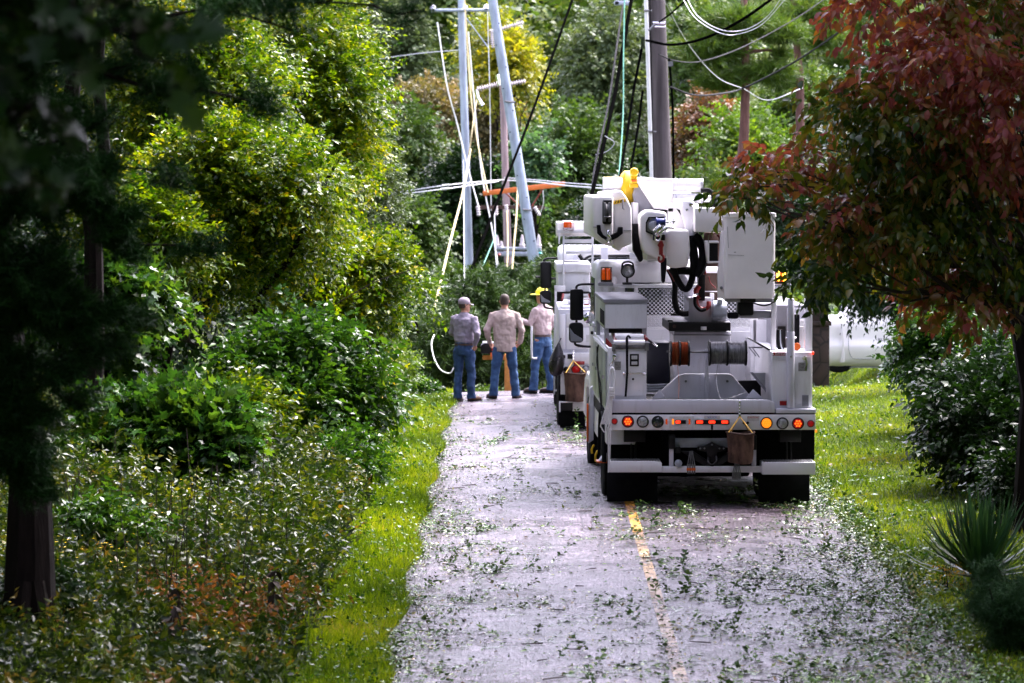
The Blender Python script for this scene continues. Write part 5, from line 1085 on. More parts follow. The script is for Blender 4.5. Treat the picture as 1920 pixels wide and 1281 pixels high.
P_('reel_plate', W2, lambda b: PO(b, [(1222, 748), (1272, 704), (1284, 701), (1368, 701), (1374, 705), (1412, 748)], 0.60, 0.64), 0.008)
P_('plate_bolts', STL, lambda b: [b.cyl(q(x, y, 0.58), q(x, y, 0.60), 0.016, n=8) for x, y in ((1286, 715), (1364, 715))])
P_('reel_post', W2, lambda b: (B(b, 1322, 1329, 655, 748, 0.52, 0.58),))
P_('reel_axle', STL, lambda b: b.cyl(q(1250, 659, 0.45), q(1402, 662, 0.45), 0.013, n=10))
def reel(x0, x1, xm, yc, rpx, wire, label):
    s = 160.0 * 45 / 45.45; c0 = q(x0, yc, 0.45); r = rpx / s
    fl = lambda x: (lambda b: b.cyl(q(x, yc, 0.45) - Vector((0.010, 0, 0)), q(x, yc, 0.45) + Vector((0.010, 0, 0)), r, n=30))
    o = P_('wire_reel', BLP, fl(xm), 0.0); part('flange', BLP, o, fl(x0)); part('flange', BLP, o, fl(x1))
    for a, bb in ((x0, xm), (xm, x1)):
        A = q(a + 1.5, yc, 0.45).x; Bx = q(bb - 1.5, yc, 0.45).x; n = 13; prof = []
        for i in range(n): t = i / n; prof += [(r * 0.86, (Bx - A) * t), (r * 0.92, (Bx - A) * (t + 0.5 / n))]
        prof.append((r * 0.86, Bx - A)); MB().lathe([(r * 0.3, 0)] + prof + [(r * 0.3, Bx - A)], 28, Matrix.Translation((A, c0.y, c0.z)) @ Matrix.Rotation(PI / 2, 4, 'Y')).build('wire_winding', wire, o, smooth=False)
    return o
reel(1257, 1291, 1274, 663, 24, COP, ''); reel(1330, 1398, 1363, 662, 24, SIL, '')
P_('loose_wire', COP, lambda b: TU(b, [(1267, 645, 0.28), (1270, 680, 0.28), (1273, 720, 0.2), (1272, 748, 0.1)], 0.004, 5))
P_('loose_wire', SIL, lambda b: TU(b, [(1350, 655, 0.28), (1345, 690, 0.28), (1343, 715, 0.2), (1352, 748, 0.05), (1370, 746, 0.0), (1398, 736, 0.2)], 0.004, 5))
P_('dark_bin', NAVY, lambda b: B(b, 1213, 1256, 643, 720, 2.2, 2.9), 0.01); P_('blue_bin', BLUE, lambda b: B(b, 1255, 1264, 690, 718, 2.3, 2.8), 0.008)
P_('conduit_bundle', GAL, lambda b: [b.cyl(q(1214, 723 + 5 * k, 1.2 + 0.1 * k), q(1262, 721 + 5 * k, 1.5 + 0.1 * k), 0.018, n=8) for k in range(3)])
P_('wedge_plate', W2, lambda b: (PO(b, [(1222, 748), (1237, 731), (1250, 748)], 0.35, 0.37), PO(b, [(1398, 748), (1412, 730), (1432, 748)], 0.35, 0.37)))
P_('bed_back_wall', W_, lambda b: B(b, 1205, 1449, 617, 750, 4.0, 4.06), 0.006)

# headache rack with mesh, beacons and work lamp
hr = P_('cab_guard', W_, lambda b: (B(b, 1122, 1452, 533, 540, 4.15, 4.25), B(b, 1127, 1133, 540, 660, 4.15, 4.22), B(b, 1189, 1196, 540, 617, 4.15, 4.2), B(b, 1416, 1422, 540, 617, 4.15, 4.2), B(b, 1189, 1422, 614, 619, 4.15, 4.2), B(b, 1452, 1482, 535, 543, 4.1, 4.3), B(b, 1141, 1147, 540, 660, 4.15, 4.22)), 0.006)
def lattice(b):
    a = q(1196, 541, 4.17); e = q(1416, 614, 4.17); w = 0.052; hgt = 0.026; nx = int((e.x - a.x) / w); nz = int((a.z - e.z) / hgt)
    for j in range(nz):
        z = e.z + j * hgt
        for s in (0,):
            pts = [(a.x + i * w / 2, 4.17 + (0.004 if i % 2 else -0.004), z + (hgt if (i + j) % 2 else 0)) for i in range(nx * 2 + 1)]
            b.tube(pts, 0.0045, 4, cap=False)
part('mesh_screen', W2, hr, lattice, smooth=False)
beacon(T1, tr, 1137, 515.5, 20, 26, 4.15, OLENS); beacon(T1, tr, 1464, 519, 22, 26, 4.15, OLENS, lit=True)
P_('beacon_bracket', GRY, lambda b: (B(b, 1122, 1150, 530, 536, 4.02, 4.28), B(b, 1453, 1484, 533, 537, 4.02, 4.28)))
wl = P_('work_lamp', BLP, lambda b: (b.lathe([(0.088, 0.0), (0.092, 0.03), (0.078, 0.04), (0.075, 0.01)], 26, Matrix.Translation(q(1177, 508, 4.05)) @ Matrix.Rotation(PI / 2, 4, 'X')), b.lathe([(0.085, 0.0), (0.07, -0.06), (0.03, -0.10), (0, -0.10)], 26, Matrix.Translation(q(1177, 508, 4.05)) @ Matrix.Rotation(PI / 2, 4, 'X')),
     TU(b, [(1166, 505, 4.0), (1168, 494, 4.0), (1177, 491, 4.0), (1186, 494, 4.0), (1188, 505, 4.0)], 0.012), b.cyl(q(1176, 520, 4.06), q(1176, 533, 4.06), 0.016, n=8), B(b, 1168, 1185, 530, 534, 4.0, 4.2)), 0)
part('lens', CLENS, wl, lambda b: b.lathe([(0.076, 0.012), (0.05, 0.024), (0, 0.028)], 22, Matrix.Translation(q(1177, 508, 4.05)) @ Matrix.Rotation(PI / 2, 4, 'X')))

cab(T1, tr, q(1300, 490, 4.6).z, 4.45, 1.16, W_)
P_('cab_corner_post', W_, lambda b: TU(b, [(1147, 540, 4.4), (1153, 520, 4.5), (1163, 500, 4.6), (1180, 492, 4.7)], 0.05))
mirror(T1, tr, (1069, 1094, 542, 601), (1067, 1094, 605, 643), 5.4, [[(1081, 545), (1081, 538), (1086, 534), (1100, 533), (1124, 533)], [(1078, 640), (1079, 646), (1086, 648), (1102, 650), (1118, 650)], [(1081, 600), (1081, 610)]])
P_('convex_spot_mirror', CHR, lambda b: (b.lathe([(0.075, 0.0), (0.06, 0.025), (0.03, 0.04), (0, 0.043)], 22, Matrix.Translation(q(1104, 596, 4.6)) @ Matrix.Rotation(PI / 2, 4, 'X')), b.tube([q(1104, 600, 4.6), q(1108, 611, 4.6), q(1120, 611, 4.6)], 0.012, 6)), 0)

# boom, jib and shrouds ------------------------------------------------
P_('lower_boom', W_, lambda b: (B(b, 1225, 1296, 352, 425, 2.0, 6.6), B(b, 1208, 1250, 336, 400, 1.7, 6.4)), 0.02)
P_('boom_cheek', GRY, lambda b: PO(b, [(1194, 342), (1226, 393), (1200, 407), (1192, 392), (1188, 365)], 1.25, 1.55), 0.01)
P_('boom_knuckle', W3, lambda b: (PO(b, [(1190, 336), (1262, 335), (1262, 395), (1226, 392), (1196, 345)], 1.2, 1.9), B(b, 1186, 1197, 380, 428, 1.2, 1.6)), 0.014)
P_('boom_head_top', W3, lambda b: (PO(b, [(1255, 382), (1310, 382), (1310, 440), (1290, 452), (1250, 430)], 1.0, 1.9), B(b, 1262, 1302, 372, 385, 1.1, 1.8)), 0.014)
P_('leveling_cylinder', W_, lambda b: (b.cyl(q(1258, 348, 1.3), q(1316, 348, 1.3), 0.080, n=22), b.cyl(q(1262, 372, 1.25), q(1318, 372, 1.25), 0.056, n=20), b.cyl(q(1315, 372, 1.25), q(1333, 373, 1.25), 0.042, n=16)))
P_('cylinder_collar', ALU, lambda b: (b.cyl(q(1259, 348, 1.3), q(1262, 348, 1.3), 0.086, n=22), b.cyl(q(1313, 348, 1.3), q(1318, 348, 1.3), 0.088, n=22), b.cyl(q(1314, 372, 1.25), q(1317, 372, 1.25), 0.062, n=20), b.cyl(q(1266, 372, 1.25), q(1269, 372, 1.25), 0.062, n=20)))
P_('hose_elbow', BLK, lambda b: TU(b, [(1314, 358, 1.2), (1328, 357, 1.2), (1337, 366, 1.2), (1340, 378, 1.2), (1333, 386, 1.25)], 0.030))
P_('lift_bracket', W_, lambda b: (PO(b, [(1280, 378), (1300, 378), (1305, 392), (1302, 440), (1293, 470), (1288, 440), (1278, 400)], 0.85, 0.95),), 0.008)
part('slot', BLP, tr, lambda b: (B(b, 1253, 1262, 391, 397, 0.99, 1.0), PO(b, [(1268, 391), (1275, 394), (1277, 404)], 0.99, 1.0)))
P_('pivot_pin', CHR, lambda b: (b.cyl(q(1296, 384, 0.82), q(1296, 384, 0.86), 0.026, n=14), b.cyl(q(1288, 394, 0.82), q(1288, 394, 0.86), 0.016, n=12)))
P_('valve_box', W3, lambda b: (PO(b, [(1303, 390), (1345, 390), (1351, 396), (1354, 432), (1343, 436), (1303, 435)], 0.5, 1.1),), 0.012)
# yellow tip
P_('jib_winch_drum', YEL, lambda b: (b.cyl(q(1131, 345, 1.7), q(1188, 345, 1.7), 0.085, n=24), b.lathe([(0.09, -0.09), (0.17, -0.09), (0.22, -0.04), (0.22, 0.04), (0.19, 0.09), (0.09, 0.09)], 30, Matrix.Translation(q(1177, 354, 1.75)) @ Matrix.Rotation(PI / 2, 4, 'Y'))))
P_('drum_end', W_, lambda b: b.cyl(q(1130, 346, 1.66), q(1170, 346, 1.66), 0.088, n=24))
P_('jib_hook_block', YEL, lambda b: (RB(b, 1183, 1195, 316, 345, 1.2, 1.35, 0.02), b.lathe([(0.045, -0.03), (0.055, 0), (0.045, 0.03)], 16, Matrix.Translation(q(1189, 323, 1.2)) @ Matrix.Rotation(PI / 2, 4, 'X')), B(b, 1181, 1197, 345, 352, 1.2, 1.4)), 0.008)
P_('swivel_pin', ORG, lambda b: B(b, 1184, 1193, 337, 341, 1.18, 1.2))
# left shroud with pulley
sh = P_('jib_shroud', W3, lambda b: (PO(b, [(1113, 368), (1125, 367), (1150, 367), (1150, 440), (1150, 462), (1138, 462), (1122, 452), (1113, 432), (1112, 400)], 0.45, 1.6),), 0.035, seg=3)
P_('jib_shroud', W3, lambda b: (PO(b, [(1126, 361), (1152, 358), (1165, 357), (1176, 372), (1184, 390), (1185, 440), (1183, 458), (1168, 464), (1162, 471), (1155, 469), (1151, 462), (1150, 380), (1126, 374)], 0.62, 1.7),), 0.035, seg=3)
P_('shroud_beam', W3, lambda b: B(b, 1122, 1178, 372, 452, 1.6, 6.2), 0.03)
P_('pulley_housing', BLP, lambda b: RB(b, 1130, 1147, 375, 421, 0.36, 0.5, 0.03), 0.008)
P_('pulley', STL, lambda b: (B(b, 1132, 1136, 380, 416, 0.28, 0.4), B(b, 1141, 1145, 380, 416, 0.28, 0.4), b.lathe([(0.10, -0.018), (0.075, 0), (0.10, 0.018)], 20, Matrix.Translation(q(1138.5, 396, 0.34)) @ Matrix.Rotation(PI / 2, 4, 'Y')), b.cyl(q(1132, 407, 0.26), q(1145, 407, 0.26), 0.012, n=8)))
P_('pulley_guard', GRY, lambda b: TU(b, [(1131, 380, 0.32), (1131, 375.5, 0.32), (1147, 375.5, 0.32), (1147, 380, 0.32)], 0.008, 6, 0))
P_('hazard_band', YEL, lambda b: PO(b, [(1149, 378), (1160, 375), (1172, 373), (1174, 378), (1162, 381), (1150, 384)], 0.59, 0.63), 0.004)
part('hazard_stripes', BLP, tr, lambda b: [PO(b, [(x, 376.5 - (x - 1152) * .15), (x + 2, 376 - (x - 1152) * .15), (x + 0.5, 381.5 - (x - 1152) * .15), (x - 1.5, 382 - (x - 1152) * .15)], 0.580, 0.589) for x in (1154, 1159, 1164)])
P_('hook_tab', GRY, lambda b: TU(b, [(1168, 373, 0.58), (1168, 391, 0.58), (1171, 392, 0.58)], 0.012, 6, 0))
P_('shroud_strap', BLK, lambda b: (PO(b, [(1119, 422), (1126, 422), (1127, 432), (1131, 440), (1139, 446), (1139, 452), (1128, 446), (1120, 438)], 0.40, 0.46), PO(b, [(1160, 426), (1168, 426), (1168, 438), (1158, 446), (1147, 451), (1145, 441), (1158, 436)], 0.40, 0.62)), 0.006)
P_('swivel_hook', CHR, lambda b: (b.tube([q(1141, 432, 0.36), q(1141, 442, 0.34)], 0.022, 10), TU(b, [(1141, 441, 0.34), (1145, 446, 0.34), (1144, 454, 0.34), (1139, 454, 0.34), (1138, 448, 0.34)], 0.010)))
P_('seam', GRY, lambda b: (B(b, 1112, 1119, 425.5, 426.5, 0.44, 0.46), B(b, 1169, 1184, 432, 433, 0.61, 0.63)), 0)
# centre boom head
P_('boom_tip_shroud', W3, lambda b: (PO(b, [(1200, 405), (1212, 394), (1222, 394), (1250, 398), (1252, 440), (1249, 488), (1238, 488), (1218, 480), (1206, 472), (1201, 440)], 0.55, 1.7),), 0.035, seg=3)
P_('boom_tip_shroud', W3, lambda b: (PO(b, [(1248, 436), (1256, 430), (1292, 431), (1294, 468), (1290, 500), (1268, 503), (1256, 502), (1250, 494), (1248, 470)], 0.50, 1.7),), 0.035, seg=3)
P_('shroud_beam', W3, lambda b: B(b, 1212, 1288, 425, 490, 1.6, 6.0), 0.03)
P_('recess', BLP, lambda b: PO(b, [(1211, 418), (1216, 407), (1249, 406), (1249, 409), (1218, 410), (1213, 419), (1213, 433), (1225, 438), (1224, 441), (1211, 435)], 0.50, 0.56), 0.003)
P_('winch_plate', ALU, lambda b: (PO(b, [(1216, 418), (1224, 415), (1229, 416), (1229, 434), (1221, 432), (1216, 428)], 0.48, 0.56),), 0.004)
P_('winch_spool', BLUE, lambda b: (b.cyl(q(1231, 416, 0.42), q(1247, 416, 0.42), 0.040, n=16), b.cyl(q(1230, 416, 0.42), q(1232, 416, 0.42), 0.055, n=16), b.cyl(q(1246, 416, 0.42), q(1248, 416, 0.42), 0.055, n=16)))
P_('shackle', CHR, lambda b: (b.cyl(q(1230, 442, 0.36), q(1250, 426, 0.36), 0.028, n=12), b.cyl(q(1228, 436, 0.34), q(1240, 424, 0.34), 0.040, n=14), b.cyl(q(1249, 417, 0.4), q(1266, 415, 0.4), 0.014, n=8), b.cyl(q(1249, 426, 0.4), q(1264, 428, 0.4), 0.016, n=8), b.cyl(q(1263, 411, 0.4), q(1263, 420, 0.4), 0.010, n=8), TU(b, [(1229, 440, 0.3), (1229, 450, 0.3), (1237, 450, 0.3), (1240, 438, 0.3)], 0.010)))
P_('sheave', BLP, lambda b: (B(b, 1225, 1247, 440, 451, 0.40, 0.55),))
rh = P_('red_hook', REDP, lambda b: (PO(b, [(1238, 452), (1242, 452), (1245, 460), (1243, 464), (1243, 478), (1236, 478), (1236, 464), (1233, 460)], 0.34, 0.40), TU(b, [(1240, 477, 0.36), (1244, 482, 0.36), (1243, 488, 0.36), (1238, 491, 0.36), (1235, 487, 0.36), (1236, 481, 0.36)], 0.014)), 0.0)
P_('sling_strap', BLK, lambda b: PO(b, [(1239, 492), (1246, 484), (1250, 484), (1250, 500), (1247, 528), (1243, 531), (1240, 527)], 0.36, 0.42), 0.006)
P_('boot_cover', BLK, lambda b: (PO(b, [(1186, 420), (1202, 420), (1204, 470), (1206, 488), (1200, 492), (1188, 470)], 1.0, 1.3),), 0.01)
P_('boom_hoses', BLK, lambda b: (TU(b, [(1296, 442, 0.8), (1300, 470, 0.8), (1302, 500, 0.8), (1298, 512, 0.8)], 0.055), TU(b, [(1302, 441, 0.75), (1312, 452, 0.75), (1318, 475, 0.75), (1315, 500, 0.75), (1304, 518, 0.75)], 0.050), TU(b, [(1310, 448, 0.9), (1319, 462, 0.9), (1321, 490, 0.9), (1312, 515, 0.9)], 0.040),
    TU(b, [(1262, 500, 0.9), (1268, 520, 0.9), (1281, 540, 0.9), (1290, 540, 0.9), (1297, 525, 0.9), (1300, 505, 0.9)], 0.040), TU(b, [(1264, 506, 0.95), (1290, 508, 0.95), (1305, 510, 0.95)], 0.05),
    TU(b, [(1254, 505, 1.2), (1262, 520, 1.2), (1266, 535, 1.2), (1265, 560, 1.2), (1270, 582, 1.2), (1280, 588, 1.2), (1291, 588, 1.2)], 0.036), TU(b, [(1258, 590, 1.3), (1275, 590, 1.3), (1290, 590, 1.3)], 0.014)))
P_('thin_red_cable', REDP, lambda b: (TU(b, [(1250, 504, 1.1), (1258, 516, 1.1), (1264, 528, 1.1)], 0.006), TU(b, [(1345, 440, 0.7), (1350, 448, 0.7), (1351, 460, 0.7), (1350, 470, 0.7)], 0.014), TU(b, [(1322, 470, 1.0), (1320, 500, 1.0), (1322, 515, 1.0)], 0.020), TU(b, [(1329, 518, 1.3), (1332, 530, 1.3), (1342, 540, 1.3)], 0.006)))
P_('hose_cavity', RUST, lambda b: (B(b, 1318, 1346, 512, 565, 1.55, 1.6), B(b, 1320, 1350, 436, 500, 1.1, 1.15)))
P_('cavity_bar', W_, lambda b: (B(b, 1332, 1339, 550, 562, 1.4, 1.5), B(b, 1312, 1346, 546, 547.5, 1.5, 1.54)))
P_('black_hydraulic_block', BLP, lambda b: B(b, 1310, 1322, 500, 564, 1.2, 1.5))
cb = P_('control_box', W3, lambda b: (PO(b, [(1322, 452), (1348, 452), (1348, 456), (1330, 456), (1330, 490), (1348, 490), (1348, 493), (1327, 494)], 0.5, 0.75),), 0.004)
part('panel', BLP, cb, lambda b: B(b, 1329, 1346, 455, 491, 0.55, 0.7), 0.004)
P_('bucket_bracket', W3, lambda b: (PO(b, [(1352, 438), (1360, 430), (1360, 562), (1347, 558), (1346, 520), (1350, 470)], 0.45, 0.6),), 0.008)
P_('bracket_bolt', STL, lambda b: b.cyl(q(1352.5, 540, 0.42), q(1352.5, 540, 0.46), 0.020, n=8))
# bucket
bk0 = q(1358, 400, 0.35); bk1 = q(1454, 560, 0.35)
def bucket(b):
    cx = (bk0.x + bk1.x) / 2; w = bk1.x - bk0.x; cyv = 0.35 + w / 2; rings = []
    for z, k in ((bk1.z + 0.02, 0.90), (bk1.z, 0.94), (bk1.z + 0.03, 0.975), (bk1.z + 0.12, 0.985), (bk0.z - 0.05, 1.0), (bk0.z - 0.045, 1.03), (bk0.z, 1.03), (bk0.z, 0.97), (bk1.z + 0.10, 0.93), (bk1.z + 0.08, 0.85)):
        rings.append([Vector((x, y, z)) for x, y in rrect(cx, cyv, w * k, w * k, 0.055 * k, 5)])
    b.loft(rings)
bk = P_('bucket', W3, bucket, 0)
part('rim_hook', YEL, bk, lambda b: (TU(b, [(1386, 396, 0.33), (1386, 408, 0.33)], 0.009, 6, 0), TU(b, [(1424, 396, 0.33), (1425, 407, 0.33)], 0.009, 6, 0)))
part('scuff_marks', GSTK, bk, lambda b: (TU(b, [(1364, 425, 0.352), (1365, 450, 0.352), (1366, 465, 0.352)], 0.0028, 4), TU(b, [(1376, 473, 0.352), (1380, 473, 0.352)], 0.004, 4), TU(b, [(1365, 478, 0.35), (1395, 479, 0.35)], 0.002, 4)))
P_('bucket_base', GRY, lambda b: (B(b, 1362, 1448, 560, 567, 0.45, 0.8),)); P_('bucket_mount', BLP, lambda b: (B(b, 1388, 1417, 559, 567, 0.42, 0.8), RB(b, 1384, 1413, 566, 592, 0.5, 0.8, 0.03)))
P_('bucket_arm', GRY, lambda b: (B(b, 1388, 1454, 583, 597, 0.55, 0.75), B(b, 1366, 1388, 588, 596, 0.5, 0.6)), 0.01); P_('arm_knob', BLK, lambda b: RB(b, 1364, 1385, 586, 598, 0.42, 0.5, 0.03), 0.01)
P_('arm_cable', BLK, lambda b: TU(b, [(1412, 568, 0.45), (1430, 573, 0.42), (1445, 570, 0.45), (1458, 560, 0.6)], 0.010))
P_('cross_arm_plate', W_, lambda b: B(b, 1404, 1447, 568, 583, 1.6, 1.65))

# things hanging on the truck
def canvas_bag(T, x0, x1, y0, y1, d, label, hook, strap_pts, tilt=0.0):
    a = T.p(x0, y0, d); b2 = T.p(x1, y1, d); w = b2.x - a.x; cx = (a.x + b2.x) / 2; hgt = a.z - b2.z
    root = empty('tool_bag', T.world((cx, d, b2.z)), T.yaw, label, 'tool bag'); rng = random.Random(int(x0)); rings = []
    for i in range(9):
        t = i / 8; rr = w / 2 * (0.88 + 0.09 * t + 0.03 * math.sin(PI * t) + (0.05 if i == 8 else 0)); ring = []
        for k in range(28):
            th = 2 * PI * k / 28; f = 1 + 0.035 * math.sin(3 * th + 4 * t) + 0.03 * math.sin(7 * th - 3 * t) + rng.uniform(-0.012, 0.012)
            ring.append(Vector((rr * math.cos(th) * f + tilt * t, rr * 0.75 * math.sin(th) * f, hgt * t + (0.012 * math.sin(2 * th + 1) if i in (0, 8) else 0))))
        rings.append(ring)
    top = rings[-1]; rings.append([v * 1 + Vector((0, 0, -0.01)) - Vector((v.x - tilt, v.y, 0)) * 0.08 for v in top]); rings.append([Vector((v.x * 0.8, v.y * 0.8, hgt * 0.25)) for v in top])
    MB().loft(rings).build('bag_body', CANV, root)
    MB().tube([v + Vector((0, 0, -0.005)) for v in top] + [top[0]], 0.011, 6).build('rim_band', RUST, root)
    sb = MB()
    for pts in strap_pts: sb.tube([T.p(x, y, dd) - Vector((cx, d, b2.z)) for x, y, dd in pts], 0.010, 6, flat=0.5)
    sb.build('strap', STRP, root)
    hb = MB()
    for (x, y) in hook: hb.lathe([(0.012, -0.006), (0.016, 0), (0.012, 0.006)], 10, Matrix.Translation(T.p(x, y, strap_pts[0][0][2]) - Vector((cx, d, b2.z))) @ Matrix.Rotation(PI / 2 * (y % 2), 4, 'X'))
    hb.build('chain', CHR, root); return root
canvas_bag(T1, 1363, 1414, 811, 868, -0.12, 'brown canvas tool bag hanging by a chain from the near truck tailboard', [(1387, y) for y in range(752, 782, 3)], [[(1387, 781, -0.05), (1366, 811, -0.2)], [(1387, 781, -0.05), (1411, 812, -0.2)], [(1386, 781, -0.05), (1370, 812, -0.02)], [(1388, 781, -0.05), (1406, 812, -0.02)]])
def clamp_set(x, y0, y1, mats, label, n=4, fan=1.0):
    c = T1.p(x, y1, -0.08); root = empty('grounding_clamps', T1.world(c), T1.yaw, label, 'clamps')
    for k in range(n):
        xx = x + (k - (n - 1) / 2) * 4.2 * fan
        b = MB().tube([T1.p(x + (k - 1.5) * 1.5, y0, -0.03) - c, T1.p(xx, (y0 + y1) / 2 + 3, -0.06) - c], 0.006, 5).tube([T1.p(xx, (y0 + y1) / 2 + 3, -0.06) - c, T1.p(xx, y1, -0.06) - c], [0.012, 0.009], 6)
        o = b.build('clamp_lead', STL, root)
        MB().tube([T1.p(xx, (y0 + y1) / 2 + 10, -0.06) - c, T1.p(xx, (y0 + y1) / 2 + 15, -0.06) - c], 0.014, 7).build('band', mats, o)
clamp_set(1296, 846, 889, ORG, 'cluster of steel leads with orange bands hanging beside the near truck hitch')
clamp_set(1381, 866, 899, STL, 'bunch of thin steel leads dangling under the hanging canvas bag', 5, 0.8)
def rope_coil():
    c = T1.p(1136, 880, -0.03); root = empty('rope_coil', T1.world(c), T1.yaw, 'looped coil of white rope hanging off the left rear corner of the near truck', 'rope'); rg = random.Random(4); b = MB()
    for k in range(6):
        w = 4 + 2.6 * k; x0 = 1145 - k * 0.4; lo = 815 + rg.uniform(-45, 10) + k * 2
        b.tube([T1.p(x, y, dd) - c for x, y, dd in []] or [p - c for p in spline([T1.p(x0 + 1, 728, -0.04), T1.p(x0 - w * .35, 760, -0.05), T1.p(x0 - w * .95, 795, -0.03 - .004 * k), T1.p(x0 - w * .9, lo, -0.04), T1.p(x0 - w * .5, lo + 8, -0.04), T1.p(x0 - w * .25, 790, -0.05), T1.p(x0 + 2, 735, -0.05)], 6)], 0.0075, 6)
    b.tube([p - c for p in spline([T1.p(1147, 728, -0.05), T1.p(1143, 780, -0.05), T1.p(1141, 830, -0.05), T1.p(1141, 886, -0.03)], 6)], 0.009, 6)
    b.tube([p - c for p in spline([T1.p(1149, 728, -0.05), T1.p(1146, 780, -0.05), T1.p(1144, 830, -0.05), T1.p(1143, 870, -0.03)], 6)], 0.008, 6)
    b.build('rope_loops', ROPEW, root); w = MB()
    for k in range(6): w.tube([T1.p(1142, 728 + k * 3, -0.075) - c, T1.p(1152, 727 + k * 3, -0.075) - c], 0.009, 6)
    w.build('rope_wrap', ROPEW, root)
rope_coil()

# ================================================================== the far truck
T2 = TF(1.90, 57.4, 0.004, 0.0)
t2 = empty('utility_truck', T2.o, T2.yaw, 'white utility truck parked ahead, mostly hidden behind the near bucket truck', 'truck')
def Q_(name, m, fn, bevel=0.006, parent=None, **kw): return part(name, m, parent or t2, fn, bevel, **kw)
B2 = T2.bx; q2 = T2.p
Q_('chassis', DRK, lambda b: (b.box(-0.55, -0.42, 0.3, 7.6, 0.62, 0.90), b.box(0.42, 0.55, 0.3, 7.6, 0.62, 0.90), b.box(-1.1, 1.1, 0.6, 0.7, 0.5, 0.95), b.cyl((-1.0, 1.3, 0.5), (1.0, 1.3, 0.5), 0.09)))
for x, sd in ((-1.08, -1), (-0.78, -1), (0.78, 1), (1.08, 1)): wheel(t2, x, 1.3, 0.46, 0.26, sd)
for sd in (-1, 1): wheel(t2, sd * 1.05, 5.9, 0.46, 0.28, sd)
Q_('mud_flap', BLK, lambda b: B2(b, 1050, 1100, 770, 808, 0.4, 0.415), 0.002); Q_('mud_flap', BLK, lambda b: B2(b, 1295, 1345, 770, 808, 0.4, 0.415), 0.002)
Q_('step_bumper', BLP, lambda b: B2(b, 1049, 1075, 755, 770, -0.06, 0.3)); Q_('step_bumper_block', W_, lambda b: B2(b, 1073, 1100, 756, 771, -0.06, 0.3)); Q_('bumper_rail', W_, lambda b: (B2(b, 1048, 1051, 754, 773, -0.08, -0.06), B2(b, 1048, 1098, 753, 755.5, -0.08, -0.06)))
Q_('bed_deck', W_, lambda b: b.box(-1.18, 1.18, 0.0, 4.0, 0.98, 1.04)); 
Q_('tail_board', W_, lambda b: (B2(b, 1051, 1345, 662, 685, 0.0, 0.06), B2(b, 1053, 1345, 687, 702, 0.01, 0.06), B2(b, 1051, 1110, 702, 740, 0.03, 0.06)), 0.004)
Q_('reflector', REFL, lambda b: (B2(b, 1076, 1096, 677.5, 684, -0.008, 0.0), B2(b, 1052, 1055, 677, 685, -0.008, 0.0)), 0.001)
Q_('number_plate', BLP, lambda b: (B2(b, 1064, 1075, 664, 673, -0.008, 0.0), PO and B2(b, 1055, 1060, 666, 672, -0.006, 0.0)), 0.001)
for x, m, r in ((1062, BLP, 5.5), (1080, RLENS, 9), (1099, CLENS, 8)): lamp(T2, t2, x, 693, r, m, name='tail_lamp', s=125.0)
Q_('marker_lamp', RLENS, lambda b: b.cyl(q2(1062, 700, -0.03), q2(1062, 700, 0.0), 0.03, n=12))
zc = q2(1047, 580, 0.1).z
Q_('side_cabinet', W2, lambda b: (b.box(q2(1047, 600, 0.1).x, q2(1112, 600, 0.1).x, 0.1, 4.0, 1.04, zc), b.box(q2(1285, 600, 0.1).x, q2(1347, 600, 0.1).x, 0.1, 4.0, 1.04, zc)), 0.01)
Q_('cabinet_door', W_, lambda b: (B2(b, 1062, 1110, 587, 612, 0.085, 0.1), B2(b, 1062, 1110, 615, 655, 0.085, 0.1), B2(b, 1050, 1060, 590, 655, 0.085, 0.1)), 0.004)
Q_('door_seal', BLK, lambda b: T2.tube(b, [(1076, 640, 0.07), (1080, 647, 0.07), (1090, 650, 0.07), (1116, 651, 0.07)], 0.014))
Q_('light_patch', STK, lambda b: B2(b, 1099, 1109, 628, 642, 0.078, 0.085), 0)
Q_('tool_rack', W_, lambda b: (b.cyl(q2(1052, 576, 0.2), q2(1108, 576, 0.2), 0.025, n=10), b.cyl(q2(1064, 567, 0.4), q2(1104, 566, 0.4), 0.030, n=12), b.cyl(q2(1064, 559, 0.5), q2(1104, 558, 0.5), 0.026, n=12), B2(b, 1040, 1044, 536, 580, 0.3, 0.36), B2(b, 1040, 1060, 536, 547, 0.3, 0.36)), 0.003)
Q_('red_strap', REDP, lambda b: (b.tube([q2(1056, 552, 0.4), q2(1054, 562, 0.3)], 0.022), b.tube([q2(1105, 552, 0.4), q2(1109, 560, 0.3)], 0.022), B2(b, 1095, 1105, 556, 575, 0.6, 0.7)))
Q_('rack_gear', BLP, lambda b: (B2(b, 1042, 1056, 549, 566, 0.5, 0.8), B2(b, 1042, 1106, 547, 551, 0.4, 1.0), T2.tube(b, [(1106, 548, 0.2), (1110, 562, 0.2), (1118, 576, 0.2)], 0.02)))
bx2 = Q_('tool_box', W_, lambda b: B2(b, 1046, 1106, 511, 548, 0.6, 2.4), 0.008); part('lid', W_, bx2, lambda b: B2(b, 1043, 1108, 495, 511, 0.57, 2.43), 0.006)
Q_('lid_hinge', CHR, lambda b: b.cyl(q2(1106, 503, 0.6), q2(1116, 503, 0.6), 0.014, n=8)); Q_('roll_cover', GRY, lambda b: b.cyl(q2(1056, 491, 1.5), q2(1086, 491, 1.5), 0.026, n=12))
Q_('ladder_rack', W_, lambda b: (B2(b, 1055, 1058.5, 440, 548, 0.5, 0.54), B2(b, 1109, 1113, 440, 560, 0.5, 0.54), B2(b, 1058, 1110, 449, 456, 0.5, 0.54), B2(b, 1061, 1110, 471, 476, 0.5, 0.54), B2(b, 1045, 1112, 430, 437, 0.45, 0.5), B2(b, 1047, 1050, 437, 458, 0.45, 0.5)), 0.004)
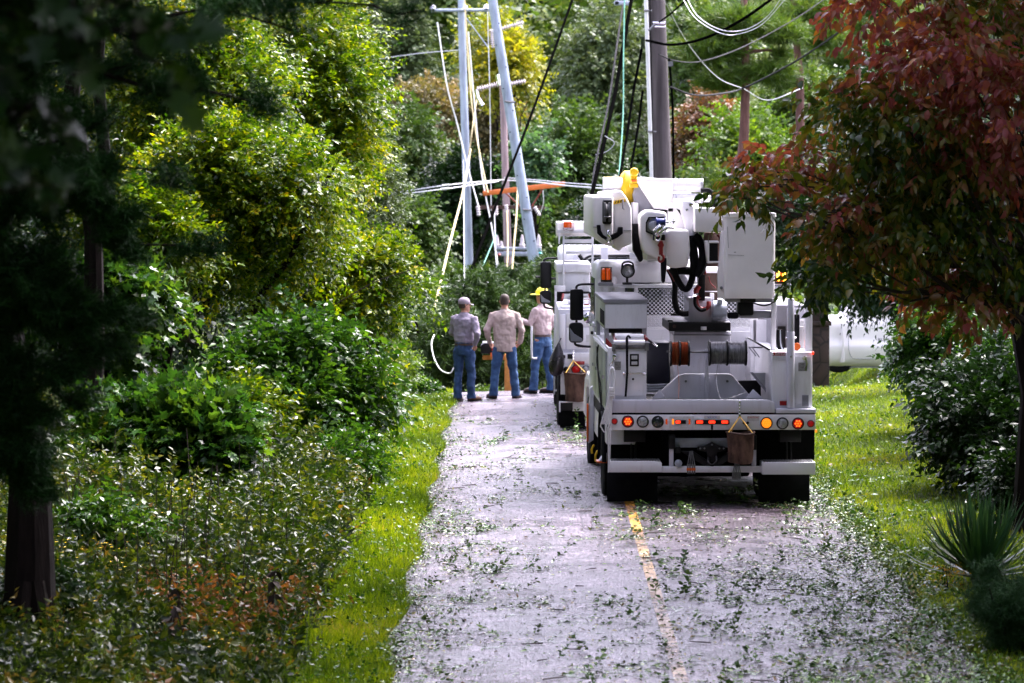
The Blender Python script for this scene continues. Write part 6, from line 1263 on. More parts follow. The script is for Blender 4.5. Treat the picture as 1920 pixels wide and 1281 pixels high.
Q_('beacon_platform', W3, lambda b: B2(b, 1044, 1114, 417, 443, 0.55, 1.6), 0.01)
bc = Q_('beacon', OLENS, lambda b: B2(b, 1057, 1072, 416, 427, 0.45, 0.54), 0.006); part('beacon_guard', W_, bc, lambda b: T2.tube(b, [(1054, 432, 0.42), (1055, 414, 0.42), (1075, 414, 0.42), (1076, 432, 0.42)], 0.008, 6, 0)); part('beacon_base', CHR, bc, lambda b: B2(b, 1054, 1076, 427, 432, 0.43, 0.54))
Q_('boom', W3, lambda b: (B2(b, 1180, 1260, 430, 470, 1.0, 6.0),), 0.03)
cab(T2, t2, q2(1130, 462, 4.4).z, 4.3, 1.14, W_)
Q_('cab_visor', W3, lambda b: (T2.poly(b, [(1080, 476), (1090, 466), (1110, 462), (1186, 462), (1186, 478), (1120, 480), (1100, 487)], 4.1, 4.3),), 0.02)
Q_('window_frame', BLP, lambda b: (T2.tube(b, [(1086, 478, 4.05), (1095, 492, 4.05)], 0.03), T2.tube(b, [(1092, 492, 4.0), (1100, 484, 4.0), (1115, 480, 4.0), (1185, 480, 4.0)], 0.022)))
Q_('rear_glass', GLS, lambda b: T2.poly(b, [(1100, 488), (1110, 484), (1186, 483), (1186, 540), (1110, 540), (1108, 495)], 4.15, 4.18))
Q_('quarter_panel', W2, lambda b: T2.poly(b, [(1072, 492), (1078, 476), (1090, 490), (1092, 494)], 4.1, 4.14))
Q_('support_post', W2, lambda b: B2(b, 1127, 1140, 464, 520, 0.9, 1.0)); Q_('post_lamp', ALU, lambda b: B2(b, 1181, 1199, 474, 488, 0.6, 0.7))
Q_('side_light', OLENS, lambda b: B2(b, 1110, 1113, 416, 424, 0.5, 0.55))
mirror(T2, t2, (1013, 1034, 491, 541), (1012, 1034, 545, 570), 4.9, [[(1020, 494), (1020, 488), (1026, 485), (1040, 484), (1074, 483)], [(1020, 568), (1021, 575), (1028, 578), (1046, 580)], [(1004, 519), (1014, 520)], [(1032, 522), (1046, 523)], [(1022, 538), (1022, 548)]])
Q_('grab_rail', W_, lambda b: (B2(b, 1038.5, 1041, 590, 740, 3.4, 3.45), T2.tube(b, [(1041, 733, 3.4), (1046, 733, 3.4)], 0.02, 6, 0)))
Q_('side_step', W_, lambda b: T2.tube(b, [(997, 612, 6.6), (996.5, 640, 6.6), (997, 668, 6.6), (1000, 672, 6.6), (1007, 672, 6.6)], 0.018))
canvas_bag(T2, 1058, 1100, 699, 752, -0.15, 'brown canvas tool bag with yellow straps hanging on the far truck tail', [(1075, y) for y in range(658, 676, 3)], [[(1075, 676, -0.05), (1061, 699, -0.3)], [(1075, 676, -0.05), (1097, 698, -0.3)], [(1075, 676, -0.05), (1068, 700, -0.02)]])
def trash_bag():
    c = T2.p(1042, 672, -0.05); root_m = MB(); rings = []; rg = random.Random(8)
    prof = [(642, 1), (650, 5), (660, 9), (672, 13), (684, 14.5), (695, 13), (702, 9), (706, 3)]
    for y, rp in prof:
        cx = 1048 - 0.10 * (y - 640) * (1 if y < 690 else 0.9); r = rp / 125.0
        rings.append([T2.p(cx, y, -0.02) - c + Vector((r * math.cos(t) * (1 + .10 * math.sin(5 * t + y)), r * .8 * math.sin(t) * (1 + .08 * math.sin(4 * t - y)), 0)) for t in [2 * PI * k / 26 for k in range(26)]])
    root_m.loft(rings); root_m.tube([T2.p(1047, 644, 0) - c, T2.p(1052, 634, 0.1) - c, T2.p(1056, 622, 0.2) - c], 0.012, 6)
    o = root_m.build('trash_bag', mat('black_bin_liner', (0.012, 0.010, 0.014), 0.28, var=0.1, bmp=0.9, bscale=14), None)
    o.location = T2.world(c); tag(o, 'black plastic bag hung on the left rear corner of the far truck', 'bag')
trash_bag()

# ================================================================== parked pickup and stone pillar
PK = TF(7.1, 71.5, 0.0, zt1(7.5, 71.5))
pk = empty('pickup_truck', PK.o, 0, 'parked white pickup seen side-on beyond the lawn, half hidden by branches', 'pickup')
def pk_part(name, m, fn, bevel=0.0, parent=None, **kw): return part(name, m, parent or pk, fn, bevel, **kw)
pz = lambda y: PK.p(1600, y, 0).z; pxx = lambda x: PK.p(x, 640, 0).x
prof = [(pxx(1440), pz(688)), (pxx(1440), pz(598)), (pxx(1588), pz(598)), (pxx(1598), pz(560)), (pxx(1604), pz(535)), (pxx(1700), pz(535)), (pxx(1740), pz(596)), (pxx(1830), pz(604)), (pxx(1842), pz(640)), (pxx(1842), pz(688))]
pb = pk_part('body', W3, lambda b: b.prism(prof, 0.0, 1.9), 0.05, seg=3)
pk_part('side_panel', W3, lambda b: b.prism([(0.06, pz(688)), (-0.02, pz(684)), (-0.06, pz(672)), (-0.085, pz(660)), (-0.09, pz(652)), (-0.085, pz(646)), (-0.06, pz(641)), (-0.045, pz(630)), (-0.04, pz(615)), (-0.03, pz(604)), (0.0, pz(599)), (0.06, pz(597))], pxx(1441), pxx(1840), 'x'), angle=75)
sd_ = lambda y: -0.012 + (-0.043 if y < 632 else -0.05 if y < 640 else -0.088 if y < 662 else -0.06)
text('lettering', 'BILLUS', 0.075, KINK, pk, PK.p(1657, 637, -0.064), extr=0.001)
pk_part('door_gap', GRY, lambda b: PK.tube(b, [(x, y, sd_(y) + 0.008) for x, y in ((1591, 603), (1591, 625), (1591, 645), (1592, 658), (1597, 670), (1610, 673), (1680, 673))], 0.005, 5))
pk_part('underbody_shade', DRK, lambda b: b.box(pxx(1446), pxx(1836), 0.25, 1.8, 0.10, 0.55))  # black box carried low to stand in for shade beneath the pickup
pk_part('cab_pillar', W3, lambda b: PK.poly(b, [(1578, 606), (1583, 606), (1584, 680), (1576, 680), (1580, 655)], -0.10, 0.0), 0.008)
pk_part('window', mat('green_glass', (0.02, 0.06, 0.06), 0.05, spec=0.8), lambda b: PK.poly(b, [(1612, 545), (1690, 545), (1712, 590), (1612, 590)], -0.01, 0.02))
pk_part('sill', GRY, lambda b: PK.poly(b, [(1442, 676), (1838, 676), (1838, 690), (1442, 690)], 0.02, 1.85))
for x in (1572, 1800):
    wheel(pk, pxx(x), 0.15, 0.38, 0.26, -1, 0.38, 6)
for o in [c for c in children(pk) if c.name.startswith('wheel')]: # turn the wheels side-on
    me = o.data; cx = sum((v.co.x for v in me.vertices)) / len(me.vertices)
    Mr = Matrix.Translation((cx, 0.15, 0.38)) @ Matrix.Rotation(PI / 2, 4, 'Z') @ Matrix.Translation((-cx, -0.15, -0.38))
    me.transform(Mr)
    for c in children(o): c.data.transform(Mr)
m_stone, nt_, b_ = new_mat('brown_stone')
vo = nt_.nodes.new('ShaderNodeTexVoronoi'); vo.feature = 'DISTANCE_TO_EDGE'; vo.inputs['Scale'].default_value = 3.2
tc = nt_.nodes.new('ShaderNodeTexCoord'); nt_.links.new(tc.outputs['Object'], vo.inputs['Vector'])
r1 = ramp(nt_, vo.outputs['Distance'], [(0.0, (0.008, 0.006, 0.005)), (0.06, (0.034, 0.021, 0.017)), (0.5, (0.050, 0.030, 0.024))]); nt_.links.new(r1.outputs[0], b_.inputs['Base Color']); b_.inputs['Roughness'].default_value = 0.9
bump(nt_, b_, vo.outputs['Distance'], 0.8, 0.03)
Yp = 69.5; a = px(1523, 715, Yp); c = px(1552, 480, Yp); bpx = px(1552, 715, Yp)
pil = empty('stone_pillar', ((a.x + bpx.x) / 2 + 0.0, Yp, zt1(a.x, Yp)), 0, 'brown fieldstone pillar between the near truck and the parked pickup', 'pillar')
MB().box(-0.17, 0.17, 0, 0.34, -0.1, 1.22).build('shaft', m_stone, pil, 0.015); MB().box(-0.20, 0.20, -0.03, 0.37, 1.22, 1.30).build('cap', m_stone, pil, 0.01)
MB().box(-0.15, 0.15, 0.02, 0.32, 1.30, 2.6).build('upper_shaft', m_stone, pil, 0.012)
# ================================================================== people
SKIN = mat('skin', (0.42, 0.20, 0.13), 0.5, var=0.08, scale=20)
HAIR = mat('brown_hair', (0.035, 0.018, 0.010), 0.7, var=0.3, scale=60)
SHG = mat('grey_lilac_shirt', (0.22, 0.19, 0.25), 0.85, var=0.12, scale=9)
SHT = mat('tan_shirt', (0.38, 0.30, 0.27), 0.85, var=0.10, scale=9)
SHP = mat('pinkish_shirt', (0.42, 0.33, 0.33), 0.85, var=0.10, scale=9)
JEAN = mat('blue_jeans', (0.030, 0.085, 0.20), 0.9, var=0.25, scale=9, bmp=0.3, bscale=50)
JEAN2 = mat('dark_jeans', (0.016, 0.050, 0.14), 0.9, var=0.25, scale=9, bmp=0.3, bscale=50)
LEATH = mat('brown_leather', (0.13, 0.055, 0.025), 0.5, var=0.2); LEATHD = mat('dark_leather', (0.045, 0.022, 0.016), 0.5, var=0.2)
CAPM = mat('grey_cap_cloth', (0.24, 0.20, 0.24), 0.85, var=0.12); HIVIS = mat('yellow_hat', (0.85, 0.72, 0.01), 0.4, var=0.03)
cl_tex = bpy.data.textures.new('folds', 'CLOUDS'); cl_tex.noise_scale = 0.11; cl_tex.noise_depth = 2

def ring(c, rx, ry, n=18, rot=0.0, tiltx=0.0):
    c = Vector(c); return [c + Vector((rx * math.cos(t) * math.cos(rot) - ry * math.sin(t) * math.sin(rot), rx * math.cos(t) * math.sin(rot) + ry * math.sin(t) * math.cos(rot), tiltx * math.sin(t) * ry)) for t in [2 * PI * k / n for k in range(n)]]
def blend(o, voxel, disp=0.0, smooth=2):
    m = o.modifiers.new('remesh', 'REMESH'); m.mode = 'VOXEL'; m.voxel_size = voxel; m.use_smooth_shade = True
    if smooth: s = o.modifiers.new('smooth', 'SMOOTH'); s.factor = 0.5; s.iterations = smooth
    if disp: d = o.modifiers.new('folds', 'DISPLACE'); d.texture = cl_tex; d.strength = disp; d.mid_level = 0.5; d.texture_coords = 'LOCAL'
    return o
def hand(b, w, d, up, curl=0.5, s=1.0):
    """palm and five fingers from wrist w along d; `up` is the back of the hand"""
    w = Vector(w); d = Vector(d).normalized(); up = Vector(up); sd_ = d.cross(up).normalized(); up = sd_.cross(d).normalized()
    b.tube([w - d * 0.02, w + d * 0.03, w + d * 0.085], [0.026, 0.036, 0.036], 10, flat=0.55)
    for i, (off, ln) in enumerate(((-0.028, 0.066), (-0.010, 0.078), (0.010, 0.073), (0.027, 0.058))):
        p = w + d * 0.082 + sd_ * off; pts = [p - d * 0.02]; a = 0.2; q = p
        for k, f in enumerate((0.42, 0.33, 0.25)):
            dd = d * math.cos(a) - up * math.sin(a); q = q + dd * ln * f; pts.append(q.copy()); a += curl * (0.9 + 0.15 * i)
        b.tube(pts, [0.0095, 0.0092, 0.0085, 0.0072], 6)
    p = w + d * 0.025 - sd_ * 0.030
    b.tube([p, p + d * 0.025 - sd_ * 0.022 - up * 0.01, p + d * 0.055 - sd_ * 0.026 - up * 0.018, p + d * 0.078 - sd_ * 0.020 - up * 0.022], [0.013, 0.012, 0.010, 0.008], 6)

def person(label, loc, rz, h, shirt, jeans, boots, arms, feet, hem, shirt_w=1.0, headturn=0.0, lean=0.0, hat=None, tilt=0.0):
    """arms: two chains (shoulder is fixed) elbow, wrist, hand direction, back-of-hand; feet: two (ankle xy, toe angle)"""
    k = h / 1.78; root = empty('person', loc, rz, label, 'person'); S = lambda v: Vector(v) * k
    H = [(-0.09, 0, 0.92), (0.09, 0, 0.92)]; SH = [(-0.195, 0.0, 1.44), (0.195, 0.0, 1.44)]
    b = MB()
    b.loft([ring(S((lean * t, y, z)), rx * k, ry * k) for z, rx, ry, y, t in ((0.86, .15, .10, 0, 0), (0.95, .155, .11, 0, .1), (1.05, .145, .105, 0, .3), (1.2, .16, .11, 0, .6), (1.35, .18, .115, 0, .9), (1.44, .16, .10, 0, 1), (1.50, .07, .065, 0, 1), (1.56, .056, .058, 0.008, 1))])
    ht = Matrix.Translation(S((lean, 0.012, 1.655))) @ Matrix.Rotation(headturn, 4, 'Z') @ Matrix.Rotation(tilt, 4, 'X')
    hd = [(-0.125, .030, .035, .055), (-0.105, .048, .058, .035), (-0.07, .062, .080, .018), (-0.03, .070, .092, .006), (0.01, .075, .098, 0), (0.05, .076, .100, -.004), (0.085, .066, .088, -.008), (0.11, .045, .06, -.010), (0.122, .018, .022, -.010)]
    b.loft([[ht @ (v * k) for v in ring((0, y, z), rx, ry)] for z, rx, ry, y in hd])
    T = lambda v: ht @ (Vector(v) * k)
    b.tube([T((0, .092, .012)), T((0, .113, -.022)), T((0, .100, -.036))], [0.007 * k, 0.012 * k, 0.010 * k], 8)          # nose
    b.tube([T((-.024, .090, -.062)), T((0, .099, -.060)), T((.024, .090, -.062))], 0.006 * k, 6)                       # mouth
    b.tube([T((-.05, .082, .026)), T((0, .096, .030)), T((.05, .082, .026))], 0.008 * k, 6)                            # brow
    for s in (-1, 1): b.tube([T((s * .072, -.004, .028)), T((s * .086, -.014, .006)), T((s * .076, -.004, -.026))], [0.009, 0.012, 0.007], 6)
    for i in (0, 1):
        a = feet[i]; an = S((a[0], a[1], 0.09)); hip = S(H[i]); kn = (hip + an) / 2 + S((0.012 * (1 if i else -1), 0.025, 0.03))
        b.tube([hip, (hip * 0.5 + kn * 0.5), kn, (kn * .5 + an * .5) + S((0, -.012, 0.03)), an], [.080 * k, .072 * k, .052 * k, .050 * k, .036 * k], 12)
        fd = Vector((math.sin(a[2]), math.cos(a[2]), 0)); b.tube([an - fd * 0.04 * k - S((0, 0, .05)), an + fd * 0.08 * k - S((0, 0, .052)), an + fd * 0.16 * k - S((0, 0, .06))], [.036 * k, .036 * k, .024 * k], 10)
        e, w, hd_, bk = arms[i]; b.tube([S(SH[i]), S(e), S(w)], [.050 * k, .040 * k, .027 * k], 10); hand(b, S(w), hd_, bk)
    blend(b.build('body', SKIN, root), 0.0085)
    eb = MB()
    for s in (-1, 1): eb.lathe([(0, -.009), (.009, 0), (0, .009)], 10, Matrix.Translation(T((s * .028, .086, .010))))
    eb.build('eyes', mat('eye_white', (0.5, 0.5, 0.5), 0.2) if 'eye_white' not in bpy.data.materials else bpy.data.materials['eye_white'], root)
    # hair
    hb = MB(); hb.loft([[ht @ (v * k) for v in ring((0, y, z), rx, ry)] for z, rx, ry, y in ((-0.055, .060, .045, -.052), (-0.03, .072, .078, -.026), (0.01, .081, .096, -.012), (0.05, .083, .104, -.008), (0.088, .073, .095, -.010), (0.118, .049, .064, -.012), (0.130, .018, .022, -.012))])
    hb.build('hair', HAIR, root)
    # jeans
    j = MB(); zt_ = hem + 0.05; j.loft([ring(S((0, -0.005, z)), rx * k, ry * k) for z, rx, ry in ((0.80, .150, .115), (0.88, .172, .128), (0.96, .168, .125), (max(1.0, zt_), .160, .118))])
    for i in (0, 1):
        a = feet[i]; an = S((a[0], a[1], 0.06)); hip = S(H[i]) + S((0.004 * (1 if i else -1), -0.005, -0.04)); kn = (hip + an) / 2 + S((0.012 * (1 if i else -1), 0.022, 0.03))
        pts = [hip, hip * .6 + kn * .4, kn, kn * .5 + an * .5 + S((0, -.014, .03)), an + S((0, -.004, .05)), an + S((0, 0, -.012))]; j.tube(pts, [v * k for v in (.105, .096, .074, .072, .074, .082)], 14)
    blend(j.build('jeans', jeans, root), 0.012, 0.040)
    # shirt
    t = MB(); top = [(1.20, .185, .125), (1.33, .205, .132), (1.42, .195, .122), (1.48, .125, .095), (1.515, .075, .072)]
    low = [(hem, .178, .130), (hem + 0.10, .182, .132), (hem + 0.20, .180, .128)] if hem < 0.95 else [(hem, .166, .122), (hem + 0.05, .182, .132), (hem + 0.12, .182, .132)]
    t.loft([ring(S((lean * min(1, max(0, (z - .9) / .55)), 0, z)), rx * k * shirt_w, ry * k * shirt_w) for z, rx, ry in low + top])
    for i in (0, 1):
        e, w, hd_, bk = arms[i]; sh = S(SH[i]) + S((lean, 0, -0.01)); e = S(e); w = S(w); t.tube([S((SH[i][0] * 0.55 + lean, 0, 1.44)), sh + S((0, 0, -0.015)), sh * .5 + e * .5, e, e * .5 + w * .5, w + (w - e).normalized() * 0.01], [v * k for v in (.060, .070, .066, .058, .052, .043)], 12)
    blend(t.build('shirt', shirt, root), 0.011, 0.045)
    t = MB(); t.loft([ring(S((lean, -0.004, z)), r_ * k, r2 * k) for z, r_, r2 in ((1.49, .080, .076), (1.535, .066, .066), (1.53, .060, .060), (1.495, .070, .066))]); t.build('collar', shirt, root)
    if hem >= 0.95: MB().loft([ring(S((0, -.004, z)), .172 * k, .130 * k) for z in (hem - 0.035, hem + 0.0)]).build('belt', LEATHD, root)
    for i in (0, 1):
        a = feet[i]; an = S((a[0], a[1], 0)); fd = Vector((math.sin(a[2]), math.cos(a[2]), 0)); bb = MB()
        bb.tube([an + S((0, 0, .17)), an + S((0, 0, .09)), an + S((0, 0, .055))], [.054 * k, .052 * k, .055 * k], 12)
        bb.tube([an - fd * 0.065 * k + S((0, 0, .045)), an + fd * 0.03 * k + S((0, 0, .052)), an + fd * 0.14 * k + S((0, 0, .045)), an + fd * 0.205 * k + S((0, 0, .036))], [.042 * k, .050 * k, .047 * k, .030 * k], 12, flat=0.95)
        blend(bb.build('boot', boots, root), 0.010)
        so = MB(); so.prism([(an.x + v.x, an.y + v.y) for v in [Matrix.Rotation(-a[2], 3, 'Z') @ Vector((x, y, 0)) * k for x, y in rrect(0, 0.075, 0.096, 0.30, 0.045)]], 0.0, 0.022, 'z'); so.build('sole', BLK, root)
    if hat == 'cap':
        c = MB(); c.loft([[ht @ (v * k) for v in ring((0, y, z), rx, ry)] for z, rx, ry, y in ((0.022, .084, .106, -.006), (0.035, .088, .110, -.006), (0.075, .087, .108, -.006), (0.110, .070, .088, -.008), (0.133, .040, .052, -.008), (0.140, .010, .010, -.008))]); o = c.build('cap', CAPM, root)
        v = MB(); rows = []
        for j_ in range(5):
            f = j_ / 4; rows.append([T((x, .085 + 0.085 * f * (1 - (x / .09) ** 2 * 0.6), .034 - 0.022 * f - 0.20 * x * x / .09 + dz)) for dz in (0.0,) for x in [(-.080 + .02 * i) * (1 - .12 * f) for i in range(9)]])
        lo = [[p + Vector((0, 0, -0.006)) for p in r] for r in rows]
        v.loft([r + l[::-1] for r, l in zip(rows, lo)]); v.build('visor', CAPM, o)
    if hat == 'hard':
        c = MB(); c.loft([[ht @ (v * k) for v in ring((0, y, z), rx, ry)] for z, rx, ry, y in ((0.030, .150, .195, .02), (0.038, .142, .185, .02), (0.045, .098, .120, 0), (0.09, .092, .112, -.002), (0.13, .070, .085, -.005), (0.155, .035, .045, -.005), (0.160, .008, .010, -.005))]); c.build('hard_hat', HIVIS, root)
    return root
Yg = lambda x, Y: zt1(1.4, Y) + 0.05 * (1 - ((txy(x, Y) - 1.35) / 2.5) ** 2) + 0.003
def stand(x, Y): return (txy(x, Y), Y, Yg(x, Y))
person('man in grey cap and lilac-grey shirt, hand at his pocket, left of the group', stand(870, 64.6), R(-28), 1.74, SHG, JEAN2, LEATH,
       [((-0.26, 0.03, 1.18), (-0.17, 0.20, 1.05), (0.6, 0.6, -0.3), (-1, 0, 0)), ((0.30, -0.07, 1.17), (0.225, -0.015, 0.97), (-0.25, 0.35, -0.8), (1, 0, 0))],
       [(-0.10, -0.04, -0.2), (0.12, 0.04, 0.5)], 1.0, headturn=R(-38), hat='cap')
person('bare-headed man in tan untucked shirt standing in the middle of the group', stand(946, 65.0), R(2), 1.77, SHT, JEAN, LEATHD,
       [((-0.30, -0.02, 1.17), (-0.25, 0.12, 0.95), (0.3, 0.6, -0.5), (-1, 0, 0.3)), ((0.30, -0.02, 1.17), (0.26, 0.12, 0.95), (-0.3, 0.6, -0.5), (1, 0, 0.3))],
       [(-0.185, 0, -0.5), (0.185, 0, 0.45)], 0.80, shirt_w=1.06)
person('man in pinkish shirt and yellow hard hat pointing with one arm beside the far truck', stand(1017, 66.3), R(55), 1.80, SHP, JEAN, LEATHD,
       [((-0.27, 0.07, 1.19), (-0.25, 0.27, 1.25), (-0.35, 1, 0.1), (0, 0, 1)), ((0.28, -0.02, 1.17), (0.25, 0.14, 0.98), (0.1, 0.6, -0.6), (1, 0, 0))],
       [(-0.12, 0.10, 0.1), (0.12, -0.10, -0.2)], 1.0, hat='hard', shirt_w=1.05)

# ================================================================== poles
STEELP = mat('steel_pole', (0.36, 0.42, 0.52), 0.5, 0.45, var=0.22, scale=6, stretch=(1, 1, 0.2), bmp=0.2)
WOODP = mat('weathered_pole_wood', (0.32, 0.24, 0.25), 0.85, var=0.2, scale=8, bmp=0.4, stretch=(1, 1, 0.1))
WOODD = mat('dark_pole_wood', (0.085, 0.070, 0.072), 0.8, var=0.3, scale=6, bmp=0.5, stretch=(1, 1, 0.08), bscale=20)
FIB = mat('orange_fibreglass', (0.70, 0.17, 0.03), 0.5, var=0.12, scale=5); POLY = mat('polymer_insulator', (0.62, 0.56, 0.58), 0.5); BRACE = mat('red_brown_steel', (0.25, 0.05, 0.03), 0.6)
PWH = mat('white_conduit', (0.75, 0.76, 0.74), 0.45, var=0.05); WIRE = mat('bare_wire', (0.55, 0.56, 0.60), 0.45, 0.3, var=0.05); WIRED = mat('black_cable', (0.002, 0.002, 0.002), 1.0, spec=0.0); WIREG = mat('grey_cable', (0.03, 0.03, 0.032), 0.8, spec=0.1)
ROPEY = mat('yellow_rope', (0.62, 0.52, 0.28), 0.8, var=0.15); ROPEG = mat('green_rope', (0.10, 0.30, 0.22), 0.8, var=0.15)
def pole(name, label, Y, pts, r0, r1, m, n=16):
    P = [px(x, y, Y) for x, y in pts]; d = (P[-1] - P[-2]).normalized(); g = zt1(P[-1].x, Y); t = (P[-1].z - g + 0.3) / max(0.2, -d.z); P.append(P[-1] + d * t); base = P[-1].copy(); base.z = g
    root = empty(name, base, 0, label, 'utility pole'); L = [p - base for p in P]; k = len(L)
    MB().tube(L, [r0 + (r1 - r0) * i / (k - 1) for i in range(k)], n).build('shaft', m, root)
    return root, base
def pp(root_base, name, m, fn, bevel=0.0, parent=None): b = MB(); fn(b); return b.build(name, m, parent or root_base[0], bevel)
def LP(rb, x, y, Y): return px(x, y, Y) - rb[1]
def insul(b, a, c, r, n=9, core=0.35):
    a = Vector(a); c = Vector(c); L = (c - a).length; prof = [(r * core, 0)]
    for i in range(n): prof += [(r * core, L * (i + 0.1) / n), (r, L * (i + 0.45) / n), (r * core, L * (i + 0.6) / n)]
    prof.append((r * core, L)); b.lathe(prof, 12, rot_to(c - a, a))
pa = pole('steel_pole', 'upright grey steel pole with a crossarm near the top', 105, [(862, -160), (866, 60), (880, 505)], 0.085, 0.13, STEELP)
pp(pa, 'crossarm', STEELP, lambda b: b.tube([LP(pa, 808, 20, 104.8), LP(pa, 920, 19, 104.8)], 0.045, 8))
pp(pa, 'arm_strut', STEELP, lambda b: b.tube([LP(pa, 872, 31, 104.8), LP(pa, 916, 90, 104.8)], 0.018, 6))
pp(pa, 'arm_fitting', CHR, lambda b: (b.lathe([(0, 0), (0.09, 0.04), (0.07, 0.12), (0, 0.15)], 10, Matrix.Translation(LP(pa, 812, 20, 104.7))), b.lathe([(0, 0), (0.08, 0.03), (0.06, 0.12), (0, 0.15)], 10, Matrix.Translation(LP(pa, 912, 18, 104.7))), b.lathe([(0, 0), (0.06, 0.03), (0.05, 0.1), (0, 0.12)], 10, Matrix.Translation(LP(pa, 873, 18, 104.6)))))
pb_ = pole('steel_pole', 'leaning grey steel pole crossing in front of the orange arm', 98, [(906, -120), (926, 20), (1003, 500)], 0.105, 0.155, STEELP)
pp(pb_, 'insulator', POLY, lambda b: insul(b, LP(pb_, 941, 54, 97.8), LP(pb_, 982, 42, 97.8), 0.075)); pp(pb_, 'insulator', POLY, lambda b: insul(b, LP(pb_, 921, 55, 97.7), LP(pb_, 924, 90, 97.7), 0.06))
pp(pb_, 'pole_band', STL, lambda b: (b.tube([LP(pb_, 946, 190, 97.8), LP(pb_, 966, 192, 97.8)], 0.03, 6), b.tube([LP(pb_, 980, 393, 97.8), LP(pb_, 998, 395, 97.8)], 0.03, 6)))
pp(pb_, 'step_bolt', BLP, lambda b: [b.tube([LP(pb_, 926 + 77 * t + s * 6, 20 + 480 * t, 97.84), LP(pb_, 926 + 77 * t + s * 6, 20 + 480 * t, 97.72)], 0.02, 6) for t, s in [(0.05 + 0.085 * i, -1 if i % 2 else 1) for i in range(11)]])
pc = pole('wooden_pole', 'weathered wooden pole carrying the orange crossarm and equipment platform', 104, [(942, 150), (955, 560)], 0.085, 0.14, WOODP)
pp(pc, 'standoff_insulator', POLY, lambda b: insul(b, LP(pc, 934, 158, 103.8), LP(pc, 894, 168, 103.8), 0.085)); pp(pc, 'standoff_insulator', POLY, lambda b: insul(b, LP(pc, 944, 160, 103.8), LP(pc, 986, 152, 103.8), 0.08))
pp(pc, 'line_clamp', CHR, lambda b: (b.tube([LP(pc, 893, 168, 103.7), LP(pc, 895, 183, 103.7), LP(pc, 904, 198, 103.7)], [0.05, 0.05, 0.07], 8), b.tube([LP(pc, 932, 140, 103.7), LP(pc, 936, 160, 103.7)], 0.06, 8)))
oa = pp(pc, 'crossarm', FIB, lambda b: b.box(-1.1, 1.1, -0.06, 0.06, -0.065, 0.065, Matrix.Translation(LP(pc, 982.5, 354, 102.5)) @ Matrix.Rotation(R(6.6), 4, 'Y').inverted()), 0.01)
pp(pc, 'arm_brace', BRACE, lambda b: b.tube([LP(pc, 946, 360, 102.6), LP(pc, 976, 388, 102.8)], 0.022, 6)); pp(pc, 'arm_brace', BRACE, lambda b: b.tube([LP(pc, 1018, 354, 102.6), LP(pc, 998, 386, 102.8)], 0.022, 6))
pp(pc, 'lower_arm', RUST, lambda b: b.box(-0.92, 0.92, -0.05, 0.05, -0.05, 0.05, Matrix.Translation(LP(pc, 957, 389, 103))))
for (x, y, x2, y2) in ((896, 386, 898, 405), (930, 386, 931, 404), (949, 384, 950, 398), (1002, 388, 1012, 404)):
    pp(pc, 'fuse_cutout', POLY, lambda b: insul(b, LP(pc, x, y, 102.7), LP(pc, x2, y2, 102.7), 0.06, 4, 0.6))
pf = pp(pc, 'equipment_platform', GAL, lambda b: (b.box(-0.62, 0.62, -0.2, 0.1, -0.06, 0.06, Matrix.Translation(LP(pc, 971, 476, 103))), b.box(-0.62, 0.62, -0.2, 0.1, -0.035, 0.035, Matrix.Translation(LP(pc, 971, 466, 103)))), 0.01)
for x, y0_ in ((932, 443), (940, 453), (979, 442), (1010, 442)):
    pp(pc, 'bushing', POLY, lambda b: b.lathe([(0.075, 0), (0.07, 0.12), (0.085, 0.14), (0.05, 0.2), (0.05, 0.3), (0.02, 0.42), (0, 0.43)], 12, Matrix.Translation(LP(pc, x, 470, 102.9)) @ Matrix.Diagonal((1, 1, (470 - y0_) / 28, 1))))
pp(pc, 'red_indicator', REDP, lambda b: b.lathe([(0, -.06), (.06, 0), (0, .06)], 12, Matrix.Translation(LP(pc, 936, 478, 102.7)))); pp(pc, 'teal_indicator', mat('teal_plastic', (0.02, 0.4, 0.42), 0.4), lambda b: b.lathe([(0, -.06), (.06, 0), (0, .06)], 12, Matrix.Translation(LP(pc, 1014, 475, 102.7))))
pp(pc, 'transformer', POLY, lambda b: (b.cyl(LP(pc, 955, 555, 103), LP(pc, 955, 535, 103), 0.16), b.cyl(LP(pc, 949, 535, 102.9), LP(pc, 949, 527, 102.9), 0.04), b.cyl(LP(pc, 961, 535, 102.9), LP(pc, 961, 527, 102.9), 0.04)))
pd_ = pole('wooden_pole', 'dark wooden pole with a white conduit, rising behind the truck boom', 80, [(1228, -160), (1231, 0), (1242, 335), (1250, 560)], 0.155, 0.25, WOODD, 24)
pp(pd_, 'conduit', PWH, lambda b: b.tube([LP(pd_, x, y, 79.7) for x, y in ((1209, -160), (1211, 0), (1222, 335), (1230, 560))], 0.042, 10))
pp(pd_, 'conduit_strap', STL, lambda b: [b.tube([LP(pd_, 1206 + y * .035, y, 79.65), LP(pd_, 1222 + y * .035, y + 0.5, 79.65)], 0.022, 6) for y in (20, 247)])
pp(pd_, 'pole_clamp', CHR, lambda b: (b.tube([LP(pd_, 1224, 43, 79.6), LP(pd_, 1247, 44, 79.6)], 0.035, 8), b.tube([LP(pd_, 1224, 50, 79.6), LP(pd_, 1248, 51, 79.6)], 0.025, 8), b.box(-0.04, 0.04, -0.1, 0, -0.12, 0.12, Matrix.Translation(LP(pd_, 1205, 80, 79.5)))))
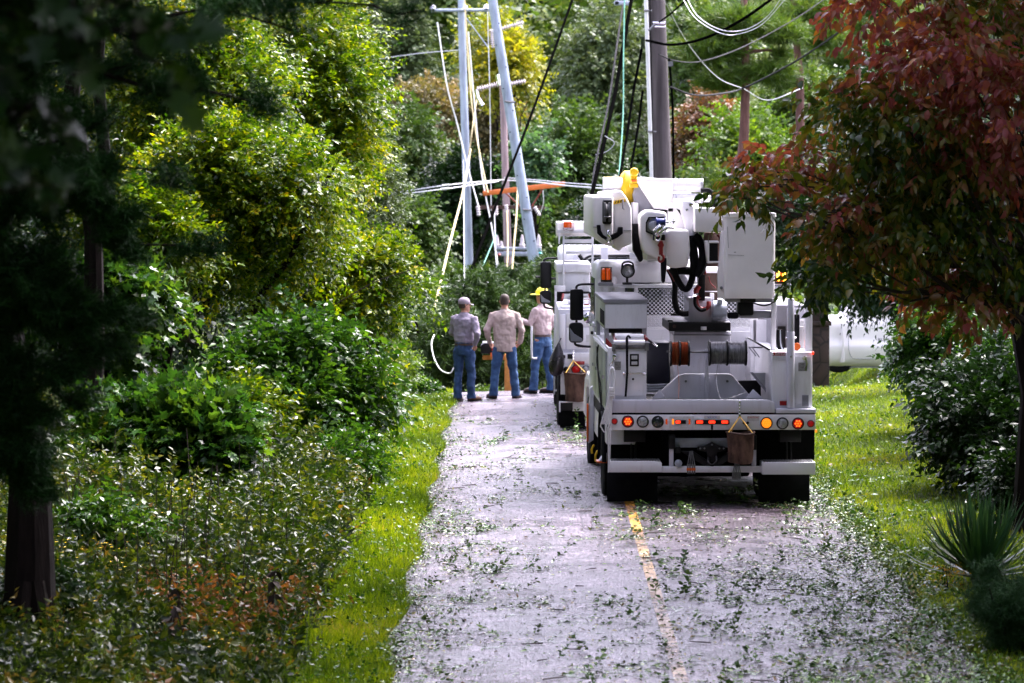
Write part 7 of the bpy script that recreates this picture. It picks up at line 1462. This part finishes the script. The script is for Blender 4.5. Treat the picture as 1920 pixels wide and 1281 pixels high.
pp(pd_, 'riser_cable', WIRED, lambda b: (b.tube(spline([LP(pd_, x, y, 79.6) for x, y in ((1254, 110), (1258, 150), (1261, 200), (1262, 250), (1263, 335), (1266, 480))], 5), 0.025, 7), b.tube([LP(pd_, 1216, -100, 79.6), LP(pd_, 1226, 335, 79.6), LP(pd_, 1232, 520, 79.6)], 0.012, 6)))
pp(pd_, 'cable_bracket', STL, lambda b: (b.tube([LP(pd_, 1216, 58, 79.5), LP(pd_, 1228, 46, 79.5)], 0.03, 6), b.box(-0.05, 0.05, -0.08, 0, -0.05, 0.05, Matrix.Translation(LP(pd_, 1257, 120, 79.6)))))

# wires, cables and ropes ------------------------------------------------
def wire(name, label, pts, r, m, cat='cable', Y=None):
    P = [px(p[0], p[1], p[2] if len(p) > 2 else Y) for p in pts]; c = P[0].copy(); o = MB().tube([p - c for p in spline(P, 7)], r, 6, cap=True).build(name, m); o.location = c; return tag(o, label, cat)
wire('power_cable', 'thick black cable slanting from the top centre down behind the capped man', [(1080, -20, 92), (1000, 205, 86), (930, 385, 80), (866, 552, 74)], 0.032, WIRED)
wire('power_line', 'upper pale line running from the thicket to the wooden pole arm', [(640, 376, 101), (740, 362, 101), (840, 347, 101), (945, 337, 103)], 0.016, WIRE, 'wire')
wire('power_line', 'lower thick pale line running from the thicket toward the orange arm', [(640, 378, 100), (710, 369, 100), (830, 355, 100), (935, 340, 102)], 0.017, WIRE, 'wire')
wire('line_splice', 'pale sleeve on the upper line left of the upright steel pole', [(829, 348, 100.9), (842, 346.5, 100.9)], 0.03, PWH, 'splice'); wire('line_splice', 'pale sleeve on the lower line left of the upright steel pole', [(826, 355, 99.9), (843, 353, 99.9)], 0.035, PWH, 'splice')
wire('power_line', 'pale line running from the orange arm to the truck boom', [(946, 338, 103), (1000, 341, 99), (1060, 348, 95), (1135, 354, 90)], 0.020, WIRE, 'wire')
wire('power_line', 'second pale line just below the one from the orange arm to the boom', [(946, 333, 103), (1010, 338, 99), (1062, 343, 95), (1132, 348, 90)], 0.012, WIRE, 'wire')
wire('rope', 'pale yellow rope bowing from the upright steel pole toward the capped man', [(882, 280, 104), (868, 360, 98), (845, 450, 90), (812, 590, 78)], 0.026, ROPEY, 'rope')
wire('rope', 'yellow rope hanging from the wooden pole arm beside the leaning pole', [(971, 345, 102), (968, 410, 101), (962, 480, 100), (958, 548, 99)], 0.024, ROPEY, 'rope')
wire('rope', 'pale rope running straight down the front of the wooden pole', [(951, 395, 102), (952, 460, 101), (950, 520, 100), (949, 552, 99)], 0.020, ROPEY, 'rope')
wire('rope', 'yellow rope looping from the top of the upright steel pole to the white standoff', [(871, -10, 104.7), (876, 80, 104.5), (884, 160, 104.2), (893, 186, 104)], 0.022, ROPEY, 'rope')
wire('rope', 'pair-left yellow rope falling from the white standoff to the orange arm', [(894, 186, 104), (886, 240, 103), (878, 300, 103)], 0.018, ROPEY, 'rope')
wire('rope', 'long yellow rope slanting from the steel pole top past the orange arm', [(871, 5, 104.6), (882, 170, 104), (896, 270, 103), (915, 362, 102)], 0.022, ROPEY, 'rope')
wire('power_line', 'thin white line slanting from the steel pole arm to the pole foot', [(820, 42, 104.5), (838, 160, 104), (858, 235, 104), (876, 310, 103.6), (898, 390, 103)], 0.020, PWH, 'wire')
wire('power_line', 'white line slanting across the wooden pole toward the bare-headed man', [(878, 60, 104), (900, 300, 103), (921, 420, 102), (940, 530, 101), (948, 545, 101)], 0.018, PWH, 'wire')
wire('power_line', 'thin line hanging straight down left of the leaning pole', [(914, 22, 104.6), (918, 160, 104.5), (920, 300, 104.5), (921, 395, 104)], 0.012, PWH, 'wire')
wire('power_line', 'thin white line beside the foot of the upright steel pole', [(869, 300, 103), (870, 430, 100), (871, 555, 92)], 0.010, WIRE, 'wire')
wire('power_line', 'thin line leaving the orange arm down past the platform', [(927, 395, 102), (930, 480, 101), (936, 560, 100)], 0.013, WIRE, 'wire')
wire('rope', 'green rope slanting down to the right shoulder of the capped man', [(930, 440, 100), (905, 500, 92), (884, 550, 84), (874, 585, 78)], 0.014, ROPEG, 'rope')
wire('power_line', 'pale sagging line crossing above the capped man', [(650, 558, 92), (745, 543, 92), (850, 537, 92), (936, 528, 94)], 0.022, WIRE, 'wire')
wire('power_line', 'low pale line emerging from the thicket beside the capped man', [(650, 612, 80), (735, 598, 80), (808, 590, 79)], 0.016, WIRE, 'wire')
wire('cable_loop', 'pale stiff cable end curling beside the capped man', [(814, 628, 68), (809, 645, 67.6), (814, 672, 67.4), (826, 693, 67.2), (843, 700, 67.0), (852, 687, 67.0)], 0.012, PWH)
wire('power_line', 'thin line hanging down between the steel pole and the thicket', [(700, 112, 110), (790, 100, 108), (860, 94, 105)], 0.012, WIRE, 'wire')
wire('power_line', 'short white jumper looping from the orange arm to the fuse cutout', [(1018, 357, 102.4), (1019, 380, 102.4), (1014, 398, 102.5)], 0.012, PWH, 'wire')
wire('power_cable', 'black cable hanging left of the dark wooden pole', [(1187, -20, 86), (1170, 80, 84), (1150, 190, 82), (1118, 330, 78), (1100, 400, 76)], 0.042, WIRED)
wire('power_cable', 'grey cable hanging from the bracket left of the dark wooden pole', [(1168, 8, 86), (1156, 90, 84), (1140, 200, 82), (1116, 310, 79), (1108, 380, 77)], 0.022, WIREG)
wire('rope', 'green rope hanging straight beside the black cable', [(1171, -10, 84), (1169, 110, 83), (1168, 220, 82), (1160, 338, 80)], 0.014, ROPEG, 'rope')
wire('power_cable', 'black cable slanting from the dark pole bracket to the yellow drum', [(1203, 92, 79.5), (1188, 170, 79), (1176, 250, 78), (1160, 345, 76)], 0.030, WIRED)
wire('power_cable', 'short black cable close against the white conduit', [(1205, 170, 79.5), (1196, 240, 79), (1180, 330, 78)], 0.027, WIRED)
wire('cable_loop', 'bent pale wire tail dangling below the grey cable', [(1134, 255, 80), (1152, 268, 80), (1138, 284, 80), (1116, 290, 80)], 0.010, WIRE)
wire('power_cable', 'outer of two pale cables looping across the top right of the pole', [(1284, -10, 76), (1310, 32, 75), (1355, 57, 74), (1400, 55, 74), (1440, 30, 73), (1470, -12, 72)], 0.008, WIRE)
wire('power_cable', 'inner of two pale cables looping across the top right of the pole', [(1276, -10, 76), (1304, 34, 75), (1350, 62, 74), (1385, 64, 74), (1430, 45, 73), (1478, -8, 72)], 0.008, WIRE)
wire('power_cable', 'long white cable sweeping from the pole top down to the crooked pine', [(1240, -10, 79.5), (1290, 82, 82), (1345, 145, 86), (1395, 167, 92), (1440, 188, 94), (1505, 165, 96)], 0.009, WIRE)
wire('power_cable', 'thick black bundle rising from the pole clamp to the top right', [(1212, 76, 79.3), (1260, 84, 78), (1320, 72, 76), (1390, 38, 73), (1465, -15, 70)], 0.028, WIRED)
wire('power_cable', 'thin grey cable sagging from the bracket below the clamp', [(1235, 102, 79.4), (1265, 114, 80), (1310, 116, 82), (1370, 98, 86), (1430, 70, 90), (1500, 30, 92), (1560, -12, 94)], 0.014, WIREG)
wire('power_cable', 'grey cable sagging from mid pole past the pine and up to the right', [(1256, 163, 79.5), (1300, 178, 80), (1350, 176, 82), (1400, 163, 84), (1500, 110, 80), (1600, 40, 76), (1660, -12, 74)], 0.022, WIREG)
wire('power_cable', 'thin black line rising steeply from the pole clamp', [(1236, 42, 79.4), (1262, 22, 79), (1300, -12, 78)], 0.018, WIRED)
lampb = MB().box(-0.16, 0.16, -0.1, 0.1, -0.05, 0.05).cyl((-0.12, -0.1, 0), (-0.12, 0.1, 0), 0.06).build('line_bracket', GAL, None, 0.01); lampb.location = px(1166, 6, 86.3); tag(lampb, 'small grey metal bracket at the top of the grey hanging cable', 'bracket')
wire('power_cable', 'dark stay from which the metal bracket hangs', [(1166, 4, 86.3), (1176, -20, 86.3), (1190, -60, 86)], 0.02, WIREG)

# mailbox
mbx = empty('mailbox', (txy(953, 68.2), 68.2, zt1(0, 68.2)), 0, 'black mailbox with red flag on an orange wooden post behind the bare-headed man', 'mailbox'); mo = Vector(mbx.location)
WPOST = mat('orange_post_wood', (0.55, 0.24, 0.05), 0.75, var=0.15, scale=14, bmp=0.3)
A = px(946, 664, 68.2) - mo; C_ = px(961, 664, 68.2) - mo
MB().box(A.x, C_.x, -0.07, 0.07, -0.3, A.z).build('post', WPOST, mbx, 0.008)
MB().box(px(905, 668, 68.2).x - mo.x, A.x, -0.045, 0.045, A.z - 0.10, A.z - 0.02).build('arm', WPOST, mbx, 0.006)
a0 = px(901, 660, 68) - mo; a1 = px(925, 643, 68) - mo; mw = a1.x - a0.x; mh = a1.z - a0.z
bxm = MB().prism([(a0.x, a0.z - 0.03)] + [(a0.x + mw / 2 - mw / 2 * math.cos(t), a0.z + mh * 0.55 + mh * 0.45 * math.sin(t)) for t in [PI * k / 8 for k in range(9)]] + [(a1.x, a0.z - 0.03)], -0.28, 0.25).build('box', BLP, mbx, 0.006)
MB().box(a1.x - 0.03, a1.x + 0.06, -0.295, -0.28, a0.z + 0.03, a0.z + 0.10).build('flag', REFL, mbx); MB().box(a0.x + 0.04, a1.x, -0.27, 0.2, a1.z - 0.015, a1.z + 0.008).build('top_trim', ALU, mbx)
MB().box(a1.x - 0.05, a1.x + 0.04, -0.29, -0.275, a0.z - 0.08, a0.z - 0.01).build('number_plate', ORG, mbx)

# pieces that the photo shows apart become parts of their own
def split_part(o):
    me = o.data; n = len(me.vertices); par = list(range(n))
    def find(a):
        while par[a] != a: par[a] = par[par[a]]; a = par[a]
        return a
    for e in me.edges:
        a, b = find(e.vertices[0]), find(e.vertices[1])
        if a != b: par[a] = b
    roots = sorted(set(find(i) for i in range(n)))
    if len(roots) < 2 or len(roots) > 8: return
    rid = {r: i for i, r in enumerate(roots)}; lab = [rid[find(i)] for i in range(n)]
    for k in range(1, len(roots)):
        bm = bmesh.new(); bm.from_mesh(me); bm.verts.ensure_lookup_table(); bmesh.ops.delete(bm, geom=[v for v in bm.verts if lab[v.index] != k], context='VERTS')
        m2 = bpy.data.meshes.new(me.name); bm.to_mesh(m2); bm.free()
        c = link_mesh(o.name.split('.')[0], m2, list(me.materials), o.parent)
    bm = bmesh.new(); bm.from_mesh(me); bm.verts.ensure_lookup_table(); bmesh.ops.delete(bm, geom=[v for v in bm.verts if lab[v.index] != 0], context='VERTS'); bm.to_mesh(me); bm.free()
NAMES = {'rack_post', 'inner_wall', 'hose_cavity', 'shock_bracket', 'rail_end', 'tow_frame', 'hitch_bracket', 'tray_rail', 'roller_cover', 'box_post', 'wheel_chock', 'side_cabinet', 'tail_board', 'cabinet_door', 'mirror_arm', 'wedge_plate', 'red_strap', 'rack_bar', 'cavity_bar', 'hose_bundle', 'shroud_strap', 'leveling_cylinder', 'boom_head_top', 'lower_boom', 'reflector', 'number_plate', 'plate_bolts', 'tie_eye', 'bucket_arm', 'bucket_mount', 'winch_plate', 'beacon_bracket', 'turret', 'rim_hook', 'red_clamp', 'boom_hoses', 'bed_deck', 'rack_gear', 'turret_plate', 'hydraulic_hose', 'seam', 'data_plate', 'latch_paddle', 'arm_fitting', 'shroud_beam'}
for o in list(bpy.data.objects):
    if o.type == 'MESH' and o.parent is not None and o.name.split('.')[0] in NAMES and not o.modifiers: split_part(o)
